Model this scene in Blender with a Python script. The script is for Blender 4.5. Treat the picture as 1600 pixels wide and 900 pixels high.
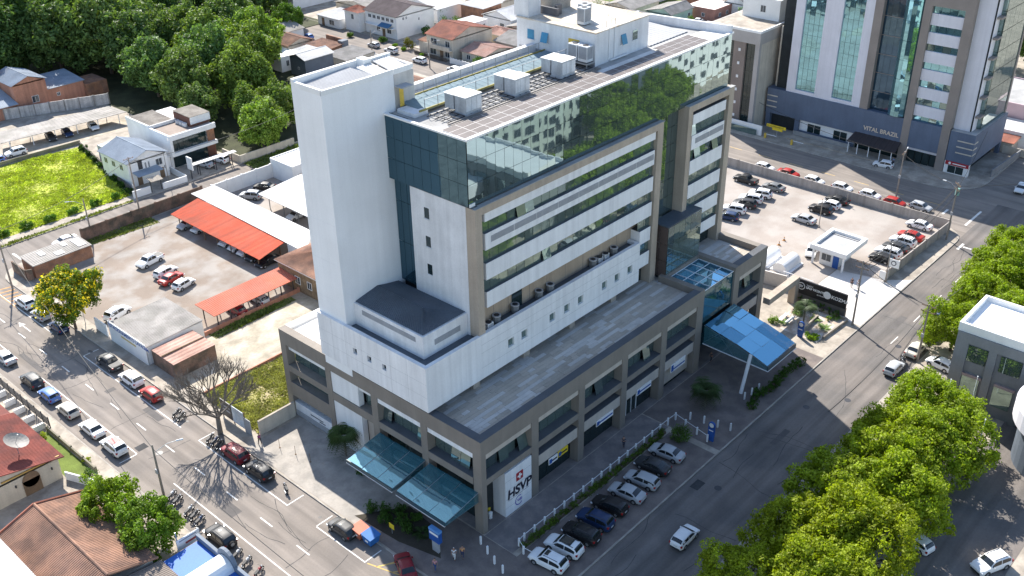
import bpy, math, random
from mathutils import Vector, Matrix
R = math.radians
random.seed(7)
S = bpy.context.scene
for o in list(bpy.data.objects): bpy.data.objects.remove(o)
COL = S.collection
# ------------------------------------------------------------------ camera
cam = bpy.data.objects.new('camera', bpy.data.cameras.new('camera')); COL.objects.link(cam)
cam.data.sensor_width = 36.0; cam.data.lens = 36.0*1588.28/1600; cam.data.clip_end = 3000; cam.data.clip_start = 1
rx, dn, fw = Vector((0.67052196, -0.74174079, -0.0148632)), Vector((-0.37573824, -0.32225032, -0.86889326)), Vector((0.6397039, 0.58819668, -0.49477629))
mw = Matrix((rx, -dn, -fw)).transposed().to_4x4(); mw.translation = (-60.461, -60.849, 81.0)
cam.matrix_world = mw; S.camera = cam
# ------------------------------------------------------------------ sky and sun
SUN_AZ, SUN_EL = R(64.0), R(40.5)          # direction towards the sun: angle from +X, height
wd = bpy.data.worlds.new('World'); S.world = wd; wd.use_nodes = True
nt = wd.node_tree; bg = nt.nodes['Background']
sky = nt.nodes.new('ShaderNodeTexSky'); sky.sky_type = 'NISHITA'; sky.sun_disc = False
sky.sun_elevation = SUN_EL; sky.sun_rotation = math.pi/2 - SUN_AZ; sky.altitude = 0; sky.air_density = 1.0; sky.dust_density = 0.6; sky.ozone_density = 1.5
nt.links.new(sky.outputs[0], bg.inputs[0]); bg.inputs[1].default_value = 0.13
sl = bpy.data.lights.new('sun', 'SUN'); sl.energy = 5.0; sl.angle = R(0.53); sl.color = (1.0, 0.95, 0.87)
so = bpy.data.objects.new('sun', sl); COL.objects.link(so)
sdir = Vector((math.cos(SUN_EL)*math.cos(SUN_AZ), math.cos(SUN_EL)*math.sin(SUN_AZ), math.sin(SUN_EL)))
so.rotation_euler = sdir.to_track_quat('Z', 'Y').to_euler(); so.location = (60, 120, 150)
vs = S.view_settings; vs.view_transform = 'Standard'; vs.look = 'None'; vs.gamma = 1; vs.exposure = 0.98; vs.use_curve_mapping = False
S.render.engine = 'CYCLES'; S.cycles.max_bounces = 6; S.cycles.diffuse_bounces = 3; S.cycles.glossy_bounces = 3; S.cycles.transmission_bounces = 3; S.cycles.volume_bounces = 0; S.cycles.transparent_max_bounces = 6
# ------------------------------------------------------------------ materials
MATS = {}
def nd(t, k, **kw):
    n = t.nodes.new(k)
    for a, b in kw.items(): setattr(n, a, b)
    return n
def M(name, col, rough=.75, var=.14, scale=.35, fine=6., bump=.0, metal=0., streak=0., tint=False, spec=.35, island=0., col2=None, bscale=None, track=None):
    """plain surface: colour with two sizes of mottling, optional vertical rain streaks, bump and a per-object tint"""
    if name in MATS: return MATS[name]
    m = bpy.data.materials.new(name); m.use_nodes = True; t = m.node_tree; L = t.links.new
    b = t.nodes['Principled BSDF']; b.inputs['Roughness'].default_value = rough; b.inputs['Metallic'].default_value = metal
    b.inputs['Specular IOR Level'].default_value = spec
    g = nd(t, 'ShaderNodeNewGeometry')
    def noise(sc, det=4., vec=None):
        n = nd(t, 'ShaderNodeTexNoise'); n.inputs['Scale'].default_value = sc; n.inputs['Detail'].default_value = det
        L(vec or g.outputs['Position'], n.inputs['Vector']); return n.outputs['Fac']
    def maprange(f, a, b_, c=.3, d=.7):
        n = nd(t, 'ShaderNodeMapRange'); L(f, n.inputs[0])
        for i, v in enumerate((c, d, a, b_)): n.inputs[i+1].default_value = v
        return n.outputs[0]
    def mul(x, y):
        n = nd(t, 'ShaderNodeMath', operation='MULTIPLY'); L(x, n.inputs[0]); L(y, n.inputs[1]); return n.outputs[0]
    f = mul(maprange(noise(scale), 1-var, 1+var), maprange(noise(fine, 5), 1-var*.6, 1+var*.6))
    if streak:
        mp = nd(t, 'ShaderNodeMapping'); mp.inputs['Scale'].default_value = (1, 1, .045); L(g.outputs['Position'], mp.inputs['Vector'])
        f = mul(f, maprange(noise(1.6, 6, mp.outputs[0]), 1-streak, 1.0+streak*.3, .3, .68))
    if track:                                # wear drawn out along a road
        mp = nd(t, 'ShaderNodeMapping'); mp.inputs['Scale'].default_value = track; L(g.outputs['Position'], mp.inputs['Vector'])
        f = mul(f, maprange(noise(1.0, 5, mp.outputs[0]), .80, 1.14, .35, .65))
    if island:
        f = mul(f, maprange(g.outputs['Random Per Island'], 1-island, 1+island, 0, 1))
    rgb = nd(t, 'ShaderNodeRGB'); rgb.outputs[0].default_value = (*col, 1); c = rgb.outputs[0]
    if col2:
        mx = nd(t, 'ShaderNodeMix', data_type='RGBA'); L(maprange(noise(scale*1.7, 6), 0, 1, .42, .6), mx.inputs[0]); L(c, mx.inputs[6]); mx.inputs[7].default_value = (*col2, 1); c = mx.outputs[2]
    if tint:
        oi = nd(t, 'ShaderNodeObjectInfo'); mx = nd(t, 'ShaderNodeMix', data_type='RGBA', blend_type='MULTIPLY'); mx.inputs[0].default_value = 1
        L(c, mx.inputs[6]); L(oi.outputs['Color'], mx.inputs[7]); c = mx.outputs[2]
    vm = nd(t, 'ShaderNodeVectorMath', operation='SCALE'); L(c, vm.inputs[0]); L(f, vm.inputs['Scale']); L(vm.outputs[0], b.inputs['Base Color'])
    if bump:
        bn = nd(t, 'ShaderNodeBump'); bn.inputs['Strength'].default_value = bump; bn.inputs['Distance'].default_value = .05
        L(noise(bscale or fine*2, 5), bn.inputs['Height']); L(bn.outputs[0], b.inputs['Normal'])
    MATS[name] = m; return m
def glass(name, col, metal=.75, rough=.03, wav=.02, alpha=1.0, wscale=.5, island=0.):
    if name in MATS: return MATS[name]
    m = bpy.data.materials.new(name); m.use_nodes = True; t = m.node_tree; L = t.links.new
    b = t.nodes['Principled BSDF']; b.inputs['Base Color'].default_value = (*col, 1); b.inputs['Metallic'].default_value = metal
    b.inputs['Roughness'].default_value = rough; b.inputs['Specular IOR Level'].default_value = .8; b.inputs['Alpha'].default_value = alpha
    g = nd(t, 'ShaderNodeNewGeometry')
    if wav:
        n = nd(t, 'ShaderNodeTexNoise'); n.inputs['Scale'].default_value = wscale; n.inputs['Detail'].default_value = 2
        L(g.outputs['Position'], n.inputs['Vector']); bn = nd(t, 'ShaderNodeBump'); bn.inputs['Strength'].default_value = 1; bn.inputs['Distance'].default_value = wav
        L(n.outputs['Fac'], bn.inputs['Height']); L(bn.outputs[0], b.inputs['Normal'])
    MATS[name] = m; return m
def leafmat(name, col, var=.35, trans=.35, tint=True):
    m = bpy.data.materials.new(name); m.use_nodes = True; t = m.node_tree; L = t.links.new
    for n in list(t.nodes): t.nodes.remove(n)
    out = nd(t, 'ShaderNodeOutputMaterial'); g = nd(t, 'ShaderNodeNewGeometry'); oi = nd(t, 'ShaderNodeObjectInfo')
    mr = nd(t, 'ShaderNodeMapRange'); mr.inputs[3].default_value = 1-var; mr.inputs[4].default_value = 1+var; L(g.outputs['Random Per Island'], mr.inputs[0])
    no = nd(t, 'ShaderNodeTexNoise'); no.inputs['Scale'].default_value = .45; L(g.outputs['Position'], no.inputs['Vector'])
    m2 = nd(t, 'ShaderNodeMapRange')
    for i, v in enumerate((.3, .7, .7, 1.3)): m2.inputs[i+1].default_value = v
    L(no.outputs['Fac'], m2.inputs[0]); mu = nd(t, 'ShaderNodeMath', operation='MULTIPLY'); L(mr.outputs[0], mu.inputs[0]); L(m2.outputs[0], mu.inputs[1])
    mx = nd(t, 'ShaderNodeMix', data_type='RGBA', blend_type='MULTIPLY'); mx.inputs[0].default_value = 1; mx.inputs[6].default_value = (*col, 1)
    if tint: L(oi.outputs['Color'], mx.inputs[7])
    else: mx.inputs[7].default_value = (1, 1, 1, 1)
    vm = nd(t, 'ShaderNodeVectorMath', operation='SCALE'); L(mx.outputs[2], vm.inputs[0]); L(mu.outputs[0], vm.inputs['Scale'])
    d = nd(t, 'ShaderNodeBsdfPrincipled'); d.inputs['Roughness'].default_value = .55; d.inputs['Specular IOR Level'].default_value = .25; L(vm.outputs[0], d.inputs['Base Color'])
    tr = nd(t, 'ShaderNodeBsdfTranslucent'); v2 = nd(t, 'ShaderNodeVectorMath', operation='MULTIPLY'); L(vm.outputs[0], v2.inputs[0]); v2.inputs[1].default_value = (1.25, 1.3, .5); L(v2.outputs[0], tr.inputs[0])
    ms = nd(t, 'ShaderNodeMixShader'); ms.inputs[0].default_value = trans; L(d.outputs[0], ms.inputs[1]); L(tr.outputs[0], ms.inputs[2]); L(ms.outputs[0], out.inputs[0])
    MATS[name] = m; return m
# ------------------------------------------------------------------ mesh builder
class MB:
    def __init__(s): s.v = []; s.f = []
    def quad(s, *p):
        n = len(s.v); s.v += [tuple(q) for q in p]; s.f.append(tuple(range(n, n+len(p)))); return s
    def box(s, x0, x1, y0, y1, z0, z1):
        n = len(s.v); s.v += [(x0,y0,z0),(x1,y0,z0),(x1,y1,z0),(x0,y1,z0),(x0,y0,z1),(x1,y0,z1),(x1,y1,z1),(x0,y1,z1)]
        s.f += [tuple(n+i for i in q) for q in ((0,3,2,1),(4,5,6,7),(0,1,5,4),(1,2,6,5),(2,3,7,6),(3,0,4,7))]; return s
    def prism(s, poly, z0, z1):          # vertical prism from a ground polygon (counter-clockwise)
        n = len(s.v); k = len(poly); s.v += [(p[0], p[1], z0) for p in poly] + [(p[0], p[1], z1 if len(p) < 3 else p[2]) for p in poly]
        s.f.append(tuple(n+i for i in reversed(range(k)))); s.f.append(tuple(n+k+i for i in range(k)))
        for i in range(k): j = (i+1) % k; s.f.append((n+i, n+j, n+k+j, n+k+i))
        return s
    def slab(s, p, th):                  # thick sheet from a quad, thickness downwards
        n = len(s.v); s.v += [tuple(q) for q in p] + [(q[0], q[1], q[2]-th) for q in p]; k = len(p)
        s.f.append(tuple(n+i for i in range(k))); s.f.append(tuple(n+k+i for i in reversed(range(k))))
        for i in range(k): j = (i+1) % k; s.f.append((n+i, n+k+i, n+k+j, n+j))
        return s
    def tube(s, p, q, r, k=6, r2=None, cap=True):
        p, q = Vector(p), Vector(q); d = (q-p).normalized(); a = d.orthogonal().normalized(); b = d.cross(a); n = len(s.v); r2 = r if r2 is None else r2
        for c, rr in ((p, r), (q, r2)):
            for i in range(k):
                t = 2*math.pi*i/k; s.v.append(tuple(c + (a*math.cos(t)+b*math.sin(t))*rr))
        for i in range(k): j = (i+1) % k; s.f.append((n+i, n+j, n+k+j, n+k+i))
        if cap: s.f.append(tuple(n+i for i in reversed(range(k)))); s.f.append(tuple(n+k+i for i in range(k)))
        return s
    def ribbed(s, a, b, c, d, n, dep=.05, prof=(0, 1, 1, 0)):   # a-b lower edge, d-c upper edge; ribs run a->d; real corrugation
        a, b, c, d = map(Vector, (a, b, c, d)); up = (b-a).cross(d-a).normalized(); k = len(prof); m = n*k; o = len(s.v)
        for i in range(m+1):
            t = i/m; h = up*dep*prof[i % k]; s.v.append(tuple(a.lerp(b, t)+h)); s.v.append(tuple(d.lerp(c, t)+h))
        for i in range(m): q = o+2*i; s.f.append((q, q+2, q+3, q+1))
        return s
    def rib_slab(s, a, b, c, d, n, dep=.05, th=.08, prof=(0, 1, 1, 0)):
        s.ribbed(a, b, c, d, n, dep, prof); e = [(p[0], p[1], p[2]-.004) for p in (a, b, c, d)]; return s.slab(e, th)
    def xf(s, m):
        s.v = [tuple(m @ Vector(p)) for p in s.v]; return s
    def add(s, o):
        n = len(s.v); s.v += o.v; s.f += [tuple(n+i for i in q) for q in o.f]; return s
    def mesh(s, name, mat, smooth=False):
        me = bpy.data.meshes.new(name); me.from_pydata(s.v, [], s.f); me.materials.append(mat)
        if smooth: me.polygons.foreach_set('use_smooth', [True]*len(me.polygons))
        me.update(); return me
def mk(name, me, parent=None, loc=None, rz=0, sc=None):
    o = bpy.data.objects.new(name, me); COL.objects.link(o)
    if parent: o.parent = parent
    if loc is not None: o.location = loc
    if rz: o.rotation_euler = (0, 0, rz)
    if sc is not None: o.scale = sc if hasattr(sc, '__len__') else (sc, sc, sc)
    return o
def tag(o, label, cat, group=None):
    o['label'] = label; o['category'] = cat
    if group: o['group'] = group
    return o
def thing(name, label, cat, loc=(0, 0, 0), group=None, rz=0):
    o = mk(name, None, None, loc, rz); o.empty_display_size = .5; return tag(o, label, cat, group)
def part(T, name, mb, mat, smooth=False, label=None):     # geometry given in world metres (things that are not turned)
    base = Vector((0, 0, 0)); p = T
    while p is not None: base = base + p.location; p = p.parent
    if base.length > 0: mb.v = [(a-base.x, b-base.y, c-base.z) for a, b, c in mb.v]
    o = mk(name, mb.mesh(name, mat, smooth), T)
    if label: o['label'] = label
    return o
def single(name, mb, mat, label, cat, group=None, smooth=False):
    vx = [p[0] for p in mb.v]; vy = [p[1] for p in mb.v]; vz = min(p[2] for p in mb.v)
    l = ((min(vx)+max(vx))/2, (min(vy)+max(vy))/2, vz); mb.v = [(a-l[0], b-l[1], c-l[2]) for a, b, c in mb.v]
    return tag(mk(name, mb.mesh(name, mat, smooth), None, l), label, cat, group)
def struct(name, mb, mat, parent=None, kind='structure', smooth=False):
    o = mk(name, mb.mesh(name, mat, smooth), parent); o['kind'] = kind; return o
KIDS = {}
def kids(o):                                # children lists of the prototypes are read once
    if o.name not in KIDS: KIDS[o.name] = list(o.children)
    return KIDS[o.name]
def copytree(o, parent=None, col=None):
    c = o.copy(); COL.objects.link(c); c.parent = parent
    if col: c.color = (*col, 1)
    for ch in kids(o): copytree(ch, c, col)
    return c
TMP = bpy.data.scenes.new('tmp')            # small side scene in which text and skinned figures are turned into meshes
def bake(o):
    TMP.collection.objects.link(o)
    with bpy.context.temp_override(scene=TMP, view_layer=TMP.view_layers[0]): dg = bpy.context.evaluated_depsgraph_get(); dg.update()
    me = bpy.data.meshes.new_from_object(o.evaluated_get(dg)); bpy.data.objects.remove(o); return me
def textpart(T, body, size, origin, udir, vdir, mat, name='lettering', extr=.01, bold=0., align='LEFT', shear=0.):
    cu = bpy.data.curves.new(name, 'FONT'); cu.body = body; cu.size = size; cu.extrude = extr; cu.offset = bold; cu.align_x = align; cu.shear = shear
    me = bake(bpy.data.objects.new(name, cu)); bpy.data.curves.remove(cu)
    u, v = Vector(udir).normalized(), Vector(vdir).normalized(); w = u.cross(v)
    mt = Matrix((u, v, w)).transposed().to_4x4(); mt.translation = origin
    base = Vector((0, 0, 0)); p = T
    while p is not None: base = base + p.location; p = p.parent
    me.transform(Matrix.Translation(-base) @ mt); me.materials.clear(); me.materials.append(mat)
    return mk(name, me, T)
# ------------------------------------------------------------------ palette
asphalt = M('asphalt', (.245, .212, .184), .95, .09, .12, 5, .25, col2=(.21, .184, .163), track=(.9, .035, 1))
asphalt2 = M('asphalt worn', (.185, .162, .146), .95, .12, .09, 4, .25, col2=(.14, .128, .12), track=(.035, .9, 1))
pave = M('pavement concrete', (.40, .35, .29), .9, .16, .3, 3, .2, col2=(.30, .26, .215))
earth = M('earth', (.25, .19, .13), .95, .25, .2, 2, .3, col2=(.12, .14, .06))
kerbm = M('kerb stone', (.36, .33, .29), .9, .2, .8, 5, .2)
gravel = M('gravel', (.255, .205, .165), .95, .14, .13, 7, .5, col2=(.325, .295, .265))
gravel2 = M('pale gravel', (.375, .335, .30), .95, .12, .12, 6, .4, col2=(.32, .275, .24))
concrete = M('concrete yard', (.46, .40, .32), .9, .22, .22, 3, .2, col2=(.33, .29, .22))
apron = M('white concrete', (.62, .58, .54), .85, .1, .2, 3, .1)
paver = M('grey pavers', (.23, .20, .185), .9, .13, .35, 4, .3, col2=(.175, .155, .15))
paver3 = M('forecourt pavers', (.37, .335, .295), .9, .12, .35, 4, .3, col2=(.30, .275, .245))
paver2 = M('brown pavers', (.20, .165, .145), .9, .12, .3, 5, .3, col2=(.15, .125, .115))
linem = M('road paint', (.72, .70, .66), .8, .12, 1.2, 9)
yellowm = M('yellow road paint', (.62, .42, .14), .85, .2, 1.2, 9)
orangem = M('orange road paint', (.60, .30, .10), .85, .2, 1.2, 9)
granite = M('brown granite', (.235, .205, .175), .85, .10, .3, 14, .25, streak=.08)
granite_d = M('dark flashing and shade', (.10, .105, .115), .8, .15, .4, 8, .1)  # flashing colour, also the painted shade of the granite parapet tops
beige = M('beige stone', (.42, .35, .28), .85, .10, .3, 6, .1, streak=.12)
cream = M('cream panel', (.50, .44, .38), .8, .08, .3, 6, 0, streak=.1)
whitep = M('white cladding', (.78, .775, .775), .7, .05, .3, 5, .05, streak=.12)
white_t = M('white tower render', (.82, .82, .82), .7, .05, .18, 9, .15, streak=.045)
white_o = M('old white paint', (.73, .725, .73), .8, .08, .5, 5, .05, streak=.10)
white = M('white paint', (.80, .79, .77), .7, .06, .5, 5)
wpost = M('white post paint', (.78, .78, .78), .6, .05, 1, 6)
deckm = M('deck tile grey', (.47, .415, .35), .85, .10, .5, 5, .1, island=.12)
deckl = M('deck tile pale', (.58, .55, .51), .85, .10, .5, 5, .1, island=.08)
jointm = M('joint grey', (.40, .40, .40), .9, .1, 1, 5)
metal_g = M('grey sheet metal', (.38, .38, .385), .8, .10, .3, 4, 0, spec=.2)
metal_w = M('white sheet metal', (.70, .68, .65), .85, .12, .25, 4, col2=(.64, .62, .59))
metal_d = M('dark zinc roof', (.10, .12, .145), .55, .18, .3, 4, 0, metal=.3)
steel = M('steel', (.38, .39, .40), .45, .1, 1, 6, 0, metal=.6)
darkm = M('dark metal', (.05, .05, .055), .5, .1, 1, 6)
louver = M('louvre grey', (.30, .31, .33), .6, .1, 1, 6)
roofg = M('roof membrane', (.40, .395, .385), .9, .14, .25, 4, .1, col2=(.33, .325, .315))
rooff = M('stained roof screed', (.52, .43, .33), .9, .22, .28, 4, .1, col2=(.62, .57, .50))
solarm = M('solar cells', (.15, .128, .12), .6, .1, .5, 8, 0, spec=.2)
solarf = M('solar frame', (.70, .68, .66), .5, .05, 1, 6, 0, metal=.2)
acm = M('equipment white', (.66, .67, .68), .6, .12, .6, 5, 0, streak=.2)
accol = M('equipment galvanised', (.46, .48, .50), .5, .15, .6, 5, 0, metal=.2, streak=.15)
fanm = M('fan dark', (.03, .03, .035), .6, .1, 1, 6)
yellowp = M('yellow paint', (.66, .44, .07), .6, .1, 1, 6)
bluepaint = M('navy paint', (.115, .145, .205), .7, .10, .25, 5, 0, streak=.08)
brownp = M('taupe paint', (.27, .23, .205), .8, .08, .4, 7)
black = M('black paint', (.015, .015, .018), .5, .1, 1, 6)
signblue = M('sign blue', (.02, .09, .33), .5, .08, 1, 6)
signred = M('sign red', (.36, .02, .03), .5, .08, 1, 6)
signink = M('sign ink', (.012, .012, .03), .6, .05, 1, 6)
signviolet = M('sign violet', (.10, .07, .38), .6, .05, 1, 6)
signyellow = M('sign yellow', (.75, .55, .03), .6, .08, 1, 6)
goldm = M('pale gold letters', (.72, .58, .44), .5, .05, 1, 6)
wood = M('weathered wood', (.20, .135, .085), .85, .25, .8, 6)
polem = M('concrete pole', (.27, .235, .20), .9, .15, .8, 6, .1)
wirem = M('cable', (.03, .03, .03), .7, .1, 1, 6)
crackm = M('crack sealant', (.07, .066, .064), .8, .15, 1, 6)
terracotta = M('terracotta tile', (.36, .135, .085), .85, .22, .35, 7, .2, col2=(.26, .105, .075))
terracotta3 = M('dark red tile', (.235, .062, .045), .85, .22, .35, 7, .2, col2=(.17, .05, .04))
terracotta2 = M('old terracotta tile', (.33, .185, .125), .9, .25, .3, 7, .2, col2=(.22, .13, .095))
redroof = M('red painted sheet', (.52, .085, .038), .85, .12, .2, 4, col2=(.45, .095, .05), track=(.04, 1.2, 1))
pinkroof = M('faded red sheet', (.52, .14, .085), .85, .14, .25, 4, col2=(.44, .15, .10))
brownroof = M('faded brown sheet', (.43, .27, .215), .8, .2, .3, 4, 0, col2=(.38, .21, .16))
greytile = M('grey fibre roof', (.37, .34, .31), .9, .16, .3, 5, .1, col2=(.30, .28, .25))
bluegrey = M('blue grey tile', (.29, .33, .38), .8, .15, .4, 5, .1)
brickm = M('brick', (.34, .17, .10), .9, .28, .6, 6, .3, col2=(.26, .145, .10))
salmon = M('salmon paint', (.50, .24, .16), .85, .14, .35, 5, 0, streak=.25)
creamw = M('cream wall', (.58, .52, .43), .85, .10, .4, 5, 0, streak=.15)
greyw = M('grey wall', (.22, .225, .235), .85, .09, .3, 6, .05, streak=.08)
glazing = glass('curtain glass', (.215, .29, .295), .80, .02, .004, wscale=.45)
glazing_b = glass('blue curtain glass', (.05, .115, .155), .68, .03, .010, wscale=.5)
winglass = glass('window glass', (.22, .30, .28), .68, .03, .008, wscale=.7)
navyglass = glass('navy glass', (.05, .10, .15), .6, .03, .012, wscale=.4)
darkglass = glass('dark glass', (.018, .034, .036), .15, .05, .005)
houseglass = glass('house glass', (.06, .08, .10), .3, .05, .0)
canopyglass = glass('canopy glass', (.24, .54, .72), .78, .02, .012, alpha=.85, wscale=.4)
canopyglass_b = glass('canopy glass deep', (.13, .36, .52), .7, .02, .012, alpha=.70, wscale=.4)
sideglass = glass('side canopy glass', (.34, .66, .78), .75, .02, .012, alpha=.74, wscale=.4)
canopyglass2 = glass('teal canopy glass', (.06, .22, .27), .35, .03, .006, alpha=.62, wscale=.5)
tealwall = glass('teal glass wall', (.025, .12, .16), .4, .03, .006, alpha=.85)
vitalglass = glass('vital glass', (.24, .47, .53), .82, .02, .010, wscale=.35)
# ------------------------------------------------------------------ ground, streets, blocks
def rounded(x0, x1, y0, y1, r=5, n=6, corners=(1, 1, 1, 1)):
    out = []
    for k, (cx, cy, a) in enumerate(((x0, y0, 180), (x1, y0, 270), (x1, y1, 0), (x0, y1, 90))):
        rr = r*corners[k] or .01
        ox = cx+rr if cx == x0 else cx-rr; oy = cy+rr if cy == y0 else cy-rr
        for i in range(n+1): t = R(a+90*i/n); out.append((ox+rr*math.cos(t), oy+rr*math.sin(t)))
    return out
struct('ground', MB().quad((-900, -900, -.3), (1500, -900, -.3), (1500, 1500, -.3), (-900, 1500, -.3)), earth)
road = struct('road', MB().quad((-120, -130, 0), (420, -130, 0), (420, 420, 0), (-120, 420, 0)), asphalt)
struct('cross_street', MB().quad((-8.3, -22.6, .004), (126, -22.6, .004), (126, -11.9, .004), (-8.3, -11.9, .004)), asphalt2)
def block(x0, x1, y0, y1, m=pave, r=5, h=.13, corners=(1, 1, 1, 1), name='pavement'):
    p = rounded(x0, x1, y0, y1, r, corners=corners); o = struct(name, MB().prism(p, -.1, h), m)
    k = MB(); n = len(p)
    cx, cy = (x0+x1)/2, (y0+y1)/2
    for i in range(n):
        a, b = p[i], p[(i+1) % n]; d = Vector((b[0]-a[0], b[1]-a[1]))
        if d.length < .02: continue
        nn = Vector((d.y, -d.x)).normalized()*.14
        k.prism([(a[0]-nn.x, a[1]-nn.y), (a[0]+nn.x*.03, a[1]+nn.y*.03), (b[0]+nn.x*.03, b[1]+nn.y*.03), (b[0]-nn.x, b[1]-nn.y)], -.05, h+.012)
    struct('kerb', k, kerbm, o); return o
block(-8.5, 111, -12.1, 104.9)
block(-8.5, 111, -130, -22.3)
block(126.3, 420, -7.0, 420, r=8)
block(-120, -21.4, -60, 100)
block(-8.5, 111, 112.8, 420)
block(-120, -21.4, 108, 420)
block(126.3, 420, -130, -23)
def sheet(name, poly, z, m, kind='structure', parent=None):
    return struct(name, MB().quad(*[(p[0], p[1], z) for p in poly]), m, parent, kind)
def rect(name, x0, x1, y0, y1, z, m, parent=None): return sheet(name, [(x0, y0), (x1, y0), (x1, y1), (x0, y1)], z, m, parent=parent)
rect('gravel_lot', -5.9, 34, 61, 103.6, .15, gravel)
rect('concrete_yard', -5.6, 30, 47.6, 60.6, .15, concrete)
rect('back_yard', 27, 60, 36, 60.9, .146, concrete)
rect('carpark_yard', 34.5, 70, 61, 103.4, .146, gravel2)
sheet('parking_lot', [(61.2, 10), (72, 10), (72, -1), (83.5, -1), (85, -8.3), (109.2, -8.9), (109.2, 60), (61.2, 60)], .15, gravel2)
sheet('entrance_apron', [(69.5, -12.0), (88, -12.0), (85, -8.4), (83.4, -1.2), (72.2, -1.2), (70.2, -1.2)], .142, apron)
rect('forecourt', -8.2, .2, 9.2, 33.6, .142, paver3)
rect('corner_plaza', -8.2, .2, -8.5, 9.0, .142, paver2)
rect('plaza', .3, 30.3, -4.4, -.2, .142, paver)
rect('parking_bay', -1, 29.5, -11.9, -5.1, .138, paver2)
rect('entrance_plaza', 30.5, 58, -11.9, -.2, .142, paver2)
rect('hall_floor', .4, 60, -.1, 35, .15, paver)
rect('service_drive', 12.5, 44, 150.4, 157, .142, concrete)
rect('tree_forecourt', -8, 60, -46, -36.4, .142, asphalt2)
# markings, each a thin sheet of paint on the asphalt
def line(x0, x1, y0, y1, m=linem, z=.008, name='painted_line', h=None):
    return mk(name, MB().quad((x0, y0, z), (x1, y0, z), (x1, y1, z), (x0, y1, z)).mesh(name, m), road)
y = 12.4
while y < 98: line(-14.72, -14.56, y, y+2.3, name='lane_dash'); y += 6.83
for a, b in ((6.9, 15.4), (20.8, 39.5), (43.6, 69.5), (79.0, 99)): line(-11.36, -11.22, a, b)
for a, b in ((10, 34.5), (43, 70), (76, 92)): line(-18.06, -17.92, a, b)
for yy in (20.8, 39.4, 15.4, 6.9, 69.4): line(-11.2, -8.9, yy, yy+.14)
line(-20.4, -18.07, 42.9, 43.04)
for k in range(8): line(-20.6+k*1.5, -19.9+k*1.5, 101.0, 104.4, name='zebra_stripe')
line(-3.5, -3.1, 106, 109.5, name='stop_line')
mk('no_parking_line', MB().quad((-11.3, 6.6, .008), (-11.15, 6.6, .008), (-8.3, -3.0, .008), (-8.45, -3.0, .008)).mesh('no_parking_line', yellowm), road)
for k in range(5):
    yy = 5.6-k*1.8; mk('hatch_stripe', MB().quad((-11.0+k*.45, yy, .008), (-10.7+k*.45, yy-.35, .008), (-8.7, yy-1.6, .008), (-8.7, yy-1.25, .008)).mesh('hatch_stripe', yellowm), road)
for k in range(6): mk('hatch_stripe', MB().quad((-11.2, 92+k*1.3, .008), (-8.9, 91.4+k*1.3, .008), (-8.9, 91.65+k*1.3, .008), (-11.2, 92.25+k*1.3, .008)).mesh('hatch_stripe', orangem), road)
mk('no_parking_line', MB().quad((-11.45, 90.5, .009), (-11.3, 90.5, .009), (-11.3, 99.5, .009), (-11.45, 99.5, .009)).mesh('no_parking_line', orangem), road)
mk('lane_arrow', MB().quad((-13.3, 82, .008), (-13.15, 82, .008), (-13.15, 84.6, .008), (-13.3, 84.6, .008)).quad((-13.7, 84.6, .008), (-12.75, 84.6, .008), (-13.22, 86, .008)).mesh('lane_arrow', linem), road)
for x0, x1, y0, y1 in ((113.5, 121, -10.9, -10.5), (103.5, 106.2, -13.4, -13.0), (104.8, 105.2, -15, -13.6), (115.5, 118, -6, -5.6)): line(x0, x1, y0, y1)
for yy in range(-4, 90, 7): line(118.9, 119.05, yy, yy+3, yellowm, name='lane_dash')
for a in range(-20, 110, 8):
    if 66 < a < 100 or a < 0: line(a, a+2.5, -17.4, -17.28, name='lane_dash')
# square manhole covers and patches
for x0, x1, y0, y1 in ((-12.6, -11.6, 47, 51), (-16.9, -15.4, 24, 26.5), (-13.8, -12.4, 58, 58.9), (36, 40, -16.6, -15.8), (72, 76.5, -16.2, -15.2), (88, 90, -19.5, -18), (-17.5, -16.7, 70, 77)): rect('asphalt_patch', x0, x1, y0, y1, .0065, M('repair asphalt', (.115, .105, .10), .9, .12, .6, 5))
for x, y in ((24.5, -15.5), (51, -19), (68, -18.5), (-16, 41), (46, -15.6)): mk('manhole_cover', MB().prism([(x+.45*math.cos(t*.524), y+.45*math.sin(t*.524)) for t in range(12)], .006, .014).mesh('manhole_cover', darkm), road)
rect('asphalt_patch', -17.6, -16.2, 43.2, 44.4, .006, M('fresh asphalt', (.05, .05, .052), .9, .2, 1, 5)); rect('asphalt_patch', 22.5, 24.3, -13.9, -12.8, .009, MATS['fresh asphalt'])
# sealed cracks and oil marks in the asphalt
rc = random.Random(12)
def crack(x, y, ang, n, st, w=.06, name='asphalt_crack'):
    b = MB(); p = Vector((x, y, 0)); a = ang; z = .0075
    for _ in range(n):
        a += rc.uniform(-.5, .5)*.7; a = ang+(a-ang)*.8; d = Vector((math.cos(a), math.sin(a), 0)); q = p+d*st*rc.uniform(.6, 1.3); s = Vector((-d.y, d.x, 0))*w*rc.uniform(.4, .8)
        b.quad(p-s+Vector((0, 0, z)), p+s+Vector((0, 0, z)), q+s+Vector((0, 0, z)), q-s+Vector((0, 0, z))); p = q
    mk(name, b.mesh(name, crackm), road)
for k in range(16): crack(rc.uniform(-17.5, -12), rc.uniform(2, 88), 1.57, rc.randint(5, 12), .9)
for k in range(7): crack(-17.6, rc.uniform(5, 88), 0, 7, .9)
for k in range(15): crack(rc.uniform(-4, 95), rc.uniform(-21.5, -13), 0, rc.randint(6, 14), 1.0)
for k in range(6): crack(rc.uniform(6, 100), -21.8, 1.57, 9, 1.0)
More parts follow.
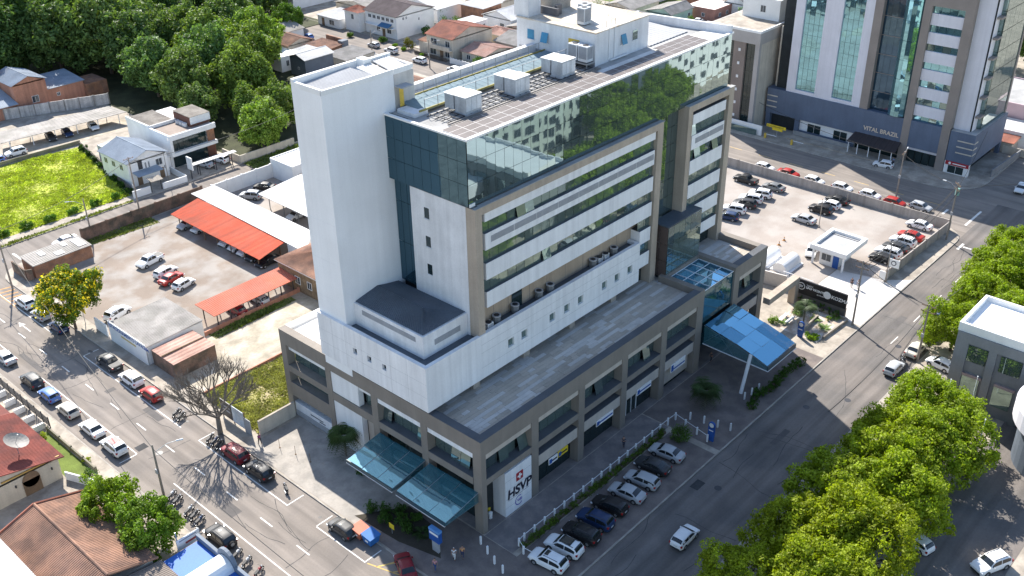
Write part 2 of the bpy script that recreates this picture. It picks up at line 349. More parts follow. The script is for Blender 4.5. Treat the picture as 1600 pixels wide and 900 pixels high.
for k in range(8): crack(rc.uniform(113, 124), rc.uniform(-8, 60), 1.57, 9, 1.0)
oilm = M('oil mark', (.085, .078, .074), .6, .2, 2, 8)
for k in range(22):
    left = k < 14; cx = rc.choice((-10.0, -19.6)) if left else rc.uniform(0, 28); cy = rc.uniform(5, 92) if left else rc.uniform(-10.4, -6.5); r = rc.uniform(.2, .5); n = 11
    b = MB().quad(*[(cx+r*rc.uniform(.5, 1.2)*math.cos(i*6.283/n), cy+r*rc.uniform(.6, 1.5)*math.sin(i*6.283/n), .0085 if left else .1425) for i in range(n)]); mk('oil_mark', b.mesh('oil_mark', oilm), road)
# ------------------------------------------------------------------ hospital: podium, slab, white stair tower
H = thing('hospital_building', 'large pale hospital block with blank white tower, glass top floors and brown granite podium', 'building')
def hp(name, m, *boxes, **kw):
    b = MB()
    for q in boxes: b.box(*q)
    return part(H, name, b, m, **kw)
def pane(face, u0, u1, z0, z1, at, m, name='window_pane', tilt=0., jit=.007, T=None):
    """one sheet of glass; face 'y' lies in a plane of constant y (u is x), 'x' the other way; tilt opens it outwards at the bottom"""
    b = MB(); j = [random.uniform(-jit, jit) for _ in range(3)]; o = -tilt*(z1-z0); th = .02
    c = [(u0, z0, o+j[0]), (u1, z0, o+j[1]), (u1, z1, j[2]), (u0, z1, j[0]+j[2]-j[1])]
    c[3] = (u0, z1, c[0][2]+c[2][2]-c[1][2]) if not tilt else (u0, z1, j[2])
    if face == 'y': f = [(u, at+d, z) for u, z, d in c]; bk = [(p[0], p[1]+th, p[2]) for p in f]
    else: f = [(at+d, u, z) for u, z, d in c][::-1]; bk = [(p[0]+th, p[1], p[2]) for p in f]
    n = 4; b.v = f+bk; b.f = [(0, 1, 2, 3), (7, 6, 5, 4)] + [(i, i+4, (i+1) % 4+4, (i+1) % 4) for i in range(4)]
    return part(T or H, name, b, m)
def row(face, u0, u1, z0, z1, at, m, w=1.4, gap=.05, name='window_pane', opn=0., alt=None, T=None):
    n = max(1, round((u1-u0)/w)); s = (u1-u0)/n
    for i in range(n):
        t = random.uniform(.14, .28) if random.random() < opn else 0
        pane(face, u0+i*s+gap/2, u0+(i+1)*s-gap/2, z0, z1, at, alt if (alt and random.random() < .16) else m, name, t, T=T)
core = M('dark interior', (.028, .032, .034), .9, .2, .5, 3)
hp('podium_core', core, (1.9, 43.0, 1.9, 34.6, .12, 12.0), (43.2, 51.9, 8.2, 34.6, .12, 12.0), (52.1, 59.6, 1.9, 34.6, .12, 12.0))
# columns of the podium
for a, b in ((.3, 1.06), (8.6, 9.8), (17.15, 18.27), (25.74, 26.86), (34.2, 35.4), (42.4, 43.95), (51.7, 53.1), (59.2, 60.5)): hp('column', granite, (a, b, 0, 1.25, 0, 11.07))
for a, b in ((8.45, 9.5), (16.9, 18.0), (25.55, 26.5), (34.4, 35.5)): hp('column', granite, (.3, 1.5, a, b, 0, 11.07))
for y in (8, 17, 26, 34.6): hp('column', granite, (59.2, 60.5, y, y+1, 0, 11.07))
# top beam and parapet, its top's shade coloured in as a dark capping
for n, q in (('parapet', (.3, 43.95, 0, 1.1, 11.07, 13.1)), ('parapet', (51.7, 60.5, 0, 1.1, 11.07, 13.1)), ('parapet', (.3, 1.4, 1.1, 35.5, 11.07, 13.1)), ('parapet', (59.4, 60.5, 1.1, 35.5, 11.07, 13.1)),
             ('parapet', (43.0, 43.95, 1.1, 6.9, 12.0, 13.12)), ('parapet', (51.7, 52.6, 1.1, 6.9, 12.0, 13.12)), ('parapet', (43.95, 51.7, 6.0, 6.9, 12.0, 13.12))): hp(n, granite, q)
hp('shade_capping', granite_d, (.33, 42.98, .03, 1.07, 13.1, 13.125)); hp('shade_capping', granite_d, (.33, 1.37, 1.075, 8.0, 13.1, 13.125)); hp('shade_capping', granite_d, (52.65, 60.47, .03, 1.07, 13.1, 13.125))
# deck: floor slab with strips of tile
hp('deck', roofg, (1.4, 43, 1.1, 34.5, 11.9, 12.12), (52.6, 59.4, 1.1, 34.5, 11.9, 12.12), (43, 52.6, 6.9, 34.5, 11.9, 12.12))
rd = random.Random(4)
for m, keep in ((deckm, 0), (deckl, 1)):
    b = MB(); rd.seed(4); y = 1.15
    while y < 9.0:
        h = .56; x = 1.5+rd.uniform(0, 1)
        while x < 59:
            w = rd.choice((1.1, 1.7, 2.2, 3.4, 4.5)); k = rd.random() < .38; x1 = min(x+w, 59.3)
            if x < 42.9 < x1: x1 = 42.95
            ok = not (42.9 < x < 52.7 and y < 6.95) and x1-x > .3
            if ok and k == bool(keep): b.box(x, x1-.03, y, y+h-.025, 12.12, 12.16)
            x = x1
            if abs(x-42.95) < .01 and y < 6.95: x = 52.7
        y += h
    o = part(H, 'deck_tiles', b, m); o['kind'] = 'stuff'
# right-hand face, bay by bay
bays = [(1.06, 8.6), (9.8, 17.15), (18.27, 25.74), (26.86, 34.2), (35.4, 42.4), (53.1, 59.2)]
for i, (a, b) in enumerate(bays):
    hp('spandrel', cream, (a, b, .12, .95, 10.32, 11.06)); hp('beam', granite, (a, b, .02, 1.35, 6.75, 7.6))
    hp('sill', granite_d, (a, b, .05, 1.3, 7.6, 7.625))
    row('y', a+.02, b-.02, 7.66, 10.3, 1.2, winglass, 1.45, opn=.28, alt=glazing)
    row('y', a+.02, b-.02, 5.5, 6.72, 1.25, darkglass, 1.45)
    if i == 0: continue
    hp('spandrel', cream, (a, b, .14, 1.3, 3.95, 5.42)); hp('sill', granite_d, (a, b, .16, 1.28, 5.42, 5.45))
    if i == 4:
        hp('wall_panel', cream, (a, b, .9, 1.3, .9, 3.93)); row('y', a, b, .16, .88, 1.2, darkglass, 1.5)
    else: row('y', a+.02, b-.02, .16, 3.92, 1.3, darkglass, 1.5, name='shopfront_pane')
hp('door_frame', wpost, (28.6, 28.7, 1.2, 1.28, .16, 3.2), (29.7, 29.8, 1.2, 1.28, .16, 3.2), (30.8, 30.9, 1.2, 1.28, .16, 3.2), (28.6, 30.9, 1.2, 1.28, 3.2, 3.3))
# signs on the podium
for n, (x0, x1, z0, z1, m, t, tm) in enumerate(((11.7, 13.3, 3.0, 3.85, white, '', signink), (13.4, 15.2, 3.1, 3.95, signyellow, '', signink), (20.8, 24.2, 3.4, 4.2, white, 'SAÚDE', signblue), (29.3, 32.4, 3.5, 4.4, white, 'CLÍNICA', signblue), (37.0, 40.4, 3.1, 4.3, white, 'HOSPITAL', signblue))):
    s = hp('shop_sign', m, (x0, x1, .02, .12, z0, z1))
    hp('sign_stripe', tm, (x0+.15, x1-.15, .0, .018, z0+.28, z0+.5)); hp('sign_mark', signblue, (x0+.06, x0+.55, -.006, .016, z0+.12, z1-.12))
# corner sign tower HSVP
hp('sign_panel', whitep, (4.0, 8.5, -.02, 1.9, .1, 6.5))
for z in (1.35, 2.6, 3.9, 5.2): hp('panel_joint', granite_d, (4.0, 8.5, -.024, -.02, z, z+.015))
textpart(H, 'HSVP', 1.78, (4.32, -.03, 2.5), (1, 0, 0), (0, 0, 1), signink, bold=.062, shear=.10)
hp('sign_emblem', signred, (5.85, 7.0, -.06, -.025, 4.3, 5.45))
hp('emblem_cross', white, (6.3, 6.55, -.075, -.061, 4.5, 5.25), (6.05, 6.8, -.078, -.0615, 4.76, 5.0))
b = MB()
for i in range(15):
    t0, t1 = R(60+i*17), R(60+(i+1)*17); r0, r1 = .70, .58
    P_ = lambda r, t: (6.3+r*math.cos(t), -.03, 1.35+r*math.sin(t)); b.quad(P_(r0, t1), P_(r0, t0), P_(r1, t0), P_(r1, t1))
part(H, 'sign_ring', b, signviolet); textpart(H, 'VdS', .5, (6.0, -.03, 1.2), (1, 0, 0), (0, 0, 1), signviolet, bold=.012)
hp('sign_underline', signink, (4.45, 8.0, -.03, -.022, 2.25, 2.29))
# left-hand face
for a, b in ((1.06, 8.45), (9.5, 16.9)):
    hp('spandrel', whitep, (.42, 1.2, a, b, 10.32, 11.06)); hp('beam', granite, (.32, 1.65, a if a > 2 else 1.36, b, 6.65, 7.6)); hp('sill', granite_d, (.35, 1.6, a if a > 2 else 1.4, b, 7.6, 7.625))
    row('x', a+.05, b-.02, 7.66, 10.3, 1.5, winglass, 1.5, opn=.3, alt=glazing); row('x', a+.3, b-.02, .2, 6.6, 1.75, darkglass, 1.5, name='shopfront_pane')
hp('beam', granite, (.32, 1.65, 18, 25.55, 6.72, 7.9)); hp('beam', granite, (.32, 1.65, 26.5, 34.4, 7.07, 8.02)); hp('beam', granite, (.32, 1.65, 26.5, 34.4, 3.3, 5.4))
hp('wall_panel', whitep, (.42, 1.2, 20.5, 25.55, 7.95, 11.06)); hp('wall_panel', whitep, (.42, 1.2, 20.3, 25.55, .13, 6.7)); hp('wall_panel', cream, (1.3, 1.8, 18, 20.3, .13, 6.7))
hp('spandrel', whitep, (.7, 1.2, 18, 20.5, 10.3, 11.06)); row('x', 18.03, 20.47, 7.95, 10.28, 1.5, winglass, 1.2)
hp('spandrel', whitep, (.7, 1.2, 26.5, 34.4, 10.2, 11.06)); row('x', 26.55, 34.35, 8.05, 10.2, 1.5, winglass, 1.5, alt=glazing); row('x', 26.55, 34.35, 5.42, 7.05, 1.5, winglass, 1.5, alt=glazing)
row('x', 26.55, 34.35, 2.2, 3.28, 1.4, darkglass, 1.5, opn=.3); hp('wall_panel', whitep, (.5, 1.2, 26.5, 34.4, .95, 2.2)); hp('panel_mark', granite_d, (.485, .499, 28.6, 31.2, 1.45, 1.62), (.485, .499, 28.2, 29.4, 1.15, 1.32))
for k in range(8): hp('base_panel', metal_g, (.42, 1.1, 26.52+k*.985, 27.47+k*.985, .13, .93))
hp('deck_ledge', granite_d, (.36, .42, 26.5, 34.4, 5.4, 5.43))
# metal roof behind the left corner of the podium
part(H, 'metal_roof', MB().rib_slab((1.45, 34.4, 12.75), (1.45, 30.3, 12.55), (13.5, 30.3, 12.55), (13.5, 34.4, 12.75), 16, .05), metal_w)
part(H, 'metal_roof', MB().rib_slab((1.45, 30.2, 12.5), (1.45, 26.0, 12.35), (13.5, 26.0, 12.35), (13.5, 30.2, 12.5), 16, .05), metal_w)
hp('parapet', white, (1.4, 60, 34.45, 35.48, 11.5, 13.14))
# white block that oversails the podium (skirt) with its row of small windows
SX, SY = -.15, 7.45
sw = [(x, x+1.1) for x in (13.0, 15.35, 20.5, 23.3, 26.0, 30.9, 33.6, 36.4)]
hp('skirt_wall', whitep, (SX, 39, SY, SY+.5, 13.7, 15.75)); hp('skirt_wall', whitep, (SX, 39, SY, SY+.5, 16.9, 19.55))
xs = [SX]+[v for p in sw for v in p]+[39]
for i in range(0, len(xs), 2): hp('skirt_wall', whitep, (xs[i], xs[i+1], SY, SY+.5, 15.75, 16.9))
for a, b in sw: pane('y', a, b, 15.76, 16.89, SY+.30, winglass); hp('window_reveal', white, (b-.03, b, SY+.02, SY+.33, 15.752, 16.898))
for z in (15.2, 16.6+.6, 18.3): hp('cladding_joint', jointm, (8.5, 39, SY-.004, SY, z, z+.03))
lw = [(14.05, 14.75), (16.6, 17.3), (19.1, 19.8)]
hp('skirt_wall', whitep, (SX, SX+.5, SY+.5, 26.0, 13.7, 16.3)); hp('skirt_wall', whitep, (SX, SX+.5, SY+.5, 26.0, 17.1, 19.55))
ys = [SY+.5]+[v for p in lw for v in p]+[26.0]
for i in range(0, len(ys), 2): hp('skirt_wall', whitep, (SX, SX+.5, ys[i], ys[i+1], 16.3, 17.1))
for a, b in lw: pane('x', a, b, 16.31, 17.09, SX+.33, darkglass)
for z in (17.35, 15.6): hp('cladding_joint', jointm, (SX-.004, SX, SY, 25.9, z, z+.02))
for y in (10.5, 13.3, 18.2, 21.1, 23.5): hp('cladding_joint', jointm, (SX-.004, SX, y, y+.02, 13.75, 19.5))
hp('skirt_floor', core, (SX+.5, 38.5, SY+.5, 26.0, 13.72, 14.0)); hp('trough_floor', metal_d, (SX+.5, 38.5, SY+.5, 24.5, 18.9, 19.1)); hp('skirt_end', whitep, (38.5, 39.0, SY+.5, 9.6, 13.7, 19.55))
for x in (8.4, 17.2, 26.0, 34.7): hp('column', beige, (x-.55, x+.55, 8.3, 9.4, 12.16, 13.72))
for y in (17, 25.2): hp('column', granite, (.5, 1.4, y, y+.8, 13.12, 13.72))
row('y', 1.5, 38.8, 12.2, 13.7, 10.4, darkglass, 1.6); hp('skirt_gap_wall', core, (1.45, 8, 9.5, 26, 12.16, 13.72))
# plant room on the skirt with a dark hipped metal roof
hp('plant_room_wall', white_o, (1.5, 8.38, 9.4, 21.0, 19.1, 21.95))
hp('plant_room_louvre', louver, (1.46, 1.5, 10.6, 19.5, 20.9, 21.5)); hp('plant_room_louvre', louver, (3.2, 7.2, 9.36, 9.4, 20.2, 20.9))
a, b, c, d = (1.75, 9.65, 22.0), (8.35, 9.65, 22.0), (8.35, 20.95, 22.0), (1.75, 20.95, 22.0); r0, r1 = (5.0, 13.0, 22.75), (5.0, 20.95, 22.75)
part(H, 'plant_room_roof', MB().ribbed(a, b, (5.01, 13, 22.75), r0, 22, .04), metal_d); part(H, 'plant_room_roof', MB().ribbed(d, a, r0, r1, 38, .04), metal_d); part(H, 'plant_room_roof', MB().ribbed(b, c, r1, r0, 38, .04), metal_d)
# white stair tower
tw = [(.25, 21.0), (9.75, 20.75), (10.2, 20.95), (13.0, 20.9), (13.0, 24.9), (11.0, 24.9), (11.0, 25.9), (.25, 26.0)]
part(H, 'tower_wall', MB().prism([(.25, 21.0), (3.5, 20.82), (6.5, 20.72), (9.9, 20.75), (10.1, 21.2), (10.1, 25.9), (.25, 26.0)], 12.2, 46.9), white_t)
hp('tower_annex', M('pale annex', (.60, .56, .52), .8, .08, .3, 5, 0, streak=.12), (10.12, 13.0, 20.95, 25.0, 12.2, 46.75))
for q in ((.25, 10.1, 25.6, 26.0, 46.9, 47.75), (.25, .55, 21.2, 25.6, 46.9, 47.5), (9.85, 13.0, 24.6, 25.0, 46.9, 47.85), (12.75, 13.0, 20.95, 24.6, 46.9, 47.35), (10.12, 12.75, 20.95, 21.15, 46.75, 47.35)): hp('tower_parapet', white, q)
part(H, 'tower_parapet', MB().prism([(.25, 21.0), (3.5, 20.82), (6.5, 20.72), (9.9, 20.75), (9.9, 21.0), (6.5, 21.0), (3.5, 21.1), (.55, 21.25)], 46.9, 47.45), white)
hp('tower_hatch', white, (8.9, 9.85, 24.3, 25.6, 46.9, 48.0)); part(H, 'tower_roof', MB().rib_slab((.6, 25.5, 47.05), (.6, 21.3, 47.05), (7.6, 21.1, 47.3), (7.6, 25.5, 47.3), 14, .04), metal_g)
part(H, 'tower_roof', MB().rib_slab((7.7, 21.2, 47.1), (9.8, 21.2, 47.1), (9.8, 24.2, 47.5), (7.7, 24.2, 47.5), 6, .05), metal_w); part(H, 'tower_roof', MB().rib_slab((10.2, 21.3, 47.0), (12.6, 21.3, 47.0), (12.6, 24.5, 47.6), (10.2, 24.5, 47.6), 7, .05), metal_w)
for z in (17.5, 22.0, 27.0, 32.0, 37.0, 42.0): hp('tower_joint', whitep, (.238, .2495, 21.02, 25.98, z, z+.02))
# slab: left end wall
hp('end_wall', white_o, (8.4, 9.0, 9.0, 17.65, 19.0, 35.25)); hp('end_ledge', granite_d, (8.3, 9.2, 8.0, 17.75, 35.25, 35.33))
for z in (32.6, 29.05, 25.5): pane('x', 14.7, 15.5, z-.65, z+.65, 8.385, darkglass); hp('window_reveal', white_o, (8.37, 8.4, 14.6, 14.7, z-.7, z+.7), (8.37, 8.4, 15.5, 15.6, z-.7, z+.7), (8.3, 8.4, 14.6, 15.6, z-.78, z-.7))
for k in range(4): row('x', 17.66, 20.9, 22.1+k*5.2, 22.1+(k+1)*5.2-.05, 8.9, glazing_b, 1.1, name='curtain_pane')
# slab: body behind the glass
hp('slab_core', core, (9.4, 59.0, 9.9, 23.5, 12.2, 42.3))
# facade grid 1
def facade(x0, x1, rows, fx0, fx1, top):
    hp('frame_post', beige, (fx0, fx0+1.03, 7.6, 9.6 if fx0 > 20 else 8.98, 12.16 if fx0 > 20 else 19.2, top)); hp('frame_post', beige, (fx1-1.25, fx1, 7.6, 9.6, 12.16, top)); hp('frame_beam', beige, (fx0+1.03, fx1-1.25, 7.6, 9.6, top-.9, top))
    hp('frame_capping', roofg, (fx0-.06, fx1+.06, 7.52, 8.2, top, top+.07))
    for z0, z1, a, b, lou in rows:
        hp('spandrel_band', whitep, (a, b, 7.75, 9.3, z0, z1)); hp('band_sill', granite_d, (a, b, 7.8, 9.2, z1, z1+.03))
        if lou:
            n = int((b-a)/3.6)
            for k in range(n): hp('louvre', louver, (a+.9+k*(b-a-1)/n, a+.8+(k+1)*(b-a-1)/n, 7.72, 7.75, z0+.75, z0+1.5))
rows1 = [(33.2, 34.2, 10.0, 41.6, 0), (29.75, 31.75, 10.0, 41.6, 1), (26.05, 28.1, 10.0, 41.6, 0), (22.5, 24.5, 10.0, 41.6, 0), (18.9, 20.9, 39.2, 41.6, 0), (15.3, 17.3, 39.2, 41.6, 0)]
facade(9.4, 41.9, rows1, 8.4, 43.1, 35.2)
for z0, z1 in ((31.78, 33.18), (28.13, 29.73), (24.53, 26.03)): row('y', 9.45, 41.8, z0, z1, 8.12, winglass, 1.45, opn=.04, alt=glazing)
row('y', 39.1, 41.8, 20.93, 22.48, 8.12, winglass, 1.4); row('y', 39.1, 41.8, 17.33, 18.88, 8.12, winglass, 1.4); row('y', 39.1, 41.8, 12.2, 15.28, 9.0, darkglass, 1.4)
hp('recessed_wall', M('tan wall', (.38, .30, .225), .85, .1, .4, 5, 0, streak=.15), (9.5, 41.8, 9.2, 9.6, 19.1, 22.5)); [hp('wall_joint', granite_d, (x, x+.04, 9.19, 9.2, 19.12, 22.48)) for x in (12.5, 15.0, 18.8, 22.0, 25.5, 29.0, 32.5, 36.0)]; hp('doorway', darkglass, (15.6, 17.4, 9.15, 9.2, 19.1, 22.0))
# facade grid 2, beyond the glass strip
rows2 = [(32.6, 34.0, 50.2, 58.3, 0), (29.0, 31.0, 50.2, 58.3, 1), (25.4, 27.4, 50.2, 58.3, 0), (21.8, 23.8, 50.2, 58.3, 0), (18.2, 20.2, 50.2, 58.3, 0), (14.9, 16.6, 52.0, 58.3, 0)]
facade(49.7, 58.7, rows2, 48.8, 60.0, 35.5)
for z0, z1 in ((31.03, 32.58), (27.43, 28.98), (23.83, 25.38), (20.23, 21.78), (16.63, 18.18)): row('y', 49.9, 58.7, z0, z1, 8.12, winglass, 1.45, opn=.05, alt=glazing)
row('y', 52.0, 58.7, 12.2, 14.88, 9.0, darkglass, 1.5)
# central glass strip, glass box and the glazed upper storeys
for k in range(7): row('y', 43.12, 48.78, 17.9+k*2.5, 17.9+(k+1)*2.5-.05, 9.2, glazing, 1.4, name='curtain_pane')
hp('spandrel_band', whitep, (43.15, 48.7, 8.2, 9.3, 16.3, 17.85))
hp('glass_box_roof', metal_d, (43.7, 51.8, 6.2, 8.9, 20.25, 20.4))
for z0, z1 in ((12.6, 15.1), (15.15, 17.65), (17.7, 20.2)): row('y', 43.7, 51.8, z0, z1, 6.2, winglass, 1.35, name='box_pane', alt=glazing); row('x', 6.25, 8.9, z0, z1, 43.7, M('rust panel', (.095, .068, .058), .6, .1, .5, 5), 1.3, name='box_side_panel')
hp('pier', beige, (50.0, 51.9, 6.6, 8.2, 12.16, 12.6)); hp('glass_box_floor', core, (43.75, 51.75, 6.3, 8.9, 12.45, 12.58))
for k in range(3): row('y', 8.25, 59.2, 35.36+k*2.5, 35.36+(k+1)*2.5-.04, 8.3, glazing, 1.4, name='curtain_pane', gap=.035)
for k in range(3): row('x', 8.35, 20.8, 35.36+k*2.5, 35.36+(k+1)*2.5-.04, 8.2, glazing_b, 1.4, name='side_curtain_pane', gap=.035)
for k in range(3): row('x', 8.35, 23.5, 35.36+k*2.5, 35.36+(k+1)*2.5-.04, 59.2, glazing_b, 2.0, name='far_curtain_pane', gap=.035)
hp('end_wall', white_o, (59.0, 59.15, 9.7, 23.4, 12.2, 42.8)); hp('ledge_box', white, (8.3, 9.1, 8.2, 8.29, 35.34, 35.7)); hp('back_wall', white_o, (9.4, 59.1, 23.5, 23.8, 12.2, 43.4))
# roof
hp('roof_deck', roofg, (8.4, 59.0, 8.5, 23.5, 42.3, 42.75)); hp('roof_fascia', white, (8.05, 59.3, 8.1, 8.5, 42.82, 43.05)); hp('roof_fascia', white, (8.05, 8.45, 8.5, 20.7, 42.82, 43.02)); hp('roof_edge_strip', metal_w, (8.5, 58.8, 8.55, 12.2, 42.76, 42.84))
hp('roof_parapet', white_o, (9.8, 38, 23.2, 23.9, 42.7, 43.9)); part(H, 'roof_parapet', MB().prism([(58.9, 8.4), (59.3, 8.4), (57.4, 20.5), (56.0, 23.9), (55.6, 23.6), (57.0, 20.3)], 42.7, 43.9), white_o); hp('roof_parapet', white_o, (47.2, 56, 23.2, 23.9, 42.7, 43.9))
part(H, 'roof_sheet', MB().rib_slab((47.4, 13.4, 42.85), (56.2, 13.4, 42.85), (56.2, 23.0, 43.2), (47.4, 23.0, 43.2), 12, .06), metal_g)
part(H, 'gutter_cover', MB().rib_slab((10, 22.0, 42.8), (35, 22.0, 42.8), (35, 23.1, 43.1), (10, 23.1, 43.1), 60, .05), metal_w)
part(H, 'skylight_roof', MB().rib_slab((11, 17.6, 43.15), (36, 17.6, 43.15), (36, 21.4, 43.4), (11, 21.4, 43.4), 26, .06, prof=(0, 0, 0, 1)), M('pale blue glazing sheet', (.20, .26, .285), .9, .1, .3, 5, spec=.08))
for x in range(11, 36, 1): hp('roof_rack_bar', darkm, (x, x+.08, 13.2, 16.6, 43.0, 43.08))
for y in (13.3, 14.2, 15.2, 16.4): hp('roof_rack_rail', darkm, (10.5, 35.5, y, y+.08, 42.9, 42.99))
hp('rail_track', M('rusty rail', (.26, .23, .20), .8, .2, 1, 6), (10.3, 36, 12.5, 12.62, 42.85, 42.95), (10.3, 36, 12.95, 13.07, 42.85, 42.95))
# walkway rails
for yy in (17.2, 21.6):
    hp('walkway_beam', M('olive paint', (.30, .26, .08), .7, .15, 1, 6), (10.2, 36.2, yy, yy+.14, 43.3, 43.5)); 
    for x in range(11, 37, 2): hp('rail_post', steel, (x, x+.06, yy+.04, yy+.1, 43.5, 44.55))
    hp('handrail', steel, (11, 35.2, yy+.04, yy+.09, 44.5, 44.55))
# solar panels, one by one
sp = MB().box(-.98, .98, -.56, .56, 0, .035).mesh('solar_panel', solarf); sc_ = MB().box(-.955, .955, -.535, .535, .036, .04).mesh('cells', solarm)
def solar(x, y):
    o = mk('solar_panel', sp, H, (x, y, 42.99+(y-8.5)*.03), 0); o.rotation_euler = (R(2), 0, 0); mk('cells', sc_, o)
x = 9.3
while x < 53.8:
    n = 3 if (x < 34.6 or x > 46.8) else 2
    for k in range(n): solar(x, 9.15+k*1.14)
    x += 1.99
# penthouse
hp('penthouse_wall', white_o, (36.2, 47.2, 13.6, 26.4, 42.76, 46.8)); hp('penthouse_roof', rooff, (36.1, 47.3, 13.5, 26.5, 46.8, 46.95)); hp('penthouse_band', metal_g, (36.17, 36.2, 13.6, 26, 42.8, 43.3))
hp('roof_door', yellowp, (36.15, 36.2, 16.1, 17.8, 43.2, 45.6))
for y in (24.0, 21.6): pane('x', y-.55, y+.55, 44.4, 45.6, 36.14, M('blue window', (.05, .25, .42), .3, .1, 1, 5), tilt=0 if y > 23 else .3); hp('window_sill', white_o, (36.05, 36.2, y-.6, y+.6, 44.28, 44.38))
for x in (41.8, 44.3): pane('y', x-.5, x+.5, 44.4, 45.6, 13.54, MATS['blue window'] if x < 43 else winglass, tilt=.3 if x < 43 else 0); hp('window_sill', white_o, (x-.6, x+.6, 13.45, 13.6, 44.28, 44.38))
hp('drain_pipe', wpost, (38.8, 38.9, 13.46, 13.58, 43, 47), (39.9, 40.0, 13.46, 13.58, 43, 47)); hp('conduit', wpost, (39, 42.5, 13.2, 13.4, 42.95, 43.1))
hp('upper_penthouse', white_o, (43.5, 47.2, 26.5, 30, 42.0, 47.6)); hp('tank_room', white_o, (36.4, 38.8, 24.6, 27.0, 46.95, 50)); hp('tank_room', M('old concrete', (.3, .28, .25), .9, .2, .5, 5), (40.2, 44.0, 23.9, 26.3, 46.95, 49.6))
hp('roof_pipe', M('dark pipe', (.11, .11, .12), .5, .2, 1, 5), (39.0, 39.4, 22.0, 25.0, 46.95, 47.9), (39.4, 40.4, 22.4, 22.8, 46.95, 48.2)); hp('antenna', steel, (43.2, 43.25, 17, 17.05, 46.95, 50.4))
for k in range(4): hp('guard_rail', steel, (38.2+k*.9, 38.25+k*.9, 14.2, 14.25, 46.95, 47.7))
hp('access_door', yellowp, (10.3, 10.9, 20.4, 20.44, 43.2, 45.3)); hp('door_canopy', metal_g, (9.9, 11.6, 19.5, 20.7, 45.5, 45.6)); hp('access_kerb', white_o, (9.6, 11.6, 17.4, 20.2, 42.76, 43.2))
# roof equipment: lift-off units, each its own thing
def roofbox(x, y, lab, w=2.45, d=1.75, h=1.95, z=42.95):
    T = thing('air_handler', lab, 'air handler', (x+w/2, y+d/2, z), 'air handlers on the hospital roof')
    part(T, 'casing', MB().box(x, x+w, y, y+d*.92, z+.12, z+h), accol); part(T, 'lid', MB().box(x-.08, x+w+.08, y-.08, y+d, z+h, z+h+.08), white); part(T, 'plinth', MB().box(x-.1, x+w+.1, y-.1, y+d, z-.15, z+.12), metal_g)
    part(T, 'rear_casing', MB().box(x+.05, x+w-.05, y+d+.1, y+d*1.85, z+.3, z+h-.05), accol); part(T, 'rear_lid', MB().box(x-.03, x+w+.03, y+d+.06, y+d*1.9, z+h-.05, z+h+.03), white)
    for k in range(3): part(T, 'access_panel', MB().box(x+.1+k*.82, x+.85+k*.82, y-.02, y, z+.4, z+h-.15), acm)
roofbox(13.3, 13.3, 'metal air handler on the hospital roof, nearest the white tower'); roofbox(21.3, 13.35, 'middle metal air handler between two others on the hospital roof'); roofbox(29.6, 13.4, 'metal air handler on the hospital roof, nearest the penthouse')
def condenser(x, y, z, lab, w=1.05, d=.95, h=1.5, grp='tall condensers'):
    T = thing('air_conditioner', lab, 'air conditioner', (x, y, z), grp)
    part(T, 'casing', MB().box(x-w/2, x+w/2, y-d/2, y+d/2, z+.1, z+h), acm)
    for f in (-1, 1): part(T, 'coil_grille', MB().box(x-w/2+.1, x+w/2-.1, y+f*(d/2+.012)-.01, y+f*(d/2+.012)+.01, z+.45, z+h-.12), louver)
    part(T, 'coil_grille', MB().box(x-w/2-.02, x-w/2, y-d/2+.1, y+d/2-.1, z+.45, z+h-.12), louver); part(T, 'fan_guard', MB().prism([(x+.38*math.cos(t*.628), y+.38*math.sin(t*.628)) for t in range(10)], z+h, z+h+.06), fanm)
    part(T, 'stand', MB().box(x-w/2+.05, x+w/2-.05, y-d/2+.05, y+d/2-.05, z, z+.1), darkm)
condenser(38.4, 17.2, 46.95, 'white roof condenser on the penthouse, left of the pair', h=2.1, w=1.3, d=1.2); condenser(39.9, 18.3, 46.95, 'white roof condenser on the penthouse, right of the pair', h=2.1, w=1.3, d=1.2)
condenser(35.3, 16.0, 43.5, 'grey condenser beside the penthouse yellow door, left of two', h=2, w=1.2, d=1.4); condenser(35.3, 14.4, 43.5, 'grey condenser beside the penthouse yellow door, right of two', h=2, w=1.2, d=1.4)
hp('unit_stand', steel, (34.6, 36.1, 13.6, 16.8, 43.3, 43.48), (34.7, 34.8, 13.7, 13.8, 42.76, 43.3), (34.7, 34.8, 16.6, 16.7, 42.76, 43.3))
def fanunit(x, y, lab, z=19.12):
    T = thing('condenser_unit', lab, 'air conditioner', (x, y, z), 'fan units in the facade trough'); r = .5
    ring = lambda q: [(x+q*math.cos(R(22.5+45*t)), y+q*math.sin(R(22.5+45*t))) for t in range(8)]
    part(T, 'casing', MB().prism(ring(r), z, z+.95), M('condenser grey', (.16, .165, .17), .6, .15, 1, 6)); part(T, 'rim', MB().prism(ring(r+.06), z+.95, z+1.05), metal_g); part(T, 'fan', MB().prism(ring(r-.14), z+1.05, z+1.06), fanm)
for i, (x, t) in enumerate(((12.4, 'first fan condenser in the facade trough, nearest the corner post'), (15.6, 'second fan condenser in the facade trough from the corner post'), (19.9, 'third fan condenser in the facade trough, by the doorway'), (22.0, 'fourth fan condenser in the facade trough, just past the doorway'), (30.4, 'fan condenser in the facade trough beside the white split units'), (34.8, 'fan condenser at the far end of the facade trough'))): fanunit(x, 8.65, t)
for i, (x, t) in enumerate(((31.7, 'white split unit in the facade trough, left of two'), (33.0, 'white split unit in the facade trough, right of two'))): condenser(x, 8.6, 19.12, t, .9, .5, .85, 'split units in the trough')
condenser(10.9, 8.5, 19.12, 'pale split unit at the foot of the corner post', .9, .7, .8, 'split units in the trough')
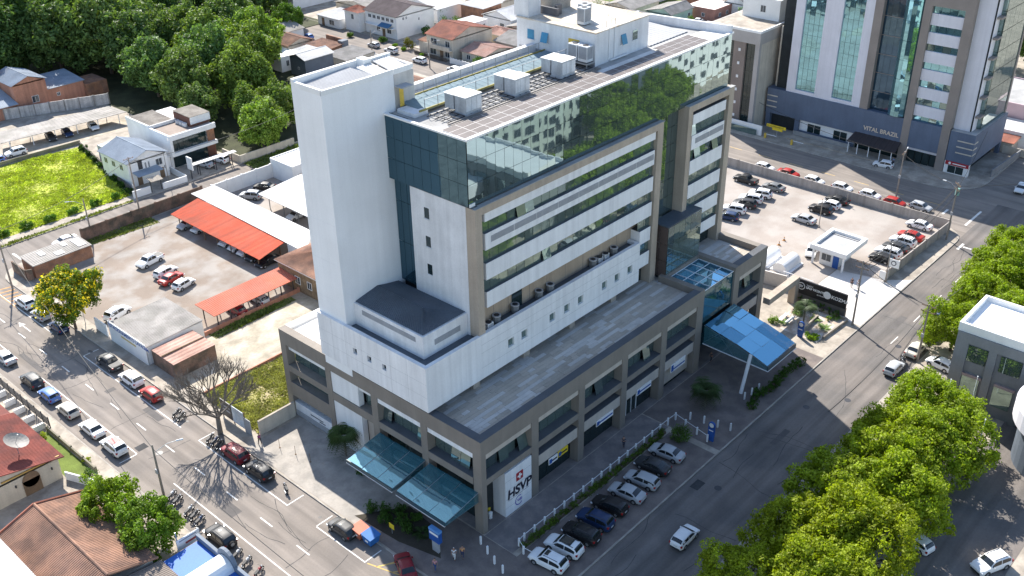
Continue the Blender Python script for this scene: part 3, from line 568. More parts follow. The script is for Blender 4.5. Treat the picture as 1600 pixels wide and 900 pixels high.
# ------------------------------------------------------------------ entrance skylight, glass canopies
CN = thing('entrance_canopy', 'blue glass entrance canopy sloping from the podium skylight to a white slanted post', 'canopy', (48, -5, 0))
def strip(T, name, pts, x0, x1, n, m, jit=.012):
    for (ya, za), (yb, zb) in zip(pts, pts[1:]):
        for k in range(n):
            a, b = x0+(x1-x0)*k/n+.03, x0+(x1-x0)*(k+1)/n-.03; j = [random.uniform(-jit, jit) for _ in range(3)]
            m_ = canopyglass_b if m is canopyglass and random.random() < .4 else m
            part(T, name, MB().slab([(a, yb+.03, zb+j[0]), (b, yb+.03, zb+j[1]), (b, ya-.03, za+j[1]+j[2]), (a, ya-.03, za+j[0]+j[2])], .02), m_)
strip(CN, 'glass_pane', [(-.3, 7.45), (-2.8, 7.0), (-5.3, 6.45), (-7.8, 5.8), (-10.2, 5.05)], 44.25, 51.7, 3, canopyglass, .06)
for x in (44.3, 46.75, 49.2, 51.6):
    part(CN, 'truss', MB().tube((x, -.2, 7.3), (x, -10.1, 4.95), .05, 5).tube((x, -.2, 4.5), (x, -10.1, 4.3), .05, 5).tube((x, -2.5, 6.9), (x, -5, 4.45), .04, 5).tube((x, -5, 4.45), (x, -7.5, 5.75), .04, 5).tube((x, -7.5, 5.75), (x, -10, 4.35), .04, 5).tube((x, -.2, 4.5), (x, -2.5, 6.9), .04, 5), steel)
for x in (44.22, 51.74): 
    for (ya, za), (yb, zb) in zip([(-.3, 7.4), (-5.3, 6.4), (-10.2, 5.0)], [(-5.3, 6.4), (-10.2, 5.0)]):
        part(CN, 'side_glass', MB().quad((x, ya, za-.03), (x, yb, zb-.03), (x, yb, 4.35), (x, ya, 4.5)), canopyglass2)
part(CN, 'front_gutter', MB().box(44.2, 51.75, -10.35, -10.22, 4.3, 5.02), M('dark teal metal', (.02, .06, .08), .4, .1, 1, 5)); part(CN, 'edge_trim', MB().tube((44.2, -.2, 4.42), (44.2, -10.35, 4.25), .06, 5).tube((44.2, -10.36, 4.25), (51.75, -10.36, 4.25), .06, 5), wpost)
part(CN, 'post', MB().tube((42.9, -7.5, .13), (44.3, -7.6, 5.75), .26, 8), wpost)
# glass front between the podium wings and the skylight over it
for k in range(5): 
    for z0, z1 in ((7.45, 9.9), (9.95, 12.4)): pane('y', 44.0+k*1.53, 44.0+(k+1)*1.53-.05, z0, z1, .25, tealwall, 'glass_front_pane')
    pane('y', 44.0+k*1.53, 44.0+(k+1)*1.53-.05, .2, 7.3, 3.0, tealwall, 'lobby_pane')
for i in range(4):
    for j in range(3):
        a, b = 44.0+i*1.92, 44.0+(i+1)*1.92-.09; c, d = .35+j*1.9, .35+(j+1)*1.9-.09
        part(H, 'skylight_pane', MB().slab([(a, c, 12.42+random.uniform(-.02, .02)), (b, c, 12.42+random.uniform(-.02, .02)), (b, d, 12.5), (a, d, 12.5)], .02), canopyglass_b if random.random() < .6 else canopyglass)
for i in range(5): hp('skylight_bar', wpost, (43.93+i*1.92, 43.99+i*1.92, .35, 6.0, 12.44, 12.56))
for j in (0, 1, 2, 3): hp('skylight_bar', wpost, (43.97, 51.7, .27+j*1.9, .33+j*1.9, 12.45, 12.57))
hp('lobby_floor', paver2, (43.95, 51.7, .2, 8.1, .15, .17)); hp('lobby_wall', core, (43.97, 44.0, .3, 8, .2, 12.3)); hp('lobby_wall', core, (51.66, 51.69, .3, 8, .2, 12.3))
def canopy(y0, y1, lab):
    T = thing('glass_canopy', lab, 'canopy', (-2.3, (y0+y1)/2, 5), 'glass canopies on the side of the podium')
    for i in range(3):
        for j in range(2):
            a, b = y0+(y1-y0)*i/3+.03, y0+(y1-y0)*(i+1)/3-.03; xa, xb = -4.9+j*2.6+.02, -4.9+(j+1)*2.6-.02; z = lambda x: 5.15+(x+4.9)*.16; q = random.uniform(-.07, .07); q2 = random.uniform(-.07, .07)
            part(T, 'glass_pane', MB().slab([(xa, a, z(xa)), (xb, a, z(xb)+q), (xb, b, z(xb)+q2), (xa, b, z(xa)+q2-q)], .02), sideglass if j == 0 else canopyglass2)  # outer row bright, inner dark: reflections partly put into the glass colour
    for y in (y0+.05, y0+(y1-y0)/3, y0+(y1-y0)*2/3, y1-.05):
        part(T, 'truss', MB().tube((.25, y, 5.9), (-4.85, y, 5.08), .05, 5).tube((.25, y, 4.6), (-4.85, y, 4.75), .05, 5).tube((.25, y, 4.6), (-1.5, y, 5.6), .035, 4).tube((-1.5, y, 5.6), (-3, y, 4.7), .035, 4).tube((-3, y, 4.7), (-4.85, y, 5.08), .035, 4), steel)
    for x in (-3.2, -1.5): part(T, 'purlin', MB().tube((x, y0, 5.05+(x+4.9)*.16), (x, y1, 5.05+(x+4.9)*.16), .05, 5), steel)
    part(T, 'edge_gutter', MB().box(-5.02, -4.92, y0, y1, 4.7, 5.14), M('dark teal metal', (.02, .06, .08), .4, .1, 1, 5)); part(T, 'edge_trim', MB().box(-5.06, -4.9, y0, y1, 4.64, 4.7), wpost)
    part(T, 'side_glass', MB().quad((.25, y0, 5.85), (-4.9, y0, 5.1), (-4.9, y0, 4.72), (.25, y0, 4.6)), canopyglass2)
canopy(9.0, 16.9, 'teal glass canopy beside the spiky palm, farther from the street corner'); canopy(.55, 8.35, 'teal glass canopy beside the corner column, nearer to the street corner')
# ------------------------------------------------------------------ cars
def paintmat():
    m = M('car paint', (1, 1, 1), .5, .02, 1, 5, 0, tint=True, spec=.3); b = m.node_tree.nodes['Principled BSDF']; b.inputs['Coat Weight'].default_value = .35; b.inputs['Coat Roughness'].default_value = .06; return m
paint = paintmat(); tyre = M('tyre', (.02, .02, .02), .9, .1, 2, 9); rimm = M('wheel rim', (.45, .46, .47), .35, .05, 2, 9, 0, metal=.7); trimm = M('black trim', (.03, .03, .032), .6, .1, 2, 9)
lampw = M('headlamp', (.75, .77, .8), .15, .03, 2, 9, 0, spec=.7); lampr = M('tail lamp', (.32, .012, .012), .25, .05, 2, 9); carglass = glass('car glass', (.02, .025, .028), .2, .04, 0)
platem = M('number plate', (.6, .6, .58), .6, .03, 2, 9)
def curve(tab, x):
    for (a, p), (b, q) in zip(tab, tab[1:]):
        if x <= b: return p+(q-p)*((x-a)/(b-a) if b > a else 0)
    return tab[-1][1]
def car_proto(kind, L, W, Ht, top, belt, hoodx, roof, cabin_end, rearx, zc=.2):
    """front towards +x. top: upper outline; cabin glass between hoodx (screen foot), roof (start, end) and rearx (rear glass foot)"""
    T = mk(kind, None); T.hide_render = False; h = W/2; x0, x1 = -L/2, L/2
    sx = sorted(set([x0, x0+.06, x0+.22, x0+.5, x1-.5, x1-.22, x1-.06, x1] + [a for a, _ in top] + [x0+L*i/14 for i in range(1, 14)]))
    sx = [v for i, v in enumerate(sx) if i == 0 or v-sx[i-1] > .045]
    wid = lambda x: h*(1-.22*max(0, (abs(x)-(L/2-.55))/.55)**2)
    b = MB(); rings = []
    for x in sx:
        w = wid(x); t = curve(top, x); bl = min(curve(belt, x), t-.02); e = max(0, (abs(x)-(L/2-.25))/.25); zb = zc+.10*e
        cab = max(0, min(1, (t-bl-.06)/.35)); wr = w*(1-.17*cab) if cab > 0 else w*.93
        half = [(w*.86, zb), (w*.98, zb+.12), (w, (zb+bl)/2), (w*.985, bl-.03), (w*.95, bl+.012), (wr, max(bl+.03, t-.05-.03*cab)), (wr*.86, t), (wr*.45, t+.025), (0, t+.03)]
        ring = [(x, y, z) for y, z in half] + [(x, -y, z) for y, z in reversed(half[:-1])]; rings.append(len(b.v)); b.v += ring
    k = 17
    for r0, r1 in zip(rings, rings[1:]):
        for i in range(k-1): b.f.append((r0+i, r1+i, r1+i+1, r0+i+1)[::-1])
        b.f.append((r0+k-1, r1+k-1, r1, r0)[::-1])
    b.f.append(tuple(rings[0]+i for i in range(k))[::-1]); b.f.append(tuple(rings[-1]+i for i in range(k)))
    body = mk('body', b.mesh('body', paint, True), T)
    try: body.data.set_sharp_from_angle(angle=R(38))
    except Exception: pass
    t = lambda x: curve(top, x); be = lambda x: curve(belt, x)
    def edge(x, s, z): # point on the cabin side at height z
        w = wid(x); tt, bb = t(x), min(be(x), t(x)-.02); cab = max(0, min(1, (tt-bb-.06)/.35)); wr = w*(1-.17*cab); f = max(0, min(1, (z-bb)/max(.05, tt-.08-bb))); return (x, s*(w*.955+(wr-w*.955)*f+.022), z)
    ra, rb = roof
    def rowpts(x, z, f): w = abs(edge(x, 1, z)[1]); return [(x, s*w*f, z) for s in (-1, 1)]
    off = .03
    p = rowpts(hoodx-.06, t(hoodx-.06)+.0, .86); q = rowpts(rb+.04, t(rb+.04), .84); g = MB(); n = 5
    def sheetglass(xa, xb, fa, fb, name):
        g = MB(); n = 5
        for i in range(n+1):
            x = xa+(xb-xa)*i/n; f = fa+(fb-fa)*i/n; z = t(x); w = wid(x)*(1-.17*max(0, min(1, (z-be(x)-.06)/.35)))
            for s in (-1, -.5, 0, .5, 1): g.v.append((x+(.012 if xa > xb else 0), s*w*f, z+.035+.012*(1-abs(s)) - (.03 if abs(s) == 1 else 0)))
        for i in range(n):
            for j in range(4): a = i*5+j; g.f.append((a, a+1, a+6, a+5))
        return mk(name, g.mesh(name, carglass, True), T)
    sheetglass(hoodx-.05, rb+.03, .90, .92, 'windshield')
    if rearx is not None: sheetglass(rearx+.04, ra-.03, .88, .9, 'rear_window')
    for s in (-1, 1):
        c0, c1 = cabin_end; segs = [(c0, c0+(c1-c0)*.48), (c0+(c1-c0)*.52, c1)]
        for a, d in segs:
            zt = lambda x: max(be(x)+.05, t(x)-.11); pts = [edge(x, s, be(x)+.05) for x in (a, d)] + [edge(x, s, zt(x)) for x in (d, d-(d-a)*.33, a+(d-a)*.33, a)]
            mk('side_window', MB().quad(*(pts if s < 0 else pts[::-1])).mesh('side_window', carglass), T)
        mk('mirror', MB().box(hoodx-.45, hoodx-.3, s*(h+.0) if s > 0 else -h-.17, h+.17 if s > 0 else -h, be(hoodx)-.0, be(hoodx)+.14).mesh('mirror', paint), T)
        mk('headlight', MB().box(x1-.30, x1-.035, s*h*.78-.17, s*h*.78+.17, t(x1-.1)-.22, t(x1-.1)-.07).mesh('headlight', lampw), T)
        mk('taillight', MB().box(x0+.012, x0+.2, s*h*.80-.14, s*h*.80+.14, be(x0+.1)-.22, be(x0+.1)+.0).mesh('taillight', lampr), T)
    mk('front_bumper', MB().box(x1-.12, x1+.03, -h*.70, h*.70, zc+.08, zc+.28).mesh('front_bumper', trimm), T); mk('rear_bumper', MB().box(x0-.03, x0+.12, -h*.72, h*.72, zc+.08, zc+.24).mesh('rear_bumper', trimm), T)
    mk('number_plate', MB().box(x0-.035, x0+.02, -.22, .22, zc+.42, zc+.54).mesh('number_plate', platem), T)
    rw = .33 if Ht > 1.6 else .305
    wm = MB(); n = 14
    for yy, rr in ((-.11, rw*.93), (-.09, rw), (.09, rw), (.11, rw*.93)):
        for i in range(n): a = 2*math.pi*i/n; wm.v.append((rr*math.cos(a), yy, rr*math.sin(a)))
    for j in range(3):
        for i in range(n): wm.f.append((j*n+i, j*n+(i+1) % n, (j+1)*n+(i+1) % n, (j+1)*n+i))
    wm.f.append(tuple(range(n))); wm.f.append(tuple(3*n+i for i in reversed(range(n))))
    wme = wm.mesh('wheel', tyre, False); rme = MB().tube((0, -.118, 0), (0, .118, 0), rw*.62, 10).mesh('rim', rimm); ame = MB().tube((0, -.012, 0), (0, .012, 0), rw*1.18, 14).mesh('wheel_arch', trimm)
    for xx in (L*.305, -L*.29):
        for s in (-1, 1):
            w_ = mk('wheel', wme, T, (xx, s*(h-.095), rw)); mk('rim', rme, w_); mk('wheel_arch', ame, T, (xx, s*(h*.995+.006), rw+.03))
    if kind in ('suv_proto', 'pickup_proto'):
        for s in (-1, 1): mk('roof_rail', MB().box(ra+.15, rb-.15, s*h*.66-.02, s*h*.66+.02, Ht-.0, Ht+.05).mesh('roof_rail', darkm), T)
    if kind == 'pickup_proto': mk('cargo_bed', MB().box(x0+.1, ra-.55, -h*.78, h*.78, be(x0+.3)-.0, be(x0+.3)+.055).mesh('cargo_bed', trimm), T)
    return T
# outlines (x from the middle, rear negative)
P_hatch = car_proto('hatch_proto', 3.95, 1.70, 1.48, [(-1.975, .86), (-1.9, .98), (-1.55, 1.36), (-1.2, 1.45), (-.2, 1.49), (.35, 1.42), (1.05, .98), (1.75, .82), (1.975, .62)], [(-1.975, .9), (1.0, .90), (1.975, .7)], 1.05, (-1.45, .4), (-1.6, .78), -1.86)
P_sedan = car_proto('sedan_proto', 4.45, 1.75, 1.46, [(-2.225, .85), (-2.1, 1.0), (-1.6, 1.03), (-1.0, 1.37), (-.5, 1.44), (.1, 1.46), (.5, 1.38), (1.15, .97), (1.95, .80), (2.225, .60)], [(-2.225, .93), (1.1, .9), (2.225, .68)], 1.15, (-.95, .55), (-1.2, .88), -1.55)
P_suv = car_proto('suv_proto', 4.40, 1.83, 1.68, [(-2.2, .98), (-2.1, 1.12), (-1.75, 1.56), (-1.3, 1.66), (0, 1.70), (.45, 1.62), (1.05, 1.14), (1.9, .98), (2.2, .74)], [(-2.2, 1.06), (1.0, 1.04), (2.2, .82)], 1.05, (-1.65, .5), (-1.8, .80), -2.06, .24)
P_pickup = car_proto('pickup_proto', 4.95, 1.85, 1.72, [(-2.475, 1.02), (-2.4, 1.06), (-1.0, 1.07), (-.75, 1.56), (-.4, 1.70), (.4, 1.72), (.75, 1.62), (1.3, 1.13), (2.2, 1.0), (2.475, .76)], [(-2.475, 1.05), (1.2, 1.05), (2.475, .85)], 1.3, (-.6, .78), (-.72, 1.05), -.98, .26)
P_wagon = car_proto('wagon_proto', 4.30, 1.70, 1.50, [(-2.15, .85), (-2.08, 1.0), (-1.85, 1.40), (-1.4, 1.48), (0, 1.50), (.4, 1.42), (1.08, .97), (1.9, .80), (2.15, .6)], [(-2.15, .92), (1.05, .9), (2.15, .68)], 1.08, (-1.75, .45), (-1.9, .82), -2.06)
PROTO = dict(hatch=P_hatch, sedan=P_sedan, suv=P_suv, pickup=P_pickup, wagon=P_wagon); used = {}
CC = dict(white=(.78, .78, .77), silver=(.42, .43, .44), grey=(.16, .165, .17), dark=(.035, .037, .04), black=(.013, .013, .015), red=(.36, .022, .018), maroon=(.20, .012, .02), blue=(.10, .20, .50), navy=(.012, .035, .10), beige=(.58, .54, .46), pearl=(.70, .69, .66))
CAT = dict(hatch='hatchback', sedan='sedan', suv='SUV', pickup='pickup truck', wagon='station wagon')
NAME = dict(hatch='hatchback_car', sedan='sedan_car', suv='suv_car', pickup='pickup_truck', wagon='station_wagon')
def car(kind, colr, x, y, deg, label, group=None, z=.0, sc=1.0):
    T = copytree(PROTO[kind], None, CC[colr]); T.name = NAME[kind]; T.location = (x, y, z); T.rotation_euler = (0, 0, R(deg)); T.scale = (sc, sc, sc); tag(T, label, CAT[kind], group)
    return T
# ------------------------------------------------------------------ motorcycles
def moto_proto():
    T = mk('moto_proto', None); n = 14
    for x in (-.62, .66):
        w = MB(); 
        for i in range(n):
            a = 2*math.pi*i/n; c, s_ = math.cos(a), math.sin(a)
            for rr, yy in ((.31, -.05), (.31, .05), (.21, .04), (.21, -.04)): w.v.append((rr*c, yy, rr*s_))
        for i in range(n):
            j = (i+1) % n
            for k in range(4): w.f.append((i*4+k, j*4+k, j*4+(k+1) % 4, i*4+(k+1) % 4))
        o = mk('wheel', w.mesh('wheel', tyre), T, (x, 0, .31)); sp_ = MB()
        for i in range(5): a = math.pi*i/5; sp_.tube((-.22*math.cos(a), 0, -.22*math.sin(a)), (.22*math.cos(a), 0, .22*math.sin(a)), .012, 4)
        mk('spokes', sp_.mesh('spokes', rimm), o)
    tk = MB()
    for i, (x, w, z0, z1) in enumerate(((-.05, .10, .62, .80), (.1, .16, .64, .90), (.3, .15, .66, .90), (.45, .07, .68, .84))):
        tk.v += [(x, -w, z0), (x, -w, z1-.06), (x, -w*.5, z1), (x, w*.5, z1), (x, w, z1-.06), (x, w, z0)]
        if i:
            for k in range(6): a, b = (i-1)*6+k, (i-1)*6+(k+1) % 6; tk.f.append((a, b, b+6, a+6))
    tk.f += [tuple(range(6)), tuple(reversed(range(18, 24)))]; mk('fuel_tank', tk.mesh('fuel_tank', paint, True), T)
    mk('seat', MB().prism([(-.75, -.12), (-.3, -.15), (.0, -.1), (.0, .1), (-.3, .15), (-.75, .12)], .72, .82).mesh('seat', trimm), T)
    mk('engine', MB().box(-.18, .28, -.16, .16, .28, .60).tube((-.1, .2, .3), (-.75, .2, .34), .05, 6).mesh('engine', steel), T)
    mk('frame', MB().tube((.42, 0, .8), (.1, 0, .3), .03, 5).tube((.1, 0, .62), (-.62, .08, .31), .03, 5).tube((-.1, 0, .65), (-.62, -.08, .31), .03, 5).mesh('frame', darkm), T)
    mk('fork', MB().tube((.42, .07, .95), (.66, .08, .31), .025, 5).tube((.42, -.07, .95), (.66, -.08, .31), .025, 5).mesh('fork', rimm), T)
    mk('handlebar', MB().tube((.36, -.36, 1.02), (.44, -.1, .98), .018, 5).tube((.44, -.1, .98), (.44, .1, .98), .018, 5).tube((.44, .1, .98), (.36, .36, 1.02), .018, 5).mesh('handlebar', darkm), T)
    mk('headlight', MB().tube((.46, 0, .86), (.58, 0, .85), .07, 8, .09).mesh('headlight', lampw), T); mk('mudguard', MB().prism([(-.95, -.07), (-.6, -.08), (-.6, .08), (-.95, .07)], .63, .67).mesh('mudguard', paint), T)
    return T
P_moto = moto_proto()
def moto(x, y, deg, colr, label, group):
    T = copytree(P_moto, None, CC[colr]); T.name = 'motorcycle'; T.location = (x, y, .0); T.rotation_euler = (R(6), 0, R(deg)); tag(T, label, 'motorcycle', group)
# ------------------------------------------------------------------ people
skin = M('skin', (.34, .19, .13), .6, .05, 2, 5); hairm = M('hair', (.02, .014, .01), .7, .1, 2, 9)
SKINS = {}; clothm = M('cloth', (1, 1, 1), .85, .1, 3, 12, tint=True)
def skinmesh(name, pts, edges, mat, parent, col=(1, 1, 1)):
    key = (name, tuple(tuple(round(v, 3) for v in p) for p in pts))
    if key in SKINS: q = mk(name, SKINS[key], parent); q.color = (*col, 1); return q
    me = bpy.data.meshes.new(name); me.from_pydata([p[:3] for p in pts], edges, []); o = bpy.data.objects.new(name, me)
    md = o.modifiers.new('s', 'SKIN'); md.use_smooth_shade = True
    for i, p in enumerate(pts):
        sv = me.skin_vertices[0].data[i]; sv.radius = (p[3], p[4] if len(p) > 4 else p[3]); sv.use_root = (i == 0)
    ss = o.modifiers.new('d', 'SUBSURF'); ss.levels = 1; ss.render_levels = 1
    m2 = bake(o); m2.materials.clear(); m2.materials.append(mat); SKINS[key] = m2; q = mk(name, m2, parent); q.color = (*col, 1); return q
def person(x, y, deg, top, bottom, label, stride=.18, arm=.12, z=.14, hat=None):
    T = thing('person', label, 'person', (x, y, z), 'people walking about', R(deg)); s = stride
    pel, ch, nk, hd = (0, 0, .94, .15, .12), (0, 0, 1.25, .17, .11), (0, 0, 1.48, .055), (.015, 0, 1.63, .085, .105)
    body = [pel, ch, (0, 0, 1.40, .12, .09), nk, (.01, 0, 1.56, .07), hd, (.0, 0, 1.72, .05)]; ed = [(0, 1), (1, 2), (2, 3), (3, 4), (4, 5), (5, 6)]
    for sg in (-1, 1):
        n = len(body); f = s*sg; body += [(0, sg*.10, .86, .085), (f*.55, sg*.10, .48, .06), (f, sg*.10, .08, .042), (f+.13, sg*.11, .03, .035)]; ed += [(0, n), (n, n+1), (n+1, n+2), (n+2, n+3)]
        n = len(body); f = -arm*sg; body += [(0, sg*.19, 1.39, .055), (f*.5, sg*.25, 1.12, .042), (f+.06, sg*.25, .88, .032), (f+.09, sg*.25, .79, .03, .018), (f+.11, sg*.245, .73, .016)]; ed += [(2, n), (n, n+1), (n+1, n+2), (n+2, n+3), (n+3, n+4)]
    skinmesh('body', body, ed, skin, T)
    sh = [(0, 0, .96, .165, .135), (0, 0, 1.25, .19, .13), (0, 0, 1.41, .135, .105)]; se = [(0, 1), (1, 2)]
    for sg in (-1, 1): n = len(sh); f = -arm*sg; sh += [(0, sg*.19, 1.39, .072), (f*.4, sg*.24, 1.18, .058)]; se += [(2, n), (n, n+1)]
    skinmesh('shirt', sh, se, clothm, T, top); tr = [(0, 0, .95, .16, .13)]; te = []
    for sg in (-1, 1): n = len(tr); f = s*sg; tr += [(0, sg*.10, .86, .098), (f*.55, sg*.10, .48, .072), (f*.98, sg*.10, .12, .058)]; te += [(0, n), (n, n+1), (n+1, n+2)]
    skinmesh('trousers', tr, te, clothm, T, bottom)
    skinmesh('hair', [(-.015, 0, 1.66, .098, .112), (-.02, 0, 1.73, .06)], [(0, 1)], clothm, T, hat or (.02, .014, .01))
    for sg in (-1, 1): skinmesh('shoe', [(s*sg-.03, sg*.10, .05, .05), (s*sg+.14, sg*.11, .035, .045)], [(0, 1)], trimm, T)
# ------------------------------------------------------------------ trees
bark = M('bark', (.13, .095, .07), .95, .25, .8, 8, .3); bark_g = M('grey bark', (.19, .165, .14), .95, .2, .8, 8, .3)
leaf_b = leafmat('street tree leaf', (.255, .325, .018), .32, .40); leaf_d = leafmat('forest leaf', (.135, .205, .055), .35, .32); leaf_p = leafmat('palm leaf', (.05, .085, .022), .35, .2); leaf_h = leafmat('shrub leaf', (.10, .16, .025), .35, .3); blossom = leafmat('yellow blossom', (.62, .50, .03), .3, .35)
def clumps(rd, rx, ry, rz, cz, n, hollow=.55, low=-.45):
    out = []
    while len(out) < n:
        d = Vector((rd.gauss(0, 1), rd.gauss(0, 1), rd.gauss(0, 1))).normalized()
        if d.z < low: continue
        r = hollow+(1-hollow)*rd.random()**.5; lump = 1+.17*math.sin(d.x*5+rx*3+n)+.15*math.sin(d.y*6+d.z*4+ry)+.08*math.sin(d.z*9+d.x*7); out.append(Vector((d.x*rx*r*lump, d.y*ry*r*lump, cz+d.z*rz*r*lump)))
    return out
def foliage(rd, cs, cr, per, size, ctr, flat=.0):
    b = MB()
    for c in cs:
        cr_ = cr*rd.uniform(.65, 1.25)
        for _ in range(per):
            d = Vector((rd.gauss(0, 1), rd.gauss(0, 1), rd.gauss(0, 1)+.35)).normalized(); p = c + d*cr_*rd.uniform(.55, 1.0)
            n = (d + Vector((rd.gauss(0, .5), rd.gauss(0, .5), rd.gauss(0, .5)+flat))).normalized(); u = n.orthogonal().normalized(); v = n.cross(u); a = rd.uniform(0, 6.28); s = size*rd.uniform(.6, 1.3)
            e = (u*math.cos(a)+v*math.sin(a))*s; f = (v*math.cos(a)-u*math.sin(a))*s*.62
            b.quad(p-e, p-f*.9+e*.1+n*s*.15, p+e, p+f*.9+e*.1+n*s*.15)
    return b
def limbs(b, p, d, ln, r, lev, rd, spread=.6, up=.15, k=5):
    q = p + d*ln; b.tube(p, q, r, k if lev > 1 else 4, r*.74, cap=False)
    if lev == 0: return
    n = 3 if lev > 2 else rd.choice((2, 3))
    for i in range(n):
        dd = (d + Vector((rd.uniform(-1, 1), rd.uniform(-1, 1), rd.uniform(-.5, 1)*.6+up))*spread).normalized(); limbs(b, p+(q-p)*rd.uniform(.7, 1), dd, ln*rd.uniform(.62, .85), r*.65, lev-1, rd, spread, up, k)
def tree_proto(name, seed, rx, ry, rz, cz, ncl, cr, per, size, leaf, trunk_r=.22, hollow=.55, low=-.45, barkm=bark, extra=None):
    rd = random.Random(seed); T = mk(name, None); cs = clumps(rd, rx, ry, rz, cz, ncl, hollow, low)
    crown = mk('crown', foliage(rd, cs, cr, per, size, cz).mesh('crown', leaf), T)
    b = MB(); h = cz-rz*.35; b.tube((0, 0, -.1), (.1, .05, h*.55), trunk_r, 8, trunk_r*.8, cap=False)
    for i in range(5):
        a = i*1.257+rd.uniform(-.3, .3); e = Vector((rx*.6*math.cos(a), ry*.6*math.sin(a), cz+rz*rd.uniform(-.1, .35))); m = Vector((.1, .05, h*.55)); k = m.lerp(e, .5)+Vector((0, 0, .3)); b.tube(m, k, trunk_r*.55, 6, trunk_r*.38, cap=False); b.tube(k, e, trunk_r*.38, 5, .04, cap=False)
    mk('trunk', b.mesh('trunk', barkm, True), T)
    if extra: mk('blossom', foliage(rd, [c for c in cs if c.z > cz-rz*.2 and rd.random() < extra[0]], cr*1.08, extra[1], size*.9, cz).mesh('blossom', blossom), T)
    return T
TP = {}
for i in range(3): TP['ficus%d' % i] = tree_proto('ficus_proto', 10+i, 4.9, 4.9, 3.9, 5.2, 330, .85, 72, .185, leaf_b, .28, .74, -.8)
for i in range(3): TP['wood%d' % i] = tree_proto('wood_proto', 20+i, 5.4, 5.4, 5.4, 7.2, 230, 1.2, 44, .36, leaf_d, .32, .74, -.85)
TP['small0'] = tree_proto('small_proto', 31, 2.9, 2.9, 2.8, 3.5, 190, .62, 62, .17, leaf_h, .16, .7, -.85)
TP['flower'] = tree_proto('flower_proto', 41, 4.6, 4.3, 3.2, 6.2, 200, .9, 62, .22, leaf_h, .24, .6, -.7, extra=(.9, 28))
def tree(kind, x, y, label, sc=1., tint=(1, 1, 1), group=None, rz=None, sz=None, z=.1, name='tree'):
    T = copytree(TP[kind], None, tint); T.name = name; T.location = (x, y, z); T.rotation_euler = (0, 0, random.uniform(0, 6.28) if rz is None else rz); T.scale = (sc, sc, sz or sc*random.uniform(.92, 1.08)); tag(T, label, 'tree', group)
    return T
def frond_plant(name, x, y, h, n, ln, label, cat='palm', group=None, z=.14, tint=(1, 1, 1), droop=.5, wid=.10, up=.55):
    """rosette of arching feathery fronds on an optional stem"""
    rd = random.Random(int(x*31+y*17)); T = thing(name, label, cat, (x, y, z), group)
    if h > .2: part(T, 'trunk', MB().tube((x, y, z-.05), (x+.05, y, z+h), .15, 7, .12), bark_g)
    b = MB(); 
    for i in range(n):
        a = 2*math.pi*i/n*2.4+rd.uniform(-.2, .2); el = up*rd.uniform(.2, 1.5); d = Vector((math.cos(a), math.sin(a), 0)); p = Vector((x, y, z+h)); k = 7; pr = None; L_ = ln*rd.uniform(.75, 1.1)
        for j in range(k+1):
            t = j/k; q = p + d*L_*t*(1-.2*t) + Vector((0, 0, L_*(el*t - droop*1.5*t*t))); s = Vector((-d.y, d.x, 0))
            if pr is not None and j > 1:
                for sg in (-1, 1):
                    for m in (0, .5): c = pr.lerp(q, m); w = L_*wid*2.2*math.sin(math.pi*(t*.85+.1)); b.quad(c, c+d*.07+Vector((0, 0, .01)), c+s*sg*w+d*w*.5+Vector((0, 0, -.25*w)))
            pr = q
    o = part(T, 'fronds', b, leaf_p); o.color = (*tint, 1); return T
def shrub(x, y, rx, ry, h, label, tint=(1, 1, 1), group=None, cat='shrub', name='shrub', per=26, size=.10, z=.13, n=None, leaf=None):
    rd = random.Random(int(x*13+y*7)); T = thing(name, label, cat, (x, y, z), group); n = n or max(8, int(26*rx*ry))
    cs = clumps(rd, rx*.8, ry*.8, h*.5, h*.5, n, .3, -.9); b = foliage(rd, cs, min(rx, ry, h)*.34, per, size, h*.5); b.v = [(p[0], p[1], max(.02, p[2])) for p in b.v]
    o = mk('foliage', b.mesh('foliage', leaf or leaf_h), T); o.color = (*tint, 1); s = MB()
    for i in range(4): a = i*1.6; s.tube((0, 0, -.03), (rx*.4*math.cos(a), ry*.4*math.sin(a), h*.6), .03, 4)
    mk('stem', s.mesh('stem', bark), T); return T
# ------------------------------------------------------------------ generic building helpers
def win(T, face, at, u, z, w, h, m=None, fr=None, name='window'):
    """framed window set on a wall; frame stands proud, the pane lies inside it"""
    m = m or houseglass; fr = fr or white; f = .07; B = MB(); q = .05
    segs = ((u-w/2-f, u+w/2+f, z-f, z), (u-w/2-f, u+w/2+f, z+h, z+h+f), (u-w/2-f, u-w/2, z, z+h), (u+w/2, u+w/2+f, z, z+h), (u-.025, u+.025, z, z+h))
    for a, b, c, d in segs:
        if face == 'x': B.box(at-q, at, a, b, c, d)
        elif face == 'X': B.box(at, at+q, a, b, c, d)
        elif face == 'Y': B.box(a, b, at, at+q, c, d)
        else: B.box(a, b, at-q, at, c, d)
    o = part(T, name, B, fr); G = MB(); e = .02
    if face == 'x': G.box(at-e, at, u-w/2, u+w/2, z, z+h)
    elif face == 'X': G.box(at, at+e, u-w/2, u+w/2, z, z+h)
    elif face == 'Y': G.box(u-w/2, u+w/2, at, at+e, z, z+h)
    else: G.box(u-w/2, u+w/2, at-e, at, z, z+h)
    part(o, 'pane', G, m); return o
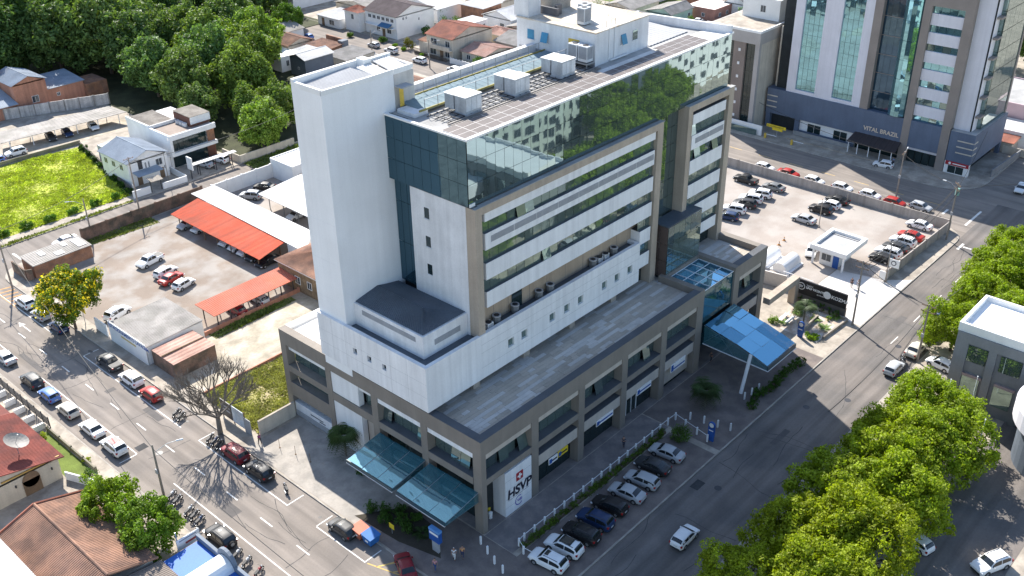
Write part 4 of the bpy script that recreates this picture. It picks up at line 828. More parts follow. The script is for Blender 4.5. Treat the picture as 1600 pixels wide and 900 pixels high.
def roof(T, kind, x0, x1, y0, y1, h, rh, rm, o=.4, pitch=.28, wm=None, rpos=.5):
    n = lambda l: max(4, int(l/pitch))
    if kind in ('gx', 'gy'):
        A, B = (x0-o, x1+o); C, D = (y0-o, y1+o)
        if kind == 'gx':
            r = y0+(y1-y0)*rpos; part(T, 'roof_slope', MB().rib_slab((A, C, h), (B, C, h), (B, r, h+rh), (A, r, h+rh), n(B-A)), rm); part(T, 'roof_slope', MB().rib_slab((B, D, h), (A, D, h), (A, r, h+rh), (B, r, h+rh), n(B-A)), rm)
            for x in (x0, x1-.15): part(T, 'gable', prism_x(x, x+.15, [(y0, h-.25), (y1, h-.25), (r, h+rh-.12)]), wm)
            part(T, 'ridge', MB().tube((A, r, h+rh), (B, r, h+rh), .12, 5), rm)
        else:
            r = x0+(x1-x0)*rpos; part(T, 'roof_slope', MB().rib_slab((A, D, h), (A, C, h), (r, C, h+rh), (r, D, h+rh), n(D-C)), rm); part(T, 'roof_slope', MB().rib_slab((B, C, h), (B, D, h), (r, D, h+rh), (r, C, h+rh), n(D-C)), rm)
            for y in (y0, y1-.15): part(T, 'gable', prism_y(y, y+.15, [(x0, h-.25), (x1, h-.25), (r, h+rh-.12)]), wm)
            part(T, 'ridge', MB().tube((r, C, h+rh), (r, D, h+rh), .12, 5), rm)
    elif kind == 'hip':
        A, B, C, D = x0-o, x1+o, y0-o, y1+o; lx, ly = B-A, D-C; i = min(lx, ly)/2
        if lx >= ly: p, q = (A+i, (C+D)/2, h+rh), (B-i-.01, (C+D)/2, h+rh)
        else: p, q = ((A+B)/2, C+i, h+rh), ((A+B)/2, D-i-.01, h+rh)
        a, b, c, d = (A, C, h), (B, C, h), (B, D, h), (A, D, h)
        if lx >= ly: ss = ((a, b, q, p, lx), (b, c, q, q, ly), (c, d, p, q, lx), (d, a, p, p, ly))
        else: ss = ((a, b, p, p, lx), (b, c, q, p, ly), (c, d, q, q, lx), (d, a, p, q, ly))
        for e, f, g_, k, l in ss: part(T, 'roof_slope', MB().ribbed(e, f, g_, k, n(l), .05), rm)
        part(T, 'eaves', MB().slab([(A, C, h-.01), (B, C, h-.01), (B, D, h-.01), (A, D, h-.01)], .12), white)
    elif kind in ('sx', 'sy'):      # single pitch, rising along +x or +y
        A, B, C, D = x0-o, x1+o, y0-o, y1+o
        if kind == 'sx': part(T, 'roof_slope', MB().rib_slab((A, D, h), (A, C, h), (B, C, h+rh), (B, D, h+rh), n(D-C)), rm)
        else: part(T, 'roof_slope', MB().rib_slab((A, C, h), (B, C, h), (B, D, h+rh), (A, D, h+rh), n(B-A)), rm)
    else:
        part(T, 'roof_slab', MB().box(x0+.2, x1-.2, y0+.2, y1-.2, h-.02, h+.08), rm)
        for q in ((x0-.03, x1+.03, y0-.03, y0+.2), (x0-.03, x1+.03, y1-.2, y1+.03), (x0-.03, x0+.2, y0+.2, y1-.2), (x1-.2, x1+.03, y0+.2, y1-.2)): part(T, 'parapet', MB().box(*q, h-.1, h+rh), wm)
def prism_x(x0, x1, yz):
    b = MB(); k = len(yz); b.v = [(x0, y, z) for y, z in yz]+[(x1, y, z) for y, z in yz]; b.f = [tuple(range(k))[::-1], tuple(range(k, 2*k))]+[(i, (i+1) % k, (i+1) % k+k, i+k) for i in range(k)]; return b
def prism_y(y0, y1, xz):
    b = MB(); k = len(xz); b.v = [(x, y0, z) for x, z in xz]+[(x, y1, z) for x, z in xz]; b.f = [tuple(range(k)), tuple(range(k, 2*k))[::-1]]+[(i, i+k, (i+1) % k+k, (i+1) % k) for i in range(k)]; return b
def house(label, x0, x1, y0, y1, h, kind, rh, rm, wm, wins=(), doors=(), o=.4, pitch=.28, name='house', cat='house', group=None, rpos=.5, z=.1, chim=None, wfr=None):
    T = thing(name, label, cat, ((x0+x1)/2, (y0+y1)/2, z), group); part(T, 'wall', MB().box(x0, x1, y0, y1, z, h-.02 if kind != 'flat' else h), wm)
    roof(T, kind, x0, x1, y0, y1, h, rh, rm, o, pitch, wm, rpos)
    for f, u, zz, w, hh in wins: win(T, f, {'x': x0, 'y': y0, 'X': x1, 'Y': y1}[f], u, zz, w, hh, None, wfr)
    for f, u, w, hh in doors:
        at = {'x': x0, 'y': y0}[f]; part(T, 'door', MB().box(at-.04, at, u-w/2, u+w/2, z, z+hh) if f == 'x' else MB().box(u-w/2, u+w/2, at-.04, at, z, z+hh), wood)
    if chim: part(T, 'chimney', MB().box(chim[0], chim[0]+.7, chim[1], chim[1]+.7, h, chim[2]), brickm)
    return T
def autowins(x0, x1, y0, y1, z, h=1.2, w=1.3, step=3.2, faces='xy'):
    out = []
    for f in faces:
        a, b = (y0, y1) if f == 'x' else (x0, x1); n = max(1, int((b-a)/step))
        out += [(f, a+(b-a)*(k+.5)/n, z, w, h) for k in range(n)]
    return out
def carport(name, label, quad, rm, posts, pitch=.3, cat='carport', group=None, beams=True, th=.06, pm=None):
    xs = [p[0] for p in quad]; ys = [p[1] for p in quad]; T = thing(name, label, cat, (sum(xs)/4, sum(ys)/4, .13), group); pm = pm or steel
    l = (Vector(quad[1])-Vector(quad[0])).length; part(T, 'roof_sheet', MB().rib_slab(*quad, max(4, int(l/pitch)), .045, th), rm)
    a, b, c, d = map(Vector, quad)
    for i in range(posts):
        t = (i+.35)/(posts-.3) if posts > 1 else .5; t = min(.985, max(.015, t))
        p, q = a.lerp(b, t).lerp(d.lerp(c, t), .12), a.lerp(b, t).lerp(d.lerp(c, t), .9)
        part(T, 'post', MB().box(p.x-.07, p.x+.07, p.y-.07, p.y+.07, .13, p.z-.1), pm); part(T, 'post', MB().box(q.x-.07, q.x+.07, q.y-.07, q.y+.07, .13, q.z-.1), pm); part(T, 'rafter', MB().tube(p-Vector((0, 0, .14)), q-Vector((0, 0, .14)), .07, 4), pm)
    return T
def wall_run(name, label, pts, h, th, m, cap=None, post=None, pm=None, cat='wall', z=.1, group=None):
    xs = [p[0] for p in pts]; ys = [p[1] for p in pts]; T = thing(name, label, cat, (xs[0], ys[0], z), group)
    for a, b in zip(pts, pts[1:]):
        a, b = Vector(a), Vector(b); d = b-a; L_ = d.length; u = d/L_; n = Vector((-u.y, u.x)); k = max(1, round(L_/post)) if post else 1
        for i in range(k):
            p, q = a+u*(L_*i/k+.06), a+u*(L_*(i+1)/k-.06); e = n*th/2
            part(T, 'wall_panel', MB().prism([tuple(p-e), tuple(q-e), tuple(q+e), tuple(p+e)], z, z+h), m)
            if cap: e = n*(th/2+.04); part(T, 'coping', MB().prism([tuple(p-e), tuple(q-e), tuple(q+e), tuple(p+e)], z+h, z+h+.07), cap)
        if post:
            for i in range(k+1):
                p = a+u*(L_*i/k); s = th/2+.06; part(T, 'pillar', MB().box(p.x-s, p.x+s, p.y-s, p.y+s, z, z+h+.12), pm or m)
    return T
# ------------------------------------------------------------------ parking yard left of the hospital
T = carport('carport', 'long orange-red sheet carport roof over parked cars on the gravel lot', [(20.7, 97.3, 2.6), (20.7, 70.4, 2.6), (27.3, 71.8, 3.05), (27.3, 98.7, 3.05)], redroof, 7, pm=wood)
T = carport('carport', 'long white sheet roof right behind the orange-red carport', [(27.5, 101.2, 3.2), (26.6, 65.6, 3.2), (32.0, 70.5, 3.5), (32.2, 100.6, 3.5)], metal_w, 6, pitch=.5)
part(T, 'side_wall', MB().box(26.9, 27.0, 66.5, 71, .14, 3.0), white)
T = carport('carport', 'white sheet canopy beside the blank hospital tower with a white car below', [(35.6, 91.4, 3.2), (35.4, 75.5, 3.2), (46.0, 72.5, 3.7), (46.0, 91.8, 3.7)], metal_w, 4, pitch=.5)
T = carport('carport', 'narrow faded red sheet shelter along the brick yard wall', [(5.5, 60.6, 2.5), (21.0, 60.6, 2.5), (22.8, 65.2, 2.95), (5.2, 65.2, 2.95)], pinkroof, 7, pm=darkm)
T = house('grey corrugated shed with white front wall and blue lettering on the street', -6.2, 3.0, 59.8, 70.0, 3.1, 'sx', .25, greytile, white, o=.1, pitch=.35, name='parking_shed', cat='shed')
part(T, 'front_board', MB().box(-6.42, -6.31, 59.7, 70.1, .13, 3.55), white)
textpart(T, 'ESTACIONAMENTO LAVAGEM', .82, (-6.43, 69.9, 2.75), (0, -1, 0), (0, 0, 1), signblue, bold=.012); part(T, 'text_bar', MB().box(-6.44, -6.421, 62.4, 66.5, 2.1, 2.4), M('ochre ink', (.55, .42, .16), .7, .05, 1, 5))
T = house('low faded brown roofed annex beside the grey corrugated shed', -5.7, 1.0, 53.6, 59.4, 2.6, 'sx', .1, brownroof, M('mouldy brick', (.21, .135, .10), .95, .3, .4, 5, .3, col2=(.11, .09, .07)), o=.05, pitch=.8, name='annex_shed', cat='shed'); part(T, 'roof_divider', MB().box(-5.75, 1.05, 56.4, 56.6, 2.66, 2.86), wood)
house('salmon and stone house with clay tile roof squeezed beside the white tower', 21.0, 33, 55.0, 65.5, 4.3, 'hip', 1.4, terracotta2, M('rough stone wall', (.25, .17, .10), .95, .3, 1.2, 5, .5), [('x', 60.5, 1.6, 1.2, 1.2), ('x', 57.5, 1.6, 1.0, 1.2)], [('x', 63, 1.1, 2.2)])
wall_run('yard_wall', 'low salmon wall with open rail between yard and shelter', [(3.2, 60.4), (20.8, 60.4)], .75, .2, salmon, post=3.2); wall_run('yard_wall', 'low salmon wall along the edge of the weedy plot', [(-5.4, 47.5), (11, 47.5)], .45, .2, salmon)
wall_run('brick_wall', 'mouldy brick wall dividing the gravel lot from the back street', [(7, 104.2), (31.5, 104.2)], 2.4, .25, M('mouldy brick', (.21, .135, .10), .95, .3, .4, 5, .3, col2=(.11, .09, .07)), post=4.9)
wall_run('boundary_wall', 'tall white panel wall behind the carpark canopies', [(32.4, 101.9), (46, 101.9)], 2.9, .2, white, post=3.4)
house('long flat white roofed office beside the tower at the back of the carpark', 46.2, 62, 94.8, 102.0, 4.0, 'flat', .25, metal_w, white, [('y', 50.5, 1.2, 1.6, 1.1), ('y', 54, 1.2, 1.6, 1.1)], [('y', 48, 1.1, 2.2)], name='office', cat='building')
T = house('patched grey asbestos shed roof at the corner of the back street', -4.9, 5.2, 97.2, 101.7, 2.5, 'sy', .25, greytile, brickm, o=.15, pitch=.4, name='corner_shed', cat='shed')
for x, y, w, d in ((-2.6, 99.3, 1.0, 1.6), (-.6, 97.6, 1.5, 1.4), (1.6, 99.8, .9, 1.5), (3.4, 97.9, 1.5, 3.2)): part(T, 'roof_patch', MB().slab([(x, y, 2.62+(y-97.2)*.052), (x+w, y, 2.62+(y-97.2)*.052), (x+w, y+d, 2.62+(y+d-97.2)*.052), (x, y+d, 2.62+(y+d-97.2)*.052)], .02), metal_w)
wall_run('brick_wall', 'dark brick garden wall at the zebra crossing corner', [(-6.2, 102.6), (-6.2, 97.6), (-5.2, 97.2)], 2.0, .25, MATS['mouldy brick'])
wall_run('yard_wall', 'white yard gatepost wall under the flowering tree', [(-6.2, 75.0), (-6.2, 71.2)], 2.0, .2, white)
# weedy plot with its hoardings
wall_run('plot_wall', 'beige rendered wall at the end of the hospital forecourt', [(-5.6, 34.2), (.2, 34.2)], 2.2, .22, creamw, cap=pave)
T = thing('billboard', 'weathered street hoarding with dark and pale blue panels at the weedy plot', 'billboard', (-6.2, 38.5, .1))
part(T, 'dark_panel', MB().box(-6.3, -6.2, 39.0, 41.5, .5, 3.0), darkm); part(T, 'poster', MB().box(-6.3, -6.2, 36.4, 38.9, .5, 3.0), M('faded poster', (.50, .56, .62), .8, .18, .9, 4, 0, col2=(.62, .64, .66)))
for k in range(2): part(T, 'poster_stripe', MB().box(-6.32, -6.301, 39.3, 41.2, 1.5+k*.6, 1.75+k*.6), louver)
part(T, 'side_panel', MB().box(-6.3, -6.2, 34.9, 36.3, .1, 2.4), metal_g)
for y in (36.3, 38.95, 41.5): part(T, 'post', MB().box(-6.2, -6.08, y-.06, y+.06, .1, 3.05), wood)
# ------------------------------------------------------------------ houses beyond the back street
T = house('white two-storey house with blue-grey tiled roof next to the grass field', 24.9, 33.4, 118.8, 129.4, 5.2, 'gy', 1.7, bluegrey, white, [('x', 121.5, 3.2, 1.2, 1.1), ('x', 124.5, 3.2, 1.2, 1.1), ('x', 127.5, 3.2, 1.2, 1.1), ('y', 31.5, 3.0, 1.3, 1.3), ('y', 28.6, 3.2, .3, 1.2), ('y', 29.3, 3.2, .3, 1.2)], [('y', 26.9, 1.0, 2.2), ('y', 31.8, 1.0, 2.2)])
part(T, 'balcony_roof', MB().slab([(25.5, 116.4, 2.9), (31, 116.4, 2.9), (31, 118.8, 3.2), (25.5, 118.8, 3.2)], .1), bluegrey); part(T, 'upper_door', MB().box(27.0, 27.9, 118.74, 118.8, 3.3, 5.0), darkm); part(T, 'side_wing', MB().box(33.4, 35.2, 121, 128, .1, 3), white); part(T, 'rear_wing', MB().box(28, 34, 130, 137, .1, 3.6), M('grey render', (.42, .43, .45), .8, .1, .4, 5))
wall_run('garden_wall', 'white front wall and gateposts of the blue-grey roofed house', [(22.4, 114.0), (26.2, 113.8)], 1.5, .2, white); wall_run('garden_wall', 'white front wall right of the small gate shelter', [(28.6, 113.6), (33.8, 113.2), (34.2, 120)], 1.3, .2, white)
T = thing('gate_shelter', 'small tiled shelter over the garden gate of the white house', 'shelter', (27.4, 114, .1)); part(T, 'roof', MB().rib_slab((26.2, 113.2, 2.5), (28.7, 113.0, 2.5), (28.7, 114.6, 2.9), (26.2, 114.8, 2.9), 9), pave); part(T, 'post', MB().box(26.3, 26.45, 113.9, 114.05, .1, 2.6), darkm); part(T, 'post', MB().box(28.4, 28.55, 113.7, 113.85, .1, 2.6), darkm)
T = thing('modern_house', 'modern white cube house with dark glass band and brown rooftop box', 'house', (40.5, 128, .1))
part(T, 'wall', MB().box(35.4, 46.0, 121.2, 137, .1, 7.0), white); part(T, 'roof_front', MB().box(35.6, 45.8, 121.4, 127.8, 7.0, 7.05), M('brown roof felt', (.30, .24, .20), .9, .15, .4, 5)); part(T, 'roof_rear', MB().rib_slab((35.7, 136.8, 7.5), (35.7, 128.0, 7.3), (41.6, 128.0, 7.3), (41.6, 136.8, 7.5), 30), pave)
for q in ((35.3, 46.1, 120.1, 120.5, 6.3, 7.4), (35.3, 35.7, 120.5, 128, 7.0, 7.4), (35.3, 46.1, 120.1, 121.2, 2.9, 3.6), (35.3, 35.9, 120.1, 121.2, 3.6, 6.3), (35.3, 35.6, 128, 137, 7.0, 7.8), (35.6, 46, 127.8, 128, 7.0, 7.7)): part(T, 'frame', MB().box(*q), white)
for k in range(6): part(T, 'glass_pane', MB().box(36.0+k*1.35, 37.28+k*1.35, 120.9, 120.95, 3.65, 6.28), darkglass)
part(T, 'timber_screen', MB().box(44.2, 45.9, 120.7, 120.9, 3.6, 6.3), brickm); part(T, 'ground_glass', MB().box(36, 44, 121.14, 121.2, .2, 2.8), darkglass); part(T, 'brown_wall', MB().box(44, 46, 121.1, 121.2, .1, 2.9), M('brown render', (.16, .075, .055), .85, .12, .5, 5))
part(T, 'rooftop_box', MB().box(41.7, 46.3, 122.3, 128.5, 7.06, 9.0), MATS['brown render']); part(T, 'rooftop_panel', MB().box(41.75, 46.4, 122.15, 122.3, 7.6, 9.2), white); part(T, 'rooftop_lid', MB().rib_slab((41.6, 128.6, 9.3), (41.6, 122.1, 9.2), (46.4, 122.1, 9.2), (46.4, 128.6, 9.3), 20), pave)
for k in range(3): part(T, 'roof_unit', MB().box(40.9, 41.5, 123.2+k*1.3, 124.2+k*1.3, 7.1, 7.8), acm)
carport('carport', 'thin white beam carport in front of the modern cube house', [(36, 113.8, 2.7), (46, 113.4, 2.7), (46, 114.5, 2.75), (36, 114.9, 2.75)], white, 3, pm=darkm)
T = thing('sign_board', 'white pylon sign board in front of the modern cube house', 'sign', (35.2, 113, .1)); part(T, 'board', MB().box(35.0, 35.25, 112.6, 114.4, 2.2, 4.8), white); part(T, 'post', MB().box(35.05, 35.2, 113.4, 113.6, .1, 2.2), darkm)
wall_run('garden_wall', 'stone side wall right of the modern cube house', [(46.4, 119.5), (46.4, 113.2), (60, 112.9)], 1.6, .25, creamw)
carport('carport', 'long weathered grey carport above the grass field', [(16.2, 156.3, 2.55), (44.0, 153.4, 2.55), (42.8, 159.4, 2.9), (18.9, 162.4, 2.9)], greytile, 6, pitch=.9, pm=wpost)
wall_run('boundary_wall', 'stained white panel wall behind the long grey carport', [(20, 179.6), (47.5, 168.6)], 2.6, .2, M('stained white wall', (.55, .52, .50), .9, .2, .5, 4, 0, streak=.4), post=3.2, pm=M('grey post', (.3, .28, .26), .9, .2, 1, 5))
wall_run('field_wall', 'mossy kerb wall between service drive and grass field', [(12.4, 150.2), (30, 149.2)], .9, .2, M('mossy wall', (.22, .2, .15), .95, .3, .4, 5)); wall_run('field_wall', 'dark stone wall between grass field and white house', [(23.6, 116.6), (29.2, 148)], 1.1, .3, M('dark stone', (.09, .08, .07), .95, .3, .6, 5))
T = thing('pink_house', 'tall salmon pink house with blue-grey roof at the forest edge', 'house', (36, 181, .1))
part(T, 'wall', MB().box(29.6, 37.4, 177.5, 188, .1, 7.2), salmon); part(T, 'low_wing', MB().box(37.4, 46.5, 178, 188, .1, 4.2), salmon); part(T, 'dark_wing', MB().box(46.5, 52, 177, 184, .1, 3.4), brickm); roof(T, 'gy', 29.6, 37.4, 177.5, 188, 7.2, 1.5, bluegrey, wm=salmon); part(T, 'roof_slope', MB().rib_slab((37.2, 177.8, 4.3), (47, 177.8, 4.3), (47, 188, 5.1), (37.2, 188, 5.1), 30), bluegrey); part(T, 'chimney', MB().box(27.6, 30.8, 186, 189, .1, 10.6), salmon); win(T, 'y', 177.5, 34.2, 2.2, 1.5, 1.5); win(T, 'y', 178, 40, 2.2, .7, .7)
part(T, 'left_roof', MB().rib_slab((20, 176, 3.3), (29.5, 176, 3.3), (29.5, 186, 5.6), (20, 186, 5.6), 30), bluegrey); part(T, 'left_wing', MB().box(20.5, 29.6, 177, 186, .1, 3.3), salmon)
# ------------------------------------------------------------------ houses along the far street
hw = lambda x0, x1, y0, y1, z=1.1, **k: autowins(x0, x1, y0, y1, z, **k)
T = house('grey gabled shed house with pale roof right above the white tower', 90, 99, 147.2, 153.4, 4.8, 'gx', 1.1, metal_w, M('slate wall', (.16, .18, .21), .8, .1, .5, 5), [('x', 150, 2, .6, .5)])
house('white flat roofed annex left of the grey gabled shed house', 89, 95, 156, 166, 3.9, 'flat', .2, metal_w, white, [('y', 91, 1.5, .8, 1.4), ('y', 93.2, 1.5, .8, 1.4)], name='annex', cat='building'); house('low white roofed store behind the grey gabled shed', 95.3, 102, 153.8, 162, 3.0, 'sx', .3, metal_w, white, name='store', cat='building')
T = house('brown tiled house with dark parapet wall facing the far street', 102.5, 108.0, 154.5, 163, 3.2, 'sx', .5, terracotta2, brickm); part(T, 'parapet_wall', MB().box(108, 110.2, 154.5, 156.2, .1, 4.3), M('slate wall', (.16, .18, .21))); part(T, 'parapet_wall', MB().box(109.7, 110.2, 156.2, 163.4, .1, 4.3), terracotta2)
house('low grey roofed house with a white store in front, behind the tower top', 100.5, 110, 143.8, 153, 2.9, 'sx', .3, greytile, creamw, o=.2); house('old brown tiled house under the forest edge', 98.2, 106.5, 165.2, 175.0, 3.3, 'gy', 1.5, terracotta2, creamw, [('y', 101, 1, 1.2, 1.1)]); house('grey corrugated house with wide roof at the far street bend', 103.5, 111.5, 175.8, 186, 3.6, 'gx', 1.2, greytile, white, [('x', 181, 1, 1.2, 1.1)])
T = house('big white house with dark gabled roof and blue awning on the far street', 128.4, 143, 155.2, 168.6, 6.5, 'gy', 2.4, M('dark tile', (.15, .115, .11), .9, .2, .5, 6, .2), white, [('x', 157 + k*1.9, 4.7, 1.2, .9) for k in range(6)] + [('x', 158.5, 1.3, 1.6, 1.6), ('x', 163, 1.3, 1.3, 1.5), ('y', 131, 5.2, .5, .7), ('y', 132.2, 5.2, .5, .7), ('y', 137, 4.0, .5, .7)], [('x', 160.8, 1.2, 2.2)], rpos=.4)
part(T, 'awning', MB().slab([(126.6, 157, 3.4), (126.6, 161.5, 3.4), (128.4, 161.5, 4.1), (128.4, 157, 4.1)], .1), M('blue awning', (.05, .15, .28), .7, .1, .6, 5)); part(T, 'balcony', MB().box(127.4, 128.4, 156, 168, 2.9, 3.1), white)
house('small terracotta roofed wing left of the big white house', 126.5, 132, 169.2, 175.5, 5.8, 'hip', 1.3, terracotta, white, [('x', 172, 3.6, 1.0, 1.4)]); house('low white shop with flat roof at the far street bend', 125.0, 134, 176.5, 186.5, 2.9, 'sx', .3, metal_w, white, [('x', 180, .8, 2.2, 1.4)], [('x', 184, 1.2, 2.2)], o=.3, name='shop', cat='building')
house('wide grey roofed store behind the low white shop', 135, 152, 172, 190, 4.2, 'gx', 1.6, greytile, creamw); house('long white warehouse wall at the top edge above the shop', 130, 152, 205, 225, 6, 'gx', 2.0, metal_w, white, name='warehouse', cat='warehouse')
T = house('cream house with bright terracotta gabled roof and two balconies', 124.2, 139.5, 128.8, 138.6, 5.8, 'gy', 2.3, terracotta, creamw, [('x', 130.6, 3.5, 1.6, 1.5), ('x', 135.8, 3.5, 2.2, 1.5), ('x', 136.2, .7, 2.2, 1.5), ('x', 130.8, .7, 1.6, 1.5)], [('x', 133, 1.2, 2.3)], rpos=.42)
part(T, 'balcony_slab', MB().box(122.9, 124.2, 128.8, 138.6, 2.7, 3.0), creamw); part(T, 'balcony_rail', MB().box(122.9, 123.0, 128.8, 138.6, 3.0, 3.8), creamw); part(T, 'side_wing', MB().box(125, 131, 138.6, 142.5, .1, 3.2), creamw); part(T, 'side_roof', MB().rib_slab((124.6, 142.8, 3.25), (124.6, 138.4, 3.25), (131, 138.4, 3.7), (131, 142.8, 3.7), 16), terracotta2)
house('cream bungalow with faded brown roof right of the terracotta house', 125.8, 136, 118.6, 127.0, 2.9, 'gy', 1.2, brownroof, creamw, [('x', 124.5, 1, 1.3, 1.2), ('x', 121, 1, 1.1, 1.5)]); house('grey corrugated bungalow behind the faded brown roof', 137.5, 150, 113, 126, 3.2, 'gy', 1.5, greytile, creamw); house('small cream cottage with brown roof behind the terracotta house', 142, 148.5, 128, 135.5, 3.2, 'hip', 1.1, brownroof, creamw, [('y', 144.5, 1.2, .9, 1.0)], [('y', 146.5, .9, 2)])
house('grey roofed low house beside the penthouse, left of the white warehouse', 150, 160, 122, 133, 3.2, 'gx', 1.2, greytile, creamw); house('white cube house with flat roof behind the terracotta house', 141.5, 147.5, 138.0, 144, 4.8, 'flat', .2, metal_w, white, [('y', 146, 2.8, .9, 1.1)]); house('white gabled warehouse left of the hospital penthouse', 153.5, 172, 134.5, 145.5, 3.8, 'gx', 2.1, metal_w, white, [('x', 138, 1.4, 1.5, 1.0)], name='warehouse', cat='warehouse')
T = house('brick shed with pale overhanging roof behind the white cube house', 155, 163, 147, 156, 4.9, 'sx', .3, metal_w, brickm, name='brick_shed', cat='shed'); house('long pale grey hall roof at the top edge behind the palms', 147.5, 158, 158.5, 176, 4.3, 'gx', 1.8, metal_w, white, name='hall', cat='hall'); house('pale low house at the top edge beyond the brick shed', 165, 178, 150, 164, 4, 'gy', 1.4, metal_w, creamw)
house('wide clay tile roof between the white tower and the far street', 82, 97.5, 97, 116, 5.6, 'hip', 2.2, terracotta2, creamw, [('x', 102, 2, 1.4, 1.2)])
house('mint green house with pale fibre roof behind the solar roof', 187.5, 198.8, 103, 112, 3.6, 'gx', 1.6, greytile, M('mint wall', (.42, .56, .47), .85, .1, .5, 5), [('y', 197, 1.2, 1.1, 1.2)], rpos=.3); house('pink brick house with white flat roof behind the solar roof', 200, 211, 96.2, 106, 3.6, 'flat', .1, metal_w, M('pink brick', (.36, .19, .15), .9, .2, .6, 5), [('x', 100, 1.2, 1, 1), ('y', 203, 1.2, 1, 1), ('y', 207, 1.2, 1, 1)])
house('white gabled chapel-like house at the top edge by the side lane', 209.5, 226, 91, 99, 3.9, 'gx', 2.4, greytile, white, [('y', 213+k*2.5, 1.6, 1.0, .9) for k in range(4)]); house('dark red house with pale windows at the top edge', 214, 224, 108, 117, 4.6, 'gx', 1.6, terracotta2, brickm, [('x', 112, 2.2, 1.8, 1.2)]); house('low grey roof house left of the mint green house', 186, 200, 116, 126, 3.4, 'gx', 1.4, greytile, creamw)
house('long grey corrugated roof just over the hospital parapet', 170, 186, 104, 117, 3.4, 'gy', 1.3, greytile, creamw); house('white roofed house at the very top beside a round tree', 203, 216, 122, 134, 4, 'gx', 1.4, metal_w, white)
wall_run('brick_wall', 'red brick garden wall in front of the pink brick house', [(199, 95.5), (212, 90.5)], 1.3, .25, brickm); wall_run('garden_wall', 'white picket style wall in front of the cream bungalow', [(122.5, 117), (122.5, 128)], 1.4, .15, white, post=1.1); wall_run('garden_wall', 'low dark garden wall by the terracotta roofed house', [(122.5, 129.5), (122.5, 142)], .9, .2, M('dark stone', (.09, .08, .07)))
# ------------------------------------------------------------------ tall glass and taupe building across the car park
V = thing('office_tower', 'tall office tower with navy base, pale walls, taupe pilasters and mirror glass strips', 'building', (143, 20, .1)); VX = 134.6
def vp(name, m, *bx):
    b = MB()
    for q in bx: b.box(*q)
    return part(V, name, b, m)
palewall = M('pale lilac wall', (.69, .67, .71), .8, .05, .3, 6, 0, streak=.06)
vp('tower_core', core, (VX+1.2, 151, -1.5, 40.5, .1, 35.6)); vp('navy_base', bluepaint, (VX-.3, VX+1.2, 1.9, 41.7, 3.4, 8.9)); vp('navy_base', bluepaint, (VX+1.2, 151, 39.8, 41.7, .1, 8.9))
vp('navy_base', bluepaint, (VX-.3, 151.5, -3.0, 1.8, 2.6, 8.7)); vp('navy_column', bluepaint, (VX-.25, VX+1.2, 40.6, 41.6, .1, 3.4), (VX-.25, VX+1.2, 33.6, 34.6, .1, 3.4)); vp('ramp_wall', bluepaint, (VX-.2, VX, 20.8, 33.5, .1, 1.1))
vp('side_pier', bluepaint, (150.6, 151.6, -3.0, -2.2, .1, 2.6)); vp('navy_roof', roofg, (VX-.2, 151.4, -2.9, 1.8, 8.7, 8.8))
for z in (7.2, 6.0, 4.8): vp('relief_bar', creamw, (VX-.36, VX-.3, 39.2, 41.6, z, z+.22)); vp('relief_bar', creamw, (VX-.36, VX-.3, -2.9, .2, z-.3, z-.08)); vp('relief_bar', creamw, (VX-.3, VX+1.6, -3.06, -3.0, z-.3, z-.08))
# pale walls and mirror strips
for a, b in ((35.6, 37.6), (27.3, 31.1), (20.9, 22.8)): vp('pale_wall', palewall, (VX, VX+1.2, a, b, 8.9, 35.6))
vp('pale_wall', palewall, (VX, VX+1.2, 31.1, 35.6, 8.9, 9.65), (VX, VX+1.2, 22.8, 27.3, 8.9, 9.65)); vp('setback_wall', creamw, (VX+1.5, VX+1.9, 37.6, 41, 8.9, 22))
for a, b in ((31.1, 35.6), (22.8, 27.3)):
    for i in range(4):
        for k in range(11): s = (b-a)/4; z = 9.68+k*2.36; pane('x', a+i*s+.03, a+(i+1)*s-.03, z, z+2.32, VX+.35, vitalglass, 'mirror_pane', T=V, jit=.012)
vp('taupe_pilaster', brownp, (VX-.1, VX+1.2, 19.2, 20.9, 8.9, 35.6)); vp('taupe_pilaster', brownp, (VX-.35, VX+1.2, 9.75, 11.3, .1, 35.6)); vp('taupe_pilaster', brownp, (VX-.35, VX+1.2, 1.9, 3.6, .1, 35.6)); vp('taupe_lintel', brownp, (VX-.35, VX+1.2, 3.6, 9.75, 31.5, 35.6))
for k in range(7): row('x', 15.2, 19.15, 9.0+k*3.8, 9.0+k*3.8+3.7, VX+1.0, navyglass, 1.3, name='dark_pane', T=V); vp('floor_edge', brownp, (VX+.9, VX+1.15, 15.2, 19.2, 9.0+k*3.8+3.7, 9.0+k*3.8+3.8))
# bowed glass bay
cx, cy, rr = VX+1.6, 13.2, 2.6
for i in range(6):
    t0, t1 = R(112+i*22.6), R(112+(i+1)*22.6-.5)
    for k in range(7):
        z = 9.1+k*3.8; p, q = (cx+rr*math.cos(t0), cy+rr*math.sin(t0)*.85), (cx+rr*math.cos(t1), cy+rr*math.sin(t1)*.85)
        part(V, 'bay_pane', MB().quad((p[0], p[1], z), (p[0], p[1], z+3.75), (q[0], q[1], z+3.75), (q[0], q[1], z)), vitalglass)
